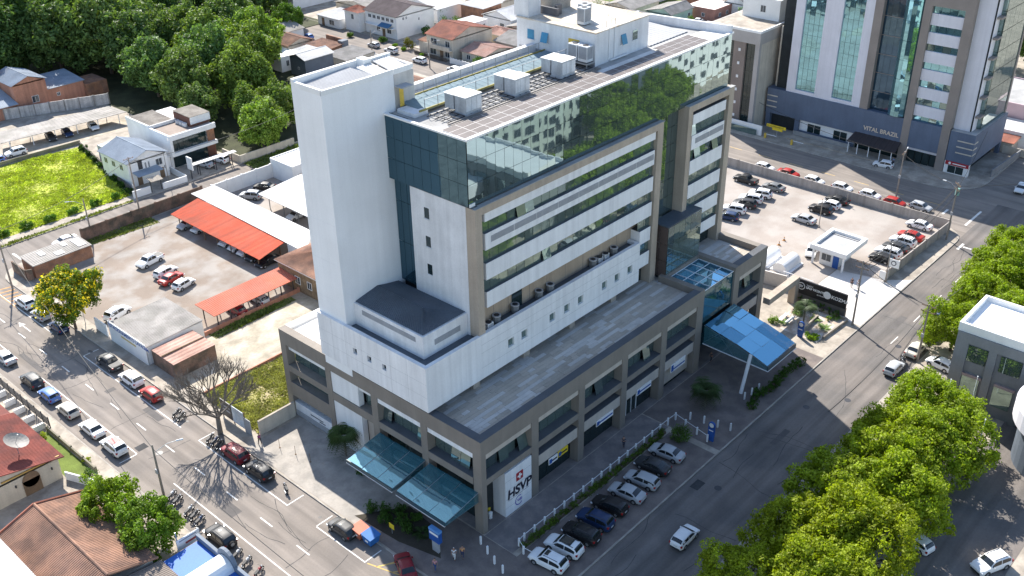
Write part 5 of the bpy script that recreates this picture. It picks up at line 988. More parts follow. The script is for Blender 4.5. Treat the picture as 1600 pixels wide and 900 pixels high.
# ribbon windows on the right
for k in range(9):
    z = 2.9+k*3.58; vp('pale_band', palewall, (VX+.1, VX+1.2, 3.6, 9.75, z-.1, z+2.1))
    row('x', 3.62, 9.73, z+2.12, z+3.46, VX+.4, vitalglass, 1.52, name='ribbon_pane', T=V, alt=winglass)
for k in range(4): row('x', 3.7+k*1.5, 5.1+k*1.5, .15, 2.7, VX+.5, darkglass, 1.5, name='shop_pane', T=V)
vp('pale_wall', palewall, (VX+1.0, VX+1.2, -1.2, 1.9, 8.8, 35.6)); vp('side_wall', palewall, (VX+1.2, VX+3.4, -1.55, -1.5, 8.8, 35.6))
for k in range(7): pane('x', -2.4, -1.25, 8.9+k*3.8, 8.9+k*3.8+3.7, VX+3.4, winglass, 'corner_pane', T=V); vp('corner_slab', brownp, (VX+1.4, VX+3.6, -2.5, -1.56, 8.9+k*3.8+2.6, 8.9+k*3.8+3.0))
for k in range(7): row('y', VX+3.5, 150.5, 8.9+k*3.8, 8.9+k*3.8+3.7, -2.45, winglass, 2.4, name='side_pane', T=V)
vp('side_frame', brownp, (150.5, 151.3, -2.6, -1.5, 8.8, 35.6)); vp('roof_slab', roofg, (VX, 151.3, -2.5, 40.8, 35.6, 36.0))
textpart(V, 'VITAL BRAZIL', 1.22, (VX-.31, 19.2, 4.75), (0, -1, 0), (0, 0, 1), goldm, bold=.02, extr=.05)
# street level of the tower
vp('ground_wall', white, (VX+.3, VX+1.2, 20.9, 33.6, .1, 3.4)); vp('kiosk_wall', white, (VX-.28, VX+.6, -2.9, 1.8, .1, 2.6)); vp('garage_mouth', core, (VX+.8, VX+1.25, 34.6, 40.6, .1, 3.4))
for y in (24.2, 30.2): win(V, 'x', VX+.3, y, .9, 3.0, 1.9, darkglass)
vp('red_sign', signred, (VX-.42, VX-.28, -2.9, 1.6, 1.9, 2.65)); vp('sign_bar', white, (VX-.44, VX-.421, -2.4, .2, 2.18, 2.38)); part(V, 'sign_disc', MB().tube((VX-.421, .75, 2.28), (VX-.44, .75, 2.28), .26, 12), white); win(V, 'x', VX-.28, -.5, .3, 3.0, 1.5, darkglass)
M('dark brown sheet', (.045, .035, .035), .6, .1, .6, 5)
part(V, 'awning', MB().rib_slab((VX-3.6, 21.0, 2.75), (VX-3.6, 10.6, 2.75), (VX-.35, 10.9, 3.9), (VX-.35, 20.8, 3.9), 9, .08, prof=(0, 0, 0, 0, 1)), MATS['dark brown sheet'])
for y in (11.4, 13.8, 16.2, 18.6, 20.6): vp('awning_post', wpost, (VX-3.3, VX-3.15, y-.07, y+.07, .1, 2.75))
vp('entrance_glass', darkglass, (VX+.5, VX+.6, 11.4, 20.8, .15, 3.3)); vp('entrance_step', pave, (VX-4.2, VX, 10.5, 34, .1, .35)); vp('ramp_rail', steel, (VX-1.6, VX-1.5, 21, 34, .4, 1.3))
wall_run('boundary_wall', 'grey ramp wall climbing the side street by the navy base', [(137.5, -6.3), (152, -7.0)], 1.5, .25, greyw)
T = thing('parking_sign', 'yellow parking sign on a pole at the office tower garage', 'sign', (128.6, 35.5, .1)); part(T, 'board', MB().box(128.5, 128.6, 33.5, 38.0, 2.6, 3.2), signyellow); part(T, 'lower_board', MB().box(128.5, 128.6, 34.2, 36.6, 2.1, 2.55), signyellow); part(T, 'post', MB().box(128.55, 128.65, 35.4, 35.5, .1, 2.6), steel); textpart(T, 'ESTACIONAMENTO', .45, (128.49, 37.9, 2.75), (0, -1, 0), (0, 0, 1), signink)
for y, q in ((31.5, 'right'), (37.8, 'left')):
    T = thing('ticket_post', 'yellow ticket barrier post, %s one at the office tower garage' % q, 'barrier', (128, y, .1)); part(T, 'cabinet', MB().box(127.8, 128.2, y-.2, y+.2, .1, 1.2), yellowp); part(T, 'arm', MB().box(127.95, 128.05, y-2.6, y-.2, 1.0, 1.1), wpost)
# stair block between hospital and office tower
B = thing('stair_block', 'narrow grey office block with slotted stair pier between hospital and office tower', 'building', (137, 46, .1))
def bp(n, m, *q):
    b = MB()
    for k in q: b.box(*k)
    return part(B, n, b, m)
bp('core', creamw, (130.6, 152, 42.3, 55, .1, 20.2)); bp('head', M('warm grey', (.40, .37, .35), .85, .08, .4, 6), (129.6, 153, 42.2, 55.5, 19.0, 21.4)); bp('roof', pave, (130, 152.5, 42.6, 55, 21.4, 21.5)); bp('roof_parapet', white, (129.6, 153, 42.2, 42.5, 21.4, 21.9), (129.6, 130, 42.5, 55.5, 21.4, 21.9))
bp('stair_pier', M('taupe concrete', (.235, .19, .165), .85, .1, .4, 6), (129.7, 130.6, 45.6, 48.4, .1, 19.0)); bp('edge_pier', MATS['warm grey'], (129.7, 130.6, 42.3, 43.3, .1, 19.0))
for k in range(6): bp('stair_slot', white, (129.62, 129.7, 46.7, 47.2, 2.5+k*2.9, 3.1+k*2.9))
for k in range(6):
    row('x', 43.35, 45.55, 1.2+k*2.95, 4.1+k*2.95, 130.2, darkglass, 1.1, name='stair_pane', T=B); row('x', 48.5, 54.8, 1.2+k*2.95, 4.1+k*2.95, 130.2, darkglass, 1.6, name='stair_pane', T=B)
for k in range(4): bp('balcony', creamw, (138.5, 143, 41.0, 42.3, 7.5+k*3, 8.4+k*3)); win(B, 'y', 42.3, 140.7, 8.5+k*3, 3.0, 1.7)
bp('low_wall', white, (128.4, 128.6, 39, 55, .1, 2.3)); bp('glass_fence', winglass, (127.9, 128.0, 40, 48, .1, 1.4)); bp('upper_storey', white, (140, 150, 44, 53, 21.5, 26)); win(B, 'x', 140, 48, 23, 1.2, 1.4)
# houses right of the office tower
house('pale pink house with rooftop solar panels at the right edge', 164, 182, -8, 8, 6.4, 'flat', .3, roofg, M('pale pink wall', (.58, .43, .46), .85, .06, .5, 5), [('x', 1.5, 3.2, 1.6, 1.3)], name='pink_house'); house('white flat roofed house right of the office tower', 156, 163.5, -9, 5, 3.4, 'flat', .2, metal_w, white); house('small terracotta roof in front of the white flat roof at right', 152.2, 157.5, -5, 2.0, 2.4, 'sx', .6, terracotta, creamw)
wall_run('garden_wall', 'cream wall below the terracotta roof at the right edge', [(151.8, -3.4), (151.8, -8.5), (162, -9.6)], 1.6, .2, creamw)
# ------------------------------------------------------------------ car park opposite the entrance
panelwall = M('precast wall', (.40, .355, .32), .9, .14, .4, 6, .1, streak=.2)
wall_run('boundary_wall', 'long grey precast wall between car park and rear street', [(109.6, 60), (109.6, -9.2)], 1.9, .18, panelwall, post=5.2); wall_run('boundary_wall', 'grey precast wall between car park and front pavement', [(109.4, -9.3), (85.2, -8.7)], 1.9, .18, panelwall, post=4.8)
T = thing('gatehouse', 'white flat roofed gatehouse with wide eaves at the car park entrance', 'gatehouse', (86, .3, .14)); part(T, 'wall', MB().box(83.6, 88.8, -1.0, 2.2, .14, 3.0), white); part(T, 'blue_panel', MB().box(83.5, 83.6, -1.2, -.2, .14, 2.7), signblue); part(T, 'roof_deck', MB().box(83.0, 89.6, -2.2, 3.0, 3.2, 3.3), metal_g)
for q in ((82.4, 90.2, -2.8, -2.2), (82.4, 90.2, 3.0, 3.6), (82.4, 83.0, -2.2, 3.0), (89.6, 90.2, -2.2, 3.0)): part(T, 'fascia', MB().box(*q, 2.95, 3.75), white)
part(T, 'roof_gutter', MB().box(88.9, 89.0, -2.1, 2.9, 3.3, 3.36), darkm); win(T, 'x', 83.6, 1.0, 1.0, 1.6, 1.2); part(T, 'post', MB().box(82.8, 83.1, -2.4, -2.1, .14, 2.95), wpost); part(T, 'post', MB().box(82.8, 83.1, 2.9, 3.2, .14, 2.95), wpost)
T = thing('mesh_fence', 'see-through grey mesh fence beside the gatehouse', 'fence', (85, -5, .14))
for k in range(22): part(T, 'picket', MB().box(84.98, 85.02, -8.5+k*.28, -8.47+k*.28, .14, 2.0), steel)
for z in (.3, 1.1, 1.95): part(T, 'rail', MB().box(84.97, 85.03, -8.6, -2.4, z, z+.05), steel)
for k in range(3):
    T = thing('lamp_pole', ['thin white lamp post beside the silver sedan in the car park', 'thin lamp post by the precast wall of the car park', 'thin lamp post among the car park entrance cars'][k], 'pole', [(95.8, 8.5, .15), (107.5, 9.0, .15), (84.6, -8.9, .14)][k]); x, y, z = T.location; part(T, 'mast', MB().tube((x, y, z), (x, y, z+[5.5, 2.2, 6.5][k]), .07, 6), polem); part(T, 'base', MB().box(x-.15, x+.15, y-.15, y+.15, z, z+.2), polem)
T = thing('camera_sign', 'white sign board with round logo on the car park corner post', 'sign', (84.8, -9.0, .14)); part(T, 'board', MB().box(84.7, 84.8, -10.6, -8.8, 3.0, 4.4), white); part(T, 'ring', MB().tube((84.69, -9.7, 3.75), (84.66, -9.7, 3.75), .42, 14), signink); part(T, 'ring_centre', MB().tube((84.655, -9.7, 3.75), (84.65, -9.7, 3.75), .3, 14), white); part(T, 'post', MB().box(84.8, 84.9, -9.1, -9.0, .14, 4.4), steel)
T = thing('notice_board', 'small white notice board at the gate of the car park', 'sign', (84.4, -8.4, .14)); part(T, 'board', MB().box(84.3, 84.4, -8.9, -7.9, .6, 2.0), white); part(T, 'leg', MB().box(84.34, 84.38, -8.8, -8.75, .14, .6), steel)
for k, (y, q) in enumerate(((9.2, 'left'), (5.6, 'right'))):
    T = thing('barrel_shelter', 'white barrel-vault cover at the car park entrance, %s of two' % q, 'shelter', (79, y, .14)); b = MB(); n = 10
    for i in range(n): t0, t1 = math.pi*i/n, math.pi*(i+1)/n; b.quad((76.5, y+1.25*math.cos(t0), .3+1.5*math.sin(t0)), (76.5, y+1.25*math.cos(t1), .3+1.5*math.sin(t1)), (81.5, y+1.25*math.cos(t1), .3+1.5*math.sin(t1)), (81.5, y+1.25*math.cos(t0), .3+1.5*math.sin(t0)))
    part(T, 'vault', b, white, True); part(T, 'end_panel', MB().quad(*[(76.5, y+1.25*math.cos(math.pi*i/n), .3+1.5*math.sin(math.pi*i/n)) for i in range(n+1)]), white); part(T, 'base', MB().box(76.4, 81.6, y-1.7, y+1.7, .14, .3), white)
wall_run('planter_wall', 'pale concrete wall behind the black sign', [(70.6, 12.5), (72.4, 2.0)], 2.3, .25, apron)
T = thing('gate_grille', 'white railing gate behind the black sign board', 'gate', (75, 1, .14))
for k in range(14): part(T, 'bar', MB().box(74.3, 74.34, -1.4+k*.38, -1.36+k*.38, .14, 1.9), wpost)
for z in (.3, 1.85): part(T, 'rail', MB().box(74.28, 74.36, -1.5, 3.8, z, z+.06), wpost)
# black sign and garden at the entrance
T = thing('sign_wall', 'black sign wall with white logos standing over a planted bed', 'sign', (70.2, -4.6, .14)); part(T, 'panel', MB().box(70.1, 70.4, -9.0, -.6, 1.6, 4.0), black); part(T, 'plinth', MB().box(70.15, 70.6, -9.0, -.6, .14, 1.6), M('dark plinth', (.12, .11, .10), .9, .1, .5, 5))
textpart(T, 'SÃO VICENTE', .50, (70.09, -2.35, 2.8), (0, -1, 0), (0, 0, 1), white, bold=.02); textpart(T, 'hospital', .34, (70.09, -2.4, 3.3), (0, -1, 0), (0, 0, 1), white); textpart(T, 'de Paulo', .34, (70.09, -4.2, 2.25), (0, -1, 0), (0, 0, 1), white); textpart(T, 'KOZMA', .78, (70.09, -6.55, 2.55), (0, -1, 0), (0, 0, 1), white, bold=.02)
part(T, 'logo_disc', MB().tube((70.09, -5.85, 2.85), (70.06, -5.85, 2.85), .62, 18), white); part(T, 'logo_ring', MB().tube((70.09, -1.55, 2.95), (70.07, -1.55, 2.95), .62, 18), white); part(T, 'logo_core', MB().tube((70.065, -1.55, 2.95), (70.06, -1.55, 2.95), .5, 18), black); textpart(T, 'SV', .6, (70.05, -1.2, 2.75), (0, -1, 0), (0, 0, 1), white, bold=.015)
T = thing('portal_frame', 'concrete portal beam linking the podium to the black sign', 'portal', (65, -.5, .14)); part(T, 'beam', MB().box(60.6, 69.8, -1.3, -.2, 3.6, 4.6), beige); part(T, 'pillar', MB().box(68.7, 69.8, -1.3, -.2, .14, 3.6), beige)
wall_run('planter_wall', 'low concrete planter wall round the entrance garden', [(62.5, -9.4), (69.5, -9.8), (69.6, -1.6)], .5, .3, pave); wall_run('planter_wall', 'short inner planter wall among the cycads', [(62.5, -6.2), (67.5, -6.0)], .6, .25, pave)
for k, y in enumerate((-2.2, -3.4)):
    T = thing('garden_bench', 'white slatted bench in the entrance garden, %s one' % ('inner', 'outer')[k], 'bench', (63.8, y, .14)); 
    for j in range(3): part(T, 'seat_slat', MB().box(62.6, 65.0, y-.25+j*.18, y-.11+j*.18, .52, .57), wpost)
    for x in (62.8, 64.7): part(T, 'leg', MB().box(x, x+.08, y-.2, y+.25, .14, .52), wpost)
def totem(x, y, lab, h=2.6, w=.9, colr=signblue, rnd=True):
    T = thing('totem_sign', lab, 'sign', (x, y, .14)); part(T, 'panel', MB().box(x-.12, x+.12, y-w/2, y+w/2, .9, h), colr); part(T, 'foot', MB().box(x-.1, x+.1, y-w/2+.05, y+w/2-.05, .14, .9), metal_g if not rnd else colr)
    if rnd: part(T, 'arched_top', MB().tube((x-.12, y, h), (x+.12, y, h), w/2, 14), colr); part(T, 'disc', MB().tube((x-.13, y, h-.02), (x-.14, y, h-.02), w*.36, 14), white)
    part(T, 'text_bar', MB().box(x-.14, x-.12, y-w*.35, y+w*.35, h-.9, h-.75), white)
totem(60.9, -6.6, 'blue round-topped totem sign in the entrance garden', 2.3); totem(31.5, -10.0, 'blue round-topped totem sign at the plaza fence end', 2.6); 
T = thing('totem_sign', 'blue and white square totem sign on grey foot at the street corner', 'sign', (-5.0, 2.2, .14)); part(T, 'panel', MB().box(-5.25, -4.75, 1.4, 2.95, 1.7, 3.3), signblue); part(T, 'foot', MB().box(-5.15, -4.85, 1.7, 2.65, .14, 1.7), metal_g); part(T, 'cap', MB().box(-5.27, -4.73, 1.38, 2.97, 3.1, 3.4), M('light blue', (.12, .3, .6), .5, .1, 1, 5)); part(T, 'white_band', MB().box(-5.265, -5.25, 1.5, 2.85, 2.65, 2.95), white)
T = thing('street_sign', 'small yellow sign on a short pole beside the planted corner', 'sign', (-6.4, 7.9, .14)); part(T, 'board', MB().box(-6.42, -6.38, 7.5, 8.3, .9, 1.6), signyellow); part(T, 'post', MB().box(-6.41, -6.35, 7.86, 7.94, .14, .9), steel)
# ------------------------------------------------------------------ buildings on the near side of the cross street
G = thing('grey_building', 'dark grey two-storey building with white flat roof at the right edge', 'building', (64, -45, .1))
def gp(n, m, *q):
    b = MB()
    for k in q: b.box(*k)
    return part(G, n, b, m)
gp('wall', greyw, (59.6, 68.3, -62, -28.4, .1, 11.4)); gp('roof', M('bright white membrane', (.85, .84, .83), .7, .05, .3, 5), (59.8, 68.1, -61.8, -28.6, 11.35, 11.5))
for q in ((59.35, 68.4, -28.7, -28.3), (59.35, 59.7, -62, -28.7), (68.05, 68.4, -62, -28.7)): gp('parapet', white, (*q, 11.0, 12.2))
gp('frame_post', greyw, (59.2, 59.58, -30.0, -28.4, .1, 9.6)); gp('frame_beam', greyw, (59.2, 59.34, -62, -28.42, 9.6, 10.98)); 
for k in range(7): gp('frame_post', greyw, (59.2, 59.6, -33.6-k*4.2, -32.6-k*4.2, .1, 9.6))
for k in range(7):
    a, b = -32.6-k*4.2+.15, -29.9-k*4.2; a, b = min(a, b), max(a, b); pane('x', a, b, 7.0, 9.3, 59.45, glazing, 'upper_window', T=G); pane('x', a+.2, b, 1.8, 4.8, 59.45, winglass, 'lower_window', T=G); gp('lintel', M('pink render', (.35, .27, .27), .8, .1, .5, 5), (59.3, 59.6, a, b, 4.8, 5.2))
C_ = thing('round_pavilion', 'curved white rimmed pavilion with dark columns at the right edge', 'building', (55, -45, .1)); ring = lambda r: [(55.6+r*math.cos(i*math.pi/20), -45.5+r*math.sin(i*math.pi/20)) for i in range(40)]
part(C_, 'drum', MB().prism(ring(6.6), .1, 6.0), M('slate blue', (.12, .145, .18), .7, .1, .5, 5)); part(C_, 'rim', MB().prism(ring(7.6), 6.0, 8.2), palewall); part(C_, 'rim_top', MB().prism(ring(7.3), 8.2, 8.3), white)
for i in range(20, 36): x, y = ring(6.7)[i]; part(C_, 'glass_panel', MB().box(x-.05, x+.05, y-.45, y+.45, .3, 5.8), darkglass) if i % 2 else part(C_, 'column', MB().tube((55.6+(x-55.6)*1.06, -45.5+(y+45.5)*1.06, .1), (55.6+(x-55.6)*1.06, -45.5+(y+45.5)*1.06, 6.0), .4, 8), MATS['slate blue'])
wall_run('planter_wall', 'low white wall under the street trees by the pavilion', [(44.6, -37.6), (47.8, -36.4)], .7, .3, pave)
house('pale apartment block across the street mirrored in the hospital glass', 71, 102, -66, -50, 16, 'flat', .8, roofg, M('pale green render', (.50, .53, .48), .85, .1, .4, 5, 0, streak=.15), [('Y', 73.4+k*3.4, 1.4+j*2.9, 1.9, 1.8) for k in range(9) for j in range(5)], wfr=louver, name='apartment_block', cat='building')
house('white block farther along the cross street mirrored in the glass', 134, 190, -72, -52, 13, 'flat', .8, metal_w, white, [('Y', 137+k*4.2, 2.2+j*3.4, 1.8, 1.5) for k in range(12) for j in range(3)], wfr=louver, name='apartment_block', cat='building'); house('low pale roofed house mirrored low in the hospital glass', 106, 126, -74, -60, 4, 'gx', 1.5, metal_w, creamw)
# ------------------------------------------------------------------ houses at the lower left
T = house('cream house with dark red tiled roof and satellite dish at lower left', -40, -26.4, 45.6, 58, 3.3, 'gy', 2.0, terracotta3, creamw, [('y', -35.5, 1.4, 1.4, 1.0)], [], o=.6, rpos=.36)
part(T, 'arched_gate', MB().box(-31.0, -28.9, 45.5, 45.6, .1, 2.2), wood); part(T, 'gate_arch', MB().tube((-29.95, 45.55, 2.2), (-29.95, 45.5, 2.2), 1.05, 14), wood)
for x in (-31.8, -27.4): part(T, 'wall_lamp', MB().box(x-.08, x+.08, 45.42, 45.6, 2.0, 2.3), darkm)
part(T, 'gable_band', MB().tube((-33.2, 45.52, 3.55), (-26.2, 45.52, 3.4), .12, 4), M('ochre', (.5, .32, .1), .7, .1, 1, 5)); part(T, 'rear_roof', MB().rib_slab((-26.0, 66, 3.0), (-26.0, 58.2, 3.0), (-30, 58.2, 4.2), (-30, 66, 4.2), 20), terracotta3); part(T, 'rear_wing', MB().box(-38, -26.5, 58, 68, .1, 3.0), white)
D = thing('satellite_dish', 'large pale mesh satellite dish on the dark red tiled roof', 'satellite dish', (-29.6, 48.3, 5.0)); b = MB(); n = 16; c = Vector((-29.6, 48.3, 5.9)); ax = Vector((.35, -.25, 1)).normalized(); u = ax.orthogonal().normalized(); v = ax.cross(u)
for j in range(4):
    for i in range(n):
        P4 = []
        for jj, ii in ((j, i), (j+1, i), (j+1, i+1), (j, i+1)): r = 1.45*jj/4; t = 2*math.pi*ii/n; P4.append(c+(u*math.cos(t)+v*math.sin(t))*r+ax*(r*r*.22))
        b.quad(*P4)
part(D, 'reflector', b, M('dish mesh', (.25, .235, .215), .6, .1, 1, 6)); part(D, 'mast', MB().tube((-29.6, 48.3, 4.3), c, .06, 6), steel); part(D, 'feed_arm', MB().tube(c, c+ax*1.1, .03, 5), steel); part(D, 'feed_horn', MB().tube(c+ax*1.1, c+ax*1.3, .09, 6), steel)
T = thing('tiled_hall', 'long building with worn orange clay tile roof at the lower left corner', 'house', (-31, 29, .1)); part(T, 'wall', MB().box(-36.8, -27.9, 21.6, 37.0, .1, 3.2), creamw); r = -32.8
part(T, 'roof_slope', MB().rib_slab((-27.4, 21.2, 3.3), (-27.4, 37.4, 3.3), (r, 37.4, 4.9), (r, 21.2, 4.9), 58), terracotta2); part(T, 'roof_slope', MB().rib_slab((-37.6, 37.4, 3.3), (-37.6, 21.2, 3.3), (r, 21.2, 4.9), (r, 37.4, 4.9), 58), terracotta2)
part(T, 'ridge', MB().tube((r, 21.2, 4.95), (r, 37.4, 4.95), .16, 6), terracotta2); part(T, 'verge', MB().tube((-27.4, 37.4, 3.4), (r, 37.4, 5.0), .14, 5), terracotta); part(T, 'verge', MB().tube((-37.6, 37.4, 3.4), (r, 37.4, 5.0), .14, 5), terracotta); part(T, 'verge', MB().tube((-27.4, 21.2, 3.4), (r, 21.2, 5.0), .14, 5), terracotta2)
part(T, 'gable', prism_y(36.8, 37.0, [(-36.8, 3.1), (-27.9, 3.1), (r, 4.7)]), creamw)
house('grey ribbed roof below the worn clay tile hall', -37, -27.6, 8, 20.8, 2.9, 'gy', .8, M('brown fibre roof', (.24, .20, .17), .9, .15, .4, 5), creamw, name='shed', cat='shed'); house('white ribbed roof at the bottom left corner', -52, -38.2, 12, 36, 4.6, 'sx', .5, metal_w, white, pitch=.4, name='shed', cat='shed')
T = thing('blue_court', 'bright blue roofed shop front with white barrel cover at the bottom', 'building', (-25, 17, .1)); part(T, 'wall', MB().box(-27.3, -22.6, 8, 21.0, .1, 2.6), M('blue grey wall', (.20, .23, .27), .85, .1, .5, 5)); part(T, 'blue_roof', MB().box(-27.2, -22.9, 8.2, 20.9, 2.6, 2.72), M('blue paint', (.03, .14, .50), .6, .08, .4, 5)); part(T, 'front_parapet', MB().box(-22.85, -22.5, 8, 21.2, 2.6, 3.4), MATS['blue grey wall']); part(T, 'front_arch', MB().tube((-22.86, 15.4, 3.2), (-22.49, 15.4, 3.2), 1.6, 18), MATS['blue grey wall'])
b = MB()
for i in range(10): t0, t1 = math.pi*i/10, math.pi*(i+1)/10; b.quad((-27.4, 15.4+1.45*math.cos(t0), 2.73+1.3*math.sin(t0)), (-27.4, 15.4+1.45*math.cos(t1), 2.73+1.3*math.sin(t1)), (-22.9, 15.4+1.45*math.cos(t1), 2.73+1.3*math.sin(t1)), (-22.9, 15.4+1.45*math.cos(t0), 2.73+1.3*math.sin(t0)))
part(T, 'barrel_cover', b, white, True)
T = thing('street_banner', 'white shop banner on two posts beside the blue roof', 'sign', (-22.8, 22.5, .1)); part(T, 'board', MB().box(-24.9, -22.1, 21.7, 21.8, 2.0, 3.5), white); part(T, 'post', MB().box(-22.3, -22.2, 21.8, 21.9, .1, 3.6), steel); part(T, 'post', MB().box(-24.8, -24.7, 21.8, 21.9, .1, 4.6), steel); part(T, 'text_line', MB().box(-23.9, -22.4, 21.68, 21.699, 2.5, 2.75), M('red ink', (.4, .05, .05), .6, .05, 1, 5)); part(T, 'text_line', MB().box(-24.6, -22.5, 21.68, 21.699, 3.15, 3.3), louver)
T = thing('iron_fence', 'dark iron street fence with white gate panels at left', 'fence', (-22.7, 64, .13))
for k in range(26): part(T, 'picket_panel', MB().box(-22.73, -22.69, 56.4+k*.6, 56.85+k*.6, .3, 1.7), M('fence grey', (.14, .135, .13), .8, .1, 1, 5))
for k in range(9): part(T, 'post', MB().box(-22.77, -22.65, 56.3+k*1.95, 56.42+k*1.95, .13, 1.9), darkm)
for k in range(5): part(T, 'white_gate_panel', MB().box(-24.6, -23.2, 56.8+k*2.8, 57.1+k*2.8, .13, 1.0), white)
wall_run('garden_wall', 'low mossy garden wall with thin railing at lower left', [(-23.2, 56.0), (-23.2, 43.6)], .7, .2, M('mossy wall', (.22, .2, .15)), post=3.1); wall_run('garden_wall', 'white low wall between cream house and clay tile hall', [(-26.3, 45.0), (-23.6, 38.2)], 1.2, .2, white)
sheet('lawn', [(-26.2, 45.2), (-23.4, 43.4), (-23.4, 56), (-26, 56)], .14, M('lawn', (.12, .16, .03), .95, .25, .5, 6, .4))
# ------------------------------------------------------------------ vehicles (heading: 0 = +x, 90 = +y)
g1 = 'cars parked along the left street by the yards'
car('suv', 'white', -10.1, 90.0, 90, 'white SUV parked nearest the orange hatching by the flowering tree', g1); car('hatch', 'silver', -10.2, 84.6, 90, 'silver hatchback parked second from the orange hatching', g1); car('hatch', 'navy', -10.1, 79.0, 90, 'dark blue hatchback parked beside the flowering tree trunk', g1)
car('pickup', 'dark', -10.0, 64.0, 90, 'dark pickup with grey bed cover outside the grey corrugated shed', g1); car('suv', 'white', -10.1, 57.8, 90, 'white SUV parked between dark pickup and red hatchback', g1); car('hatch', 'red', -10.2, 52.5, 90, 'red hatchback parked under the bare tree', g1); car('suv', 'maroon', -10.1, 33.0, 90, 'deep red SUV parked beside the hoarding of the weedy plot', g1); car('suv', 'black', -10.1, 27.9, 90, 'black SUV parked just behind the deep red SUV', g1); car('hatch', 'dark', -9.85, 12.4, 90, 'dark grey hatchback parked beside the street bins', g1); car('sedan', 'maroon', -9.2, 2.6, 62, 'crimson sedan turning at the street corner, cut by the frame', g1)
g2 = 'cars parked along the far left kerb'
car('sedan', 'silver', -19.3, 76.8, 90, 'silver sedan parked at the left picture edge', g2); car('sedan', 'white', -19.4, 83.2, 90, 'white car cut by the left picture edge', g2); car('suv', 'dark', -19.5, 68.0, 90, 'black-topped brown SUV parked in front of the blue hatchback', g2); car('hatch', 'blue', -19.5, 62.9, 90, 'bright blue hatchback parked at the left kerb', g2); car('hatch', 'beige', -19.5, 57.6, 90, 'cream hatchback parked behind the bright blue one', g2); car('sedan', 'white', -19.4, 51.4, 90, 'white sedan parked between cream hatchback and red-roofed SUV', g2)
T = car('suv', 'white', -19.4, 45.8, 90, 'white SUV with a red roof panel parked at the left kerb', g2); mk('red_roof_panel', MB().box(-1.0, .35, -.52, .52, 1.715, 1.738).mesh('red_roof_panel', signred), T)
T = car('suv', 'black', -19.8, 21.7, 90, 'black SUV with rear spare wheel beside the blue roof', g2); mk('spare_wheel', MB().tube((-2.22, 0, .95), (-2.42, 0, .95), .36, 14).mesh('spare_wheel', tyre), T); mk('wheel_cover', MB().tube((-2.421, 0, .95), (-2.44, 0, .95), .24, 14).mesh('wheel_cover', rimm), T)
g3 = 'cars parked at right angles to the hospital hedge'
for i, (x, y, k, c, l) in enumerate(((1.6, -8.5, 'suv', 'white', 'white SUV with small sunroof, nearest the street corner in the hedge row'), (4.35, -8.4, 'suv', 'white', 'white SUV with large black glass roof in the hedge row'), (7.2, -8.55, 'suv', 'black', 'black SUV third from the corner in the hedge row'), (10.0, -8.35, 'suv', 'navy', 'dark blue SUV fourth from the corner in the hedge row'), (13.0, -8.1, 'wagon', 'black', 'black wagon fifth from the corner in the hedge row'), (16.1, -8.3, 'sedan', 'silver', 'silver sedan in the middle of the hedge row'), (19.1, -8.3, 'wagon', 'silver', 'silver wagon right of the middle silver sedan in the hedge row'), (22.1, -7.7, 'sedan', 'dark', 'dark sedan second from the far end of the hedge row'), (25.3, -7.6, 'sedan', 'silver', 'silver sedan at the far end of the hedge row by the bush'))):
    T = car(k, c, x, y, 97, l, g3, z=.14)
    if i == 0: mk('sunroof', MB().box(-.1, .35, -.4, .4, 1.72, 1.745).mesh('sunroof', carglass), T)
    if i == 1: mk('glass_roof', MB().box(-1.1, .35, -.55, .55, 1.715, 1.745).mesh('glass_roof', carglass), T)
car('hatch', 'white', 14.5, -17.4, 2, 'white hatchback driving along the shaded cross street')
g4 = 'cars parked along the tree side kerb'
car('hatch', 'silver', 61.4, -20.7, 0, 'silver hatchback half under the street trees, nearest to them', g4); car('sedan', 'beige', 67.9, -21.0, 0, 'pale sedan parked behind the leaning utility pole', g4); car('suv', 'dark', 74.2, -20.7, 0, 'dark SUV with black roof on the tree side kerb', g4); car('wagon', 'navy', 79.7, -20.4, 0, 'dark blue car under the far street trees', g4); car('hatch', 'white', 66.4, -25.2, 80, 'white car half hidden beside the dark grey building', g4, z=.13)
car('hatch', 'white', 30.5, -37.0, 75, 'white car peeping out under the street tree crowns', g4, z=.14); car('hatch', 'white', 24.0, -36.2, 75, 'white car nose under the lowest street tree', g4, z=.14); car('suv', 'white', 32.5, -44.4, 155, 'white hatchback at the bottom right corner', None, z=.14)
g5 = 'cars in the car park opposite'
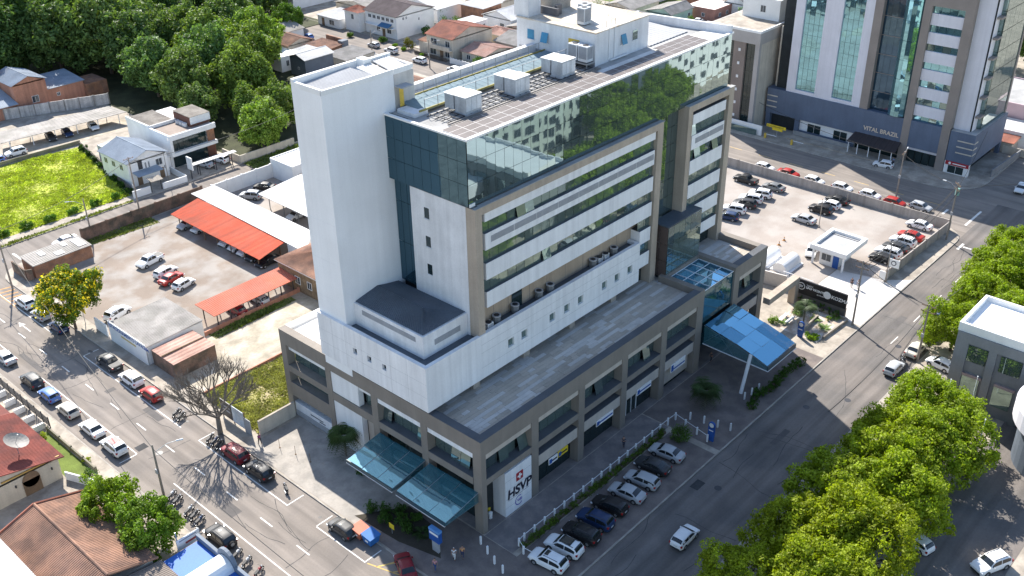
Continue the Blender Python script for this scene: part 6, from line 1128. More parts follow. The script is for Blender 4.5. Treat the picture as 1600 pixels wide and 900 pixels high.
for k, c, x, y, a, l in (('pickup', 'black', 104.6, 28.6, 150, 'black pickup at the back left of the car park'), ('sedan', 'grey', 104.9, 22.7, 150, 'grey sedan beside the black pickup in the car park'), ('suv', 'white', 100.4, 23.0, 165, 'white SUV nearest the grey sedan in the car park cluster'), ('suv', 'white', 97.4, 23.2, 165, 'second white SUV in the car park cluster'), ('suv', 'dark', 94.7, 22.9, 165, 'dark SUV squeezed between two white ones in the car park'), ('suv', 'white', 91.4, 23.2, 165, 'front white SUV of the car park cluster by the stone frame'), ('hatch', 'navy', 88.2, 22.5, 165, 'dark car half hidden by the hospital frame end'), ('sedan', 'silver', 96.0, 11.6, 150, 'silver sedan alone beside the thin lamp post'), ('suv', 'black', 101.6, 11.2, 150, 'black SUV in front of the trio in the car park middle'), ('hatch', 'white', 104.5, 10.9, 150, 'white hatchback between two black cars in the car park middle'), ('sedan', 'black', 107.3, 10.8, 150, 'black sedan at the back of the trio in the car park middle'), ('sedan', 'white', 106.9, -5.0, 150, 'white sedan at the far corner of the precast wall'), ('sedan', 'red', 101.9, -5.6, 150, 'red sedan in the row along the precast wall'), ('suv', 'white', 98.9, -5.5, 150, 'white SUV with black sunroof in the row along the precast wall'), ('sedan', 'dark', 96.1, -5.5, 150, 'dark sedan between two white cars along the precast wall'), ('suv', 'white', 93.4, -5.4, 150, 'white car next to the black hatchback along the precast wall'), ('hatch', 'black', 90.8, -5.3, 150, 'black hatchback nearest the gatehouse along the precast wall'), ('hatch', 'white', 85.6, 4.6, 200, 'white hatchback parked by the gatehouse wall')): car(k, c, x, y, a-60 if k != 'hatch' or c != 'white' or x > 90 else a, l, g5, z=.15)
g6 = 'cars on the rear street beyond the precast wall'
for k, c, x, y, a, l in (('hatch', 'white', 112.6, 29.0, -90, 'white car at the left end of the row behind the precast wall'), ('sedan', 'red', 113.0, 24.0, -90, 'red car in the row behind the precast wall'), ('hatch', 'white', 112.9, 18.4, -90, 'white car next to the red one behind the precast wall'), ('hatch', 'white', 113.4, 12.8, -90, 'second white car behind the precast wall'), ('hatch', 'white', 113.6, 7.3, -90, 'third white car behind the precast wall'), ('hatch', 'red', 113.4, 2.4, -90, 'red roof just showing over the precast wall'), ('hatch', 'silver', 114.6, -2.0, -90, 'silver car in shade behind the wall corner'), ('hatch', 'white', 129.2, 11.8, 100, 'white hatchback stopped before the brown awning'), ('hatch', 'white', 134.6, -13.0, 185, 'white hatchback at the right picture edge'), ('hatch', 'red', 126.0, 50.0, 90, 'red and white car behind the stair block glass'), ('hatch', 'white', 155.5, -12.5, 185, 'white car far right up the side street')): car(k, c, x, y, a, l, g6)
g7 = 'cars in the gravel lot'
for k, c, x, y, a, l in (('pickup', 'white', 10.3, 87.4, 190, 'white pickup alone on the gravel lot'), ('wagon', 'white', 9.9, 81.9, 12, 'white wagon left of the red sedan on the gravel lot'), ('sedan', 'red', 9.3, 79.2, 12, 'red sedan between two white cars on the gravel lot'), ('hatch', 'white', 9.6, 76.0, 12, 'white hatchback right of the red sedan on the gravel lot'), ('suv', 'white', -2.3, 75.6, 15, 'white SUV behind the yard gate under the flowering tree'), ('sedan', 'silver', 22.6, 95.0, 185, 'pale blue-grey car at the left end under the orange-red carport'), ('hatch', 'white', 23.2, 91.8, 185, 'white car second from left under the orange-red carport'), ('hatch', 'white', 23.4, 83.4, 185, 'white hatchback mid row under the orange-red carport'), ('hatch', 'white', 23.4, 80.6, 185, 'white hatchback next in the row under the orange-red carport'), ('hatch', 'white', 23.4, 77.9, 185, 'white hatchback last of the white trio under the orange-red carport'), ('hatch', 'dark', 23.3, 75.2, 185, 'dark car beside the white trio under the orange-red carport'), ('sedan', 'black', 23.3, 72.0, 185, 'black sedan at the open right end of the orange-red carport'), ('hatch', 'maroon', 10.5, 62.6, 90, 'dark red car under the narrow faded red shelter'), ('hatch', 'silver', 14.8, 62.6, 90, 'silver car under the narrow faded red shelter')): car(k, c, x, y, a, l, g7, z=.15)
g8 = 'cars in and around the white canopies'
for k, c, x, y, a, l in (('hatch', 'white', 37.6, 82.8, 180, 'white hatchback under the white canopy beside the tower'), ('suv', 'silver', 37.2, 96.6, 120, 'dark-topped SUV in front of the white panel wall'), ('sedan', 'black', 41.5, 98.2, 120, 'black car in the corner of the white panel wall')): car(k, c, x, y, a, l, g8, z=.15)
g9 = 'cars along the back street brick wall'
for k, (c, x, y, l) in enumerate((('white', 4.6, 105.9, 'white car farthest left behind the mouldy brick wall'), ('white', 11.4, 105.9, 'second white car behind the mouldy brick wall'), ('white', 17.2, 105.9, 'third white car behind the mouldy brick wall, by the tall pole'), ('white', 22.6, 105.9, 'fourth white car behind the mouldy brick wall'), ('silver', 28.2, 105.9, 'silver car at the right end behind the mouldy brick wall'))): car('hatch' if k else 'sedan', c, x, y, 180, l, g9)
g10 = 'cars around the long grey carport'
for k, c, x, y, a, l in (('suv', 'white', 17.8, 153.6, 175, 'white SUV on the service drive above the grass field'), ('hatch', 'blue', 13.0, 152.6, 170, 'blue car at the left edge above the grass field'), ('hatch', 'dark', 27.0, 156.6, 260, 'dark car under the long grey carport'), ('hatch', 'navy', 30.6, 156.2, 260, 'second dark car under the long grey carport'), ('hatch', 'white', 36.4, 155.5, 260, 'white car at the right end of the long grey carport'), ('sedan', 'silver', 40.5, 117.2, 100, 'silver car under the modern house carport'), ('suv', 'white', 44.0, 116.8, 100, 'white van-like car under the modern house carport')): car(k, c, x, y, a, l, g10, z=.14)
g11 = 'cars on the far street'
for k, c, x, y, a, l in (('pickup', 'white', 112.6, 148.4, 95, 'white pickup by the far street kerb near the tower top'), ('hatch', 'silver', 119.6, 155.3, 90, 'silver car across the far street from the pickup'), ('suv', 'pearl', 119.0, 147.4, 90, 'silver SUV on the far street before the white house'), ('suv', 'white', 117.8, 134.8, 90, 'white SUV on the far street before the terracotta house'), ('hatch', 'white', 118.2, 122.5, 90, 'white car half hidden by the hospital roof edge'), ('hatch', 'blue', 113.2, 176.4, 90, 'blue and white car by the far street bend'), ('sedan', 'white', 196.8, 99.6, 10, 'white car in the yard of the mint green house')): car(k, c, x, y, a, l, g11)
mg = 'motorcycles parked in the street'
for i, (x, y, a, c, l) in enumerate(((-10.2, 46.3, 20, 'dark', 'motorcycle nearest the red hatchback under the bare tree'), (-10.2, 45.2, 20, 'black', 'second motorcycle parked under the bare tree'), (-10.4, 38.2, 25, 'dark', 'motorcycle at the bare tree foot, left of three'), (-10.3, 37.2, 25, 'navy', 'motorcycle at the bare tree foot, middle of three'), (-10.3, 36.2, 25, 'black', 'motorcycle at the bare tree foot, right of three'), (-9.9, 23.0, 70, 'black', 'lone black motorcycle at the forecourt edge'), (-19.6, 32.3, 20, 'silver', 'motorcycle with white helmet box beside the light pole'), (-19.6, 31.0, 20, 'dark', 'motorcycle second from the light pole'), (-19.7, 28.4, 20, 'silver', 'silver motorcycle behind the shop banner, left one'), (-19.7, 27.2, 20, 'dark', 'dark motorcycle behind the shop banner, middle one'), (-19.8, 26.0, 20, 'navy', 'motorcycle behind the shop banner, right one'), (-20.1, 18.2, 20, 'silver', 'silver motorcycle right behind the spare wheel SUV'), (-20.1, 16.4, 20, 'silver', 'second silver motorcycle near the bottom edge'), (-20.1, 14.2, 20, 'maroon', 'dark red motorcycle at the bottom edge'), (50.8, -37.4, 200, 'maroon', 'red motorcycle by the round pavilion'), (52.3, -37.2, 200, 'dark', 'dark motorcycle by the round pavilion'), (54.5, -37.0, 200, 'black', 'black motorcycle farthest along by the round pavilion'), (71.6, -20.8, 30, 'maroon', 'red motorcycle between pale sedan and dark SUV'), (64.6, -20.6, 40, 'black', 'first of the motorcycles at the leaning pole'), (63.7, -20.9, 40, 'dark', 'last of the motorcycles at the leaning pole'))): moto(x, y, a, c, l, mg)
# ------------------------------------------------------------------ people
person(-4.6, -.2, 215, (.75, .75, .75), (.7, .7, .68), 'person all in white walking at the corner plaza', hat=(.7, .7, .7)); person(-3.8, -.7, 215, (.62, .30, .12), (.03, .04, .09), 'person in orange top beside the one in white'); person(-7.1, .2, 200, (.60, .28, .32), (.04, .08, .2), 'person in pink top and jeans near the crimson sedan', .22); person(23.2, -2.5, 20, (.03, .035, .06), (.03, .035, .06), 'person in dark clothes walking on the plaza by the hedge'); person(-6.6, 32.7, 100, (.35, .04, .22), (.05, .05, .06), 'person in magenta top by the beige wall'); person(46.8, -.3, 150, (.05, .05, .06), (.03, .03, .04), 'person in dark clothes under the entrance canopy'); person(79.5, -5.6, 200, (.04, .03, .03), (.05, .05, .06), 'person in black at the car park entrance'); person(79.7, -6.6, 200, (.65, .65, .66), (.5, .5, .52), 'person in white at the car park entrance'); person(131.0, 10.6, 90, (.15, .3, .6), (.06, .08, .15), 'person in blue beside the brown awning')
# ------------------------------------------------------------------ street furniture
for k, (x, y, m, l) in enumerate(((-8.9, 10.4, M('orange plastic', (.55, .16, .09), .6, .1, 1, 5), 'orange wheeled street bin behind the dark grey hatchback'), (-8.8, 8.7, M('blue plastic', (.03, .15, .42), .6, .1, 1, 5), 'blue wheeled street bin next to the orange one'))):
    T = thing('street_bin', l, 'bin', (x, y, .02), 'street bins'); b = MB(); w = .75
    b.v = [(x-w*.8, y-w*.75, .15), (x+w*.8, y-w*.75, .15), (x+w*.8, y+w*.75, .15), (x-w*.8, y+w*.75, .15), (x-w, y-w, 1.15), (x+w, y-w, 1.15), (x+w, y+w, 1.15), (x-w, y+w, 1.15)]; b.f = [(0, 3, 2, 1), (4, 5, 6, 7), (0, 1, 5, 4), (1, 2, 6, 5), (2, 3, 7, 6), (3, 0, 4, 7)]
    part(T, 'tub', b, m); part(T, 'lid', MB().slab([(x-w-.06, y-w-.06, 1.24), (x+w+.06, y-w-.06, 1.24), (x+w+.06, y+w+.06, 1.42), (x-w-.06, y+w+.06, 1.42)], .09), m); part(T, 'front_label', MB().box(x-w*.93, x-w*.9, y-.25, y+.25, .55, .9), white)
    for sx in (-1, 1):
        for sy in (-1, 1): part(T, 'castor', MB().tube((x+sx*.5, y+sy*.5-.04, .1), (x+sx*.5, y+sy*.5+.04, .1), .08, 8), tyre)
# small things: cones, recycling bins, parking sign
for k, (x, y) in enumerate(((85.1, 10.4), (87.2, 10.6))):
    T = thing('traffic_cone', 'orange traffic cone on the car park gravel, %s of two' % ('nearer', 'farther')[k], 'cone', (x, y, .15), 'traffic cones'); part(T, 'cone', MB().tube((x, y, .2), (x, y, .9), .2, 10, .04), orangem); part(T, 'foot', MB().box(x-.24, x+.24, y-.24, y+.24, .15, .2), orangem); part(T, 'band', MB().tube((x, y, .48), (x, y, .62), .145, 10, .115), white)
for k, (x, y, m, l) in enumerate(((4.6, 3.4, MATS['blue plastic'], 'blue'), (4.2, 2.7, M('red plastic', (.45, .04, .03), .6, .1, 1, 5), 'red'), (3.8, 2.0, signyellow, 'yellow'), (3.4, 1.3, white, 'white'))):
    T = thing('recycling_bin', '%s recycling bin in the row behind the corner sign panel' % l, 'bin', (x-.6, y, .15), 'recycling bins'); x -= .6; part(T, 'drum', MB().tube((x, y, .15), (x, y, .95), .22, 10, .27), m); part(T, 'lid', MB().tube((x, y, .96), (x, y, 1.08), .28, 10, .12), m)
T = thing('street_sign', 'yellow parking board beside the flowering tree trunk', 'sign', (-6.6, 77.6, .1)); part(T, 'board', MB().box(-6.7, -6.62, 76.6, 78.9, 2.2, 3.0), signyellow); part(T, 'post', MB().box(-6.62, -6.54, 77.7, 77.8, .1, 2.2), steel); part(T, 'text_bar', MB().box(-6.72, -6.701, 76.9, 78.6, 2.68, 2.8), signink); part(T, 'text_bar', MB().box(-6.72, -6.701, 77.1, 78.4, 2.4, 2.52), signink)
# plaza fence: white posts and rail round the hedge
F = thing('plaza_fence', 'white post and rail fence along the hospital hedge', 'fence', (16, -4.2, .14)); fp = [(1.2, -7.6), (1.0, -5.4), (1.6, -4.2)]+[(2.6+k*1.75, -4.1) for k in range(17)]+[(32.2, -4.2), (31.8, -6.0), (31.4, -8.0), (31.0, -9.8)]
pm_ = MB().box(-.09, .09, -.09, .09, 0, 1.15).mesh('post', wpost)
for x, y in fp: mk('post', pm_, F, (x-16, y+4.2, 0))
for (a, b), (c, d) in zip(fp, fp[1:]): part(F, 'rail', MB().tube((a, b, 1.1), (c, d, 1.1), .035, 5), wpost)
for k, (pts, l) in enumerate((([(33.5, -5.6), (34.0, -7.4), (34.4, -9.2), (34.9, -10.8)], 'short white bollard fence by the entrance palm'), ([(42.0, -8.6), (43.5, -8.8), (45.0, -9.0)], 'short white bollard row at the slanted canopy post'), ([(-1.0, -.8), (-1.6, -2.4), (-2.2, -4.0), (-2.6, -5.6)], 'white bollard row at the street corner'), ([(-.6, 20.0), (-1.8, 18.4), (-1.4, 17.2)], 'white bollards at the foot of the spiky palm'))):
    T = thing('bollard_row', l, 'bollards', (pts[0][0], pts[0][1], .14), 'white bollard rows')
    for x, y in pts: mk('bollard', pm_, T, (x-pts[0][0], y-pts[0][1], 0))
for k, (x, y) in enumerate(((-5.4, 30.2), (-4.9, 27.6), (-4.6, 25.0))): single('thin_post', MB().tube((x, y, .14), (x, y, 1.5), .03, 5).tube((x, y, .14), (x, y, .18), .12, 8), wood, 'thin wooden marker post on the sunlit forecourt, %s of three' % ('farthest', 'middle', 'nearest')[k], 'post', 'forecourt posts')
# utility poles and wires
def pole(x, y, h, lab, lamp=None, arms=1, r=.17, tr=False, yaw=0., lean=(0, 0)):
    T = thing('utility_pole', lab, 'utility pole', (x, y, .1), 'utility poles'); tx, ty = x+lean[0], y+lean[1]; part(T, 'mast', MB().tube((x, y, .1), (tx, ty, h), r, 8, r*.62), polem); c, s = math.cos(yaw), math.sin(yaw)
    for i in range(arms):
        z = h-.35-i*.9; part(T, 'crossarm', MB().tube((tx-c*1.0, ty-s*1.0, z), (tx+c*1.0, ty+s*1.0, z), .06, 4), wood)
        for k in (-.9, -.3, .3, .9): part(T, 'insulator', MB().tube((tx+c*k, ty+s*k, z), (tx+c*k, ty+s*k, z+.22), .05, 5), M('porcelain', (.3, .2, .15), .4, .1, 1, 5))
    if tr: part(T, 'transformer', MB().tube((tx+.45, ty, h-2.4), (tx+.45, ty, h-1.2), .36, 10), M('green transformer', (.18, .34, .30), .6, .1, 1, 5))
    if lamp: lx, ly = lamp; part(T, 'lamp_arm', MB().tube((tx, ty, h-1.2), (tx+lx*.6, ty+ly*.6, h-.3), .035, 5).tube((tx+lx*.6, ty+ly*.6, h-.3), (tx+lx, ty+ly, h-.2), .035, 5), steel); part(T, 'lamp_head', MB().tube((tx+lx, ty+ly, h-.2), (tx+lx*1.3, ty+ly*1.3, h-.18), .1, 6), wpost)
    part(T, 'service_box', MB().box(x-.28, x-.12, y-.2, y+.2, h*.45, h*.45+.6), metal_g); return (tx, ty, h)
p1 = pole(69.0, -10.9, 11.0, 'tall utility pole at the white entrance apron', None, 2, yaw=1.57, tr=False); p2 = pole(65.8, -22.2, 9.5, 'leaning utility pole behind the street trees', None, 2, yaw=1.57); p3 = pole(105.6, -10.4, 10.8, 'utility pole with green transformer at the car park corner', (0, 2.0), 2, tr=True, yaw=.8); p4 = pole(116.3, 3.4, 9.5, 'street lamp pole before the office tower', (2.2, .4), 1)
p5 = pole(-19.9, 33.6, 7.5, 'street light pole beside the parked motorcycles', (2.4, -1.2), 0); p6 = pole(20.2, 108.0, 11, 'tall pole on the back street by the white cars', None, 1); p7 = pole(9.0, 104.9, 7.5, 'lamp pole on the back street near the grey patched shed', (-2.0, 1.2), 0); p8 = pole(-9.0, 97.2, 11, 'tall dark pole at the zebra crossing corner', None, 1); p9 = pole(116.1, 129.2, 7.5, 'lamp pole on the far street before the terracotta house', (1.6, -1.5), 0); p10 = pole(111.7, 146.7, 8, 'lamp pole beside the white pickup on the far street', (1.8, -1.2), 0); p11 = pole(31.6, 116.5, 6.5, 'thin mast in the garden of the white house', None, 0, r=.08)
for k, (x, y, h, l) in enumerate(((53.5, -33.4, 9, 'slender flagpole among the street trees, farther one'), (45.4, -37.3, 9, 'slender flagpole at the low white wall, nearer one'), (50, -31.4, 9.5, 'slender flagpole tip showing in the tree crowns'))): single('flagpole', MB().tube((x, y, .13), (x, y, h), .06, 6, .03).tube((x, y, h), (x, y, h+.1), .07, 6), wpost, l, 'flagpole', 'flagpoles')
def wire(a, b, lab, sag=.6, r=.042, dz=0.):
    a, b = Vector(a), Vector(b); m = MB(); pv = a; n = 10
    for i in range(1, n+1): t = i/n; q = a.lerp(b, t); q.z -= sag*4*t*(1-t); m.tube(pv, q, r, 4, cap=False); pv = q
    return single('cable', m, wirem, lab, 'cable', 'overhead cables')
wire((69, -10.9, 10.6), (65.8, -22.2, 9.2), 'overhead cable crossing the road between the two entrance poles'); wire((69, -10.9, 10.4), (105.6, -10.4, 10.3), 'overhead cable from the apron pole to the transformer pole, upper', 1.2); wire((69, -10.3, 9.2), (105.6, -10.0, 9.4), 'overhead cable from the apron pole to the transformer pole, lower', 1.4); wire((69, -11.6, 9.8), (105.6, -11.0, 9.8), 'thick overhead cable bundle along the front pavement', 1.6, .05); wire((65.8, -22.2, 8.4), (112, -23.5, 8.6), 'overhead cable bundle above the far street trees', 1.8, .05); wire((-19.9, 33.6, 6.9), (-20.5, -20, 7), 'overhead cable over the parked motorcycles', 1.0); wire((-19.9, 33.6, 7.0), (-9.0, 97.2, 10), 'overhead cable crossing the left street', 1.6); wire((105.6, -10.4, 10.2), (116.3, 3.4, 9.0), 'overhead cable from transformer pole to street lamp'); wire((105.6, -10.4, 9.5), (140, -3.2, 8), 'overhead cable from transformer pole to the navy base'); wire((116.3, 3.4, 8.6), (128, 40, 7.5), 'overhead cable along the rear street', 1.0); wire((105.6, -10.4, 10.2), (135, -30, 9.5), 'overhead cable leaving to the right edge', 1.0); wire((65.8, -22.2, 9.0), (35, -23, 9.0), 'overhead cable running above the street trees', 1.0); wire((20.2, 108, 10.5), (-9, 97.2, 10.4), 'overhead cable above the back street', 1.0); wire((20.2, 108, 10.4), (31.6, 116.5, 6.2), 'overhead cable to the white house mast', .5); wire((20.2, 108, 10), (60, 109, 9.5), 'overhead cable along the back street to the right', 1.2)
# ------------------------------------------------------------------ trees and plants
gt = 'street trees on the near side'
FS = [(9.8, -27.0, 'lowest street tree, at the bottom edge of the picture', .78, (1.05, 1, 1)), (17.8, -29.2, 'street tree second from the bottom on the street side', .98, (1.08, 1, .9)), (27.6, -28.8, 'street tree in the middle of the street side row', 1.02, (1, 1, 1)), (38.2, -29.6, 'street tree fourth along the street side row', 1.05, (1.04, 1.02, .9)), (48.8, -30.0, 'street tree nearest the dark grey building', .98, (.92, .98, 1)), (22.0, -33.6, 'rear street tree above the hidden white cars', 1.02, (1.0, .95, .8)), (32.2, -33.6, 'rear street tree behind the middle of the row', 1.04, (1, 1.02, .9)), (42.6, -33.8, 'rear street tree beside the flagpoles', 1.05, (.95, 1, 1)), (13.5, -33.6, 'rear street tree at the bottom edge', .95, (1, .97, .9))]
for i, (x, y, l, s, t) in enumerate(FS): tree('ficus%d' % (i % 3), x, y, l, s, t, gt, name='street_tree')
for i, (x, y, l, s) in enumerate(((71.5, -24.6, 'far street tree beside the white flat roof, front one', .8), (80, -25.4, 'far street tree second behind the white flat roof', .95), (88.5, -24.6, 'far street tree at the right edge, middle', 1.0), (97.5, -25.0, 'far street tree nearest the crossing', 1.0), (77, -32.5, 'far street tree at the right picture edge behind the white roof', 1.0), (88, -33, 'far rear tree at the right picture edge', 1.0), (99, -38, 'first garden tree past the pale apartment block, mirrored in glass', 1.0), (105, -44, 'second garden tree past the pale apartment block, mirrored in glass', 1.1), (113, -39, 'third garden tree past the pale apartment block, mirrored in glass', 1.0), (121, -44, 'fourth garden tree past the pale apartment block, mirrored in glass', 1.1), (112, -51, 'rear garden tree past the pale apartment block, mirrored in glass', 1.1), (130, -48, 'last garden tree past the pale apartment block, mirrored in glass', 1.0))): tree('ficus%d' % (i % 3), x, y, l, s, (.92, .98, 1), 'street trees farther along', name='street_tree')
wt = [(1, 1, 1), (.8, .85, .9), (1.25, 1.2, .9), (.7, .8, .8), (1.5, 1.5, .9), (1.0, 1.12, 1.25)]
FOREST = [(50, 196, 1.5, 1), (60, 190, 1.5, 0), (44, 206, 1.6, 3), (56, 208, 1.6, 1), (68, 203, 1.5, 0), (52, 222, 1.6, 1), (66, 222, 1.6, 3), (78, 215, 1.5, 1), (60, 238, 1.6, 0), (74, 236, 1.6, 1), (88, 226, 1.5, 0), (82, 200, 1.3, 3), (94, 208, 1.4, 1), (62, 178, 1.3, 1), (70, 186, 1.35, 0), (36, 216, 1.6, 1), (34, 200, 1.4, 3), (26, 196, 1.3, 1), (44, 232, 1.6, 0), (58, 164, 1.15, 5), (66, 152, 1.25, 5), (56, 147, 1.1, 0), (74, 166, 1.25, 2), (66, 139, 1.15, 2), (76, 151, 1.2, 2), (84, 160, 1.15, 4), (74, 176, 1.2, 0), (86, 176, 1.2, 1), (96, 188, 1.2, 0), (104, 196, 1.2, 1), (92, 168, .9, 4), (52, 136, .8, 0), (60, 128, .7, 2), (53.5, 114.8, .80, 4), (57.5, 119, .72, 2), (66, 124, .8, 2), (118, 200, 1.1, 0), (126, 210, 1.1, 1), (112, 212, 1.2, 2), (98, 222, 1.4, 1), (106, 232, 1.4, 0), (70, 250, 1.6, 1), (86, 244, 1.6, 0), (48, 250, 1.6, 3)]
DIR = ['dark wooded tree', 'muted deep green tree', 'mid green broad tree', 'very dark evergreen tree', 'bright lime green tree', 'bluish green domed tree']
ORD = ['first', 'second', 'third', 'fourth', 'fifth', 'sixth', 'seventh', 'eighth', 'ninth', 'tenth', 'eleventh', 'twelfth', 'thirteenth', 'fourteenth', 'fifteenth', 'sixteenth']
def seen(x, y, z=7.):
    q = cam.matrix_world.inverted() @ Vector((x, y, z)); return q.x/-q.z, q.y/-q.z
rows_ = {}
for i, (x, y, s, t) in enumerate(FOREST):
    v = seen(x, y)[1]; k = 0 if v < .2128 else 1 if v < .233 else 2 if v < .2487 else 3 if v < .2708 else 4
    if seen(x, y)[0] < -.53: continue
    rows_.setdefault(k, []).append((seen(x, y)[0], i))
for k, lst in rows_.items():
    for n_, (_, i) in enumerate(sorted(lst)):
        x, y, s, t = FOREST[i]; tree('wood%d' % (i % 3), x, y, '%s, %s from the left in the %s row of the wood' % (DIR[t], ORD[n_], ('front', 'second', 'third', 'fourth', 'back')[k]), s, wt[t], 'trees of the wood at the upper left', name='forest_tree')
tree('flower', -8.3, 77.4, 'tree with yellow blossom over the left street parking', 1.0, (1.25, 1.2, .7), name='flowering_tree'); tree('small0', -26.9, 32.4, 'round green garden tree at the lower left, farther one', 1.0, (1.9, 1.75, .7), 'garden trees'); tree('small0', -25.6, 25.6, 'round green garden tree at the lower left, next to the blue roof', 1.02, (1.5, 1.55, .85), 'garden trees')
# bare tree
rd = random.Random(3); BT = thing('bare_tree', 'leafless grey tree spreading over the left street', 'tree', (-8.6, 38.6, .1)); b = MB(); base = Vector((0, 0, -.1)); b.tube(base, (.1, .1, 2.4), .36, 9, .28, cap=False); mk('trunk', b.mesh('trunk', bark_g, True), BT); b = MB()
for i in range(6): a = i*1.047+.3; limbs(b, Vector((.1, .1, 2.2+.1*(i % 2))), Vector((math.cos(a)*.8, math.sin(a)*.8, .8)).normalized(), 2.7, .17, 6, rd, .55, .14)
mk('branches', b.mesh('branches', bark_g), BT)
# palms, cycads, shrubs, hedge
frond_plant('palm', -.9, 22.6, 3.0, 120, 2.9, 'shaggy spiky palm against the white podium panels', wid=.17, up=.9, droop=.8, tint=(1.2, 1.2, 1.1)); frond_plant('palm', 37.2, -5.5, 2.4, 120, 2.7, 'spiky palm on the plaza near the entrance', wid=.17, up=.9, droop=.7); frond_plant('palm', 64.5, -5.2, 2.9, 80, 2.4, 'dark fan palm in the entrance garden', wid=.17, up=.8, droop=.8)
for k, (x, y, l, s) in enumerate(((66.5, -3.3, 'cycad in the entrance garden, left rear', 1.3), (66.6, -6.2, 'cycad in the entrance garden centre', 1.3), (69.0, -8.2, 'cycad in front of the black sign end', 1.3), (65.2, -8.3, 'large cycad on pale stones by the pavement', 1.5), (62.8, -3.0, 'cycad behind the garden benches', 1.2))): frond_plant('cycad', x, y, .15, 26, s, l, 'cycad', 'cycads of the entrance garden', tint=(2.6, 2.6, 1.6), droop=.45, up=.7)
for k, (x, y, a, h, l, t) in enumerate(((61.8, -8.2, 1.3, .7, 'bright lime shrub bed at the garden corner', (2.2, 2.2, .7)), (67.8, -7.6, .5, .7, 'small yellow-green ball shrub among the cycads', (2, 2, .8)), (62.0, -1.6, 1.0, .9, 'leafy lime shrub by the benches', (1.8, 1.9, .8)), (29.4, -6.8, 1.5, 1.6, 'round green bush at the end of the hedge', (.9, 1, .9)), (-24.5, 42.4, 1.2, 1.4, 'green garden bush at the lower left', (.8, 1, .9)), (-23.0, 46.2, .6, .7, 'yellow flowering shrub on the garden wall', (3.2, 2.4, .3)), (-24.3, 55.0, .7, .7, 'yellow flowering shrub by the white gate', (3.2, 2.4, .3)))): shrub(x, y, a, a, h, l, t)
for k, (x, y) in enumerate(((-5.4, 12.6), (-4.6, 11.2), (-3.4, 9.8), (-5.6, 10.0), (-4.4, 8.4), (-3.0, 7.4), (-5.0, 6.8))): shrub(x, y, .95, .95, 1.1, ['ball shrub at the bed tip', 'ball shrub second from the tip of the corner bed', 'ball shrub under the canopy gap', 'ball shrub near the street side of the corner bed', 'ball shrub in the middle of the corner bed', 'ball shrub deep in the corner bed', 'ball shrub nearest the yellow sign'][k], (.55, .75, .6), 'ball shrubs of the corner bed')
frond_plant('cycad', -4.2, 5.2, .15, 30, 1.9, 'dark spiky cycad in the corner bed', 'cycad', tint=(.8, .9, .8)); shrub(-1.4, 18.6, 1.3, 1.0, .9, 'dark low bush by the farther glass canopy', (.5, .7, .6))
sheet('planting_bed', [(-7.3, 13.4), (-6.8, 6.4), (-5.5, 1.0), (-2.6, 4.2), (-2.0, 9.8)], .16, M('dark soil', (.05, .042, .03), .95, .2, .6, 5, .3)); sheet('garden_bed', [(61, -9.2), (69.4, -9.6), (69.5, -1.8), (61, -1.8)], .155, M('pale gravel bed', (.42, .33, .26), .95, .2, .5, 5, .3, col2=(.55, .52, .48)))
for k in range(9): shrub(44.4+k*1.25, -10.0-.25*math.sin(k), .9, .8, 1.25, 'dark leafy shrub, %s from the slanted post in the border beneath the canopy' % ORD[k], (.5, .7, .5), 'border shrubs beneath the canopy')
for k in range(5): shrub(40.6+k*.9, -10.4+.3*k, .7, .7, .9, 'low dark shrub at the foot of the slanted post, %s towards the canopy' % ORD[k], (.5, .7, .5), 'low shrubs by the slanted post')
for k in range(6): shrub(70.0-.7, -2.0-k*1.25, .45, .6, 1.5, 'clipped dark shrub, %s from the portal in front of the black sign' % ORD[k], (.45, .65, .5), 'clipped shrubs below the black sign')
rd = random.Random(9); HD = thing('hedge', 'long low clipped hedge between plaza and parked cars', 'hedge', (16, -4.7, .14)); cs = [Vector((rd.uniform(-14.4, 13), rd.uniform(-.35, .35), rd.uniform(.15, .55))) for _ in range(300)]; o = mk('foliage', foliage(rd, cs, .28, 30, .085, 0).mesh('foliage', leaf_h), HD); o.color = (.95, .95, .6, 1); mk('stems', MB().box(-14.4, 13, -.22, .22, -.02, .35).mesh('stems', bark), HD)
for k, (x, y, s, l, t) in enumerate(((121.8, 168, 1.0, 'bushy garden shrubs before the terracotta wing', (1, 1.1, .8)), (124.5, 157, 1.3, 'dark tree-like shrub before the big white house', (.7, .9, .9)), (123.2, 150.5, .8, 'lime ball shrub by the far kerb, left', (2, 2, .7)), (122.5, 146.3, .7, 'lime ball shrub by the far kerb, middle', (2, 2, .7)), (121.8, 138.4, .7, 'lime ball shrub by the far kerb, right', (1.4, 1.6, .8)), (124.5, 146.5, 1.8, 'dark red garden bed of the terracotta house', (1.3, .8, .5)), (124.2, 119.5, 1.7, 'green bush before the cream bungalow', (1, 1.2, .8)), (144, 152, 2.4, 'round tree behind the white cube house', (.9, 1, .8)), (147, 150, 2.0, 'round tree right of the white cube house', (1, 1.1, .8)), (137, 152.5, 1.6, 'small round tree beside the big white house', (.6, .9, .9)), (150, 160, 2.5, 'palm-like crown at the top edge', (.9, 1, .8)), (184, 104.5, 2.2, 'bush under the mint green house', (1, 1.1, .7)), (192, 99.5, 1.8, 'green bush at the mint green house yard', (1, 1.1, .7)), (207, 91, 2.0, 'light green bush at the side lane', (1.3, 1.5, .8)), (186, 128, 3, 'round tree at the top behind the penthouse', (1, 1.1, .8)))): shrub(x, y, s, s, s*1.6 if s > 1.4 else s, l, t, size=.18, per=22, n=40)
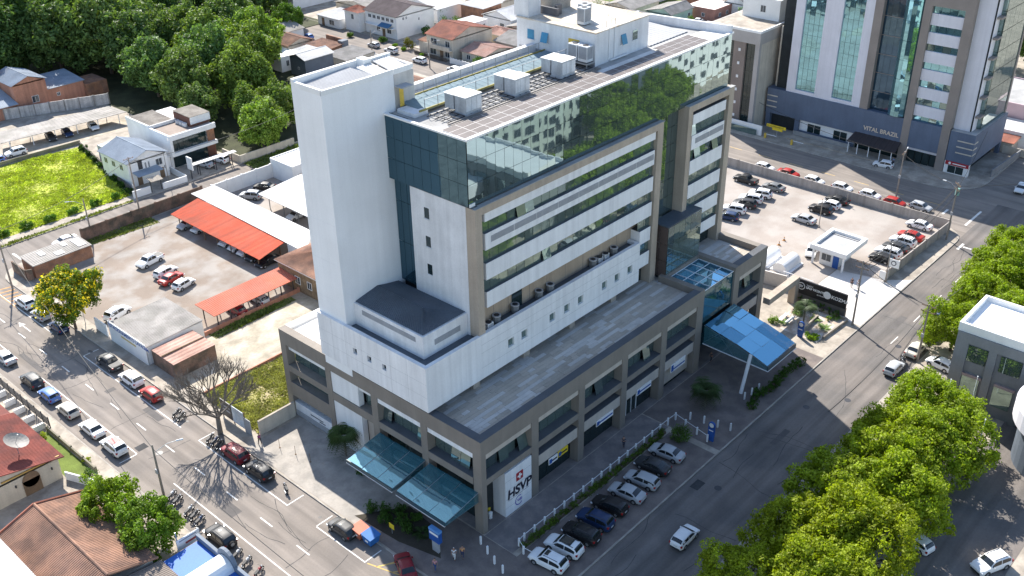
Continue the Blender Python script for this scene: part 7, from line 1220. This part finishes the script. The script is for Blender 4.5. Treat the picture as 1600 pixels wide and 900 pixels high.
tree('small0', 112.2, 183.5, 'small leafy tree on the kerb of the far street bend', 1.3, (1, 1.2, .9), 'far street trees'); tree('wood1', 215, -2, 'green trees at the right edge behind the pink house', 1.2, (1.5, 1.5, .8)); tree('wood2', 208, 14, 'dark tree behind the office tower at the right edge', 1.2, (.9, 1, .8)); tree('wood0', 228, 10, 'tall tree at the top right edge', 1.4, (1, 1, .8))
# ------------------------------------------------------------------ grass: field, weedy plot, verges
def grass(name, poly, n, h, cols, seed, z=.1, w=.05, ground=None):
    rd = random.Random(seed); xs = [p[0] for p in poly]; ys = [p[1] for p in poly]; b = MB(); out = 0
    def inside(x, y):
        c = False; k = len(poly)
        for i in range(k):
            (x1, y1), (x2, y2) = poly[i], poly[(i+1) % k]
            if (y1 > y) != (y2 > y) and x < (x2-x1)*(y-y1)/(y2-y1)+x1: c = not c
        return c
    while out < n:
        x, y = rd.uniform(min(xs), max(xs)), rd.uniform(min(ys), max(ys))
        if not inside(x, y): continue
        out += 1; k = .55+.45*math.sin(x*.45+seed)*math.cos(y*.38)+rd.uniform(-.2, .3); hh = h*max(.25, k)
        if k < .3 and rd.random() < .75: continue
        for j in range(3): a = rd.uniform(0, 6.28); d = Vector((math.cos(a), math.sin(a), 0)); s = Vector((-d.y, d.x, 0))*w*rd.uniform(1.5, 4); p = Vector((x, y, z))+d*.12; b.quad(p-s, p+s, p+d*hh*.7+Vector((0, 0, hh*rd.uniform(.5, 1))))
    o = mk(name, b.mesh(name, leafmat(name+' blades', cols[0], .45, .35, False))); o['kind'] = 'stuff'
    sheet(name+'_soil', poly, z-.02+.03, M(name+' soil', cols[1], .95, .3, .25, 4, .4, col2=cols[2])); return o
fld = [(-8, 116.4), (22.6, 115.8), (28.8, 147.8), (12.4, 149.8), (-8, 151)]
grass('meadow_grass', fld, 22000, .40, ((.42, .49, .055), (.34, .39, .05), (.39, .40, .065)), 5, z=.14)
grass('plot_weeds', [(-5.4, 34.5), (.1, 34.5), (.1, 35.8), (9, 35.8), (9, 47.2), (-5.4, 47.2)], 6000, .5, ((.34, .34, .10), (.30, .27, .10), (.36, .30, .17)), 8, z=.15)
grass('verge_grass', [(-8, 112.9), (22, 112.9), (22, 113.7), (-8, 113.9)], 700, .3, ((.22, .26, .05), (.2, .22, .06), (.26, .22, .12)), 2, z=.14); grass('yard_verge', [(6.5, 101.8), (20, 100.6), (20, 103.9), (6.5, 103.9)], 900, .35, ((.2, .24, .05), (.2, .2, .07), (.27, .22, .14)), 3, z=.16); grass('wall_verge', [(4, 58.4), (19, 58.6), (19, 60.2), (4, 60.2)], 900, .5, ((.14, .19, .04), (.16, .17, .06), (.2, .18, .1)), 6, z=.16); grass('far_verge', [(46.5, 104), (62, 104), (62, 112.5), (46.5, 112.5)], 1200, .6, ((.14, .19, .04), (.14, .16, .05), (.2, .18, .1)), 7, z=.14)
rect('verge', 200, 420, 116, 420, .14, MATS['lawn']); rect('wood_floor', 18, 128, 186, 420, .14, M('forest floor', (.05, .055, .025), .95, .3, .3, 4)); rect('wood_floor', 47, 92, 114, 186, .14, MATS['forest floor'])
for i in range(8): shrub(23.5+i*.75-.4, 117+i*4.0, .9, 1.6, 1.2, 'dark hedge clump, %s from the street along the field wall' % ORD[i], (.4, .55, .5), 'hedge clumps along the field wall', size=.16, n=26)
for i in range(7): shrub(-6+i*4.4, 117.2-.1*i, 1.6, .9, 1.1, 'leafy weed clump, %s from the left along the near field edge' % ORD[i], (.9, 1.2, .7), 'weed clumps at the field edge', size=.16, n=30)
# ------------------------------------------------------------------ drop the prototypes
dead = []
def kill(o):
    for c in kids(o): kill(c)
    dead.append(o)
for p in list(PROTO.values())+list(TP.values())+[P_moto]: kill(p)
bpy.data.batch_remove(dead); bpy.data.scenes.remove(TMP)
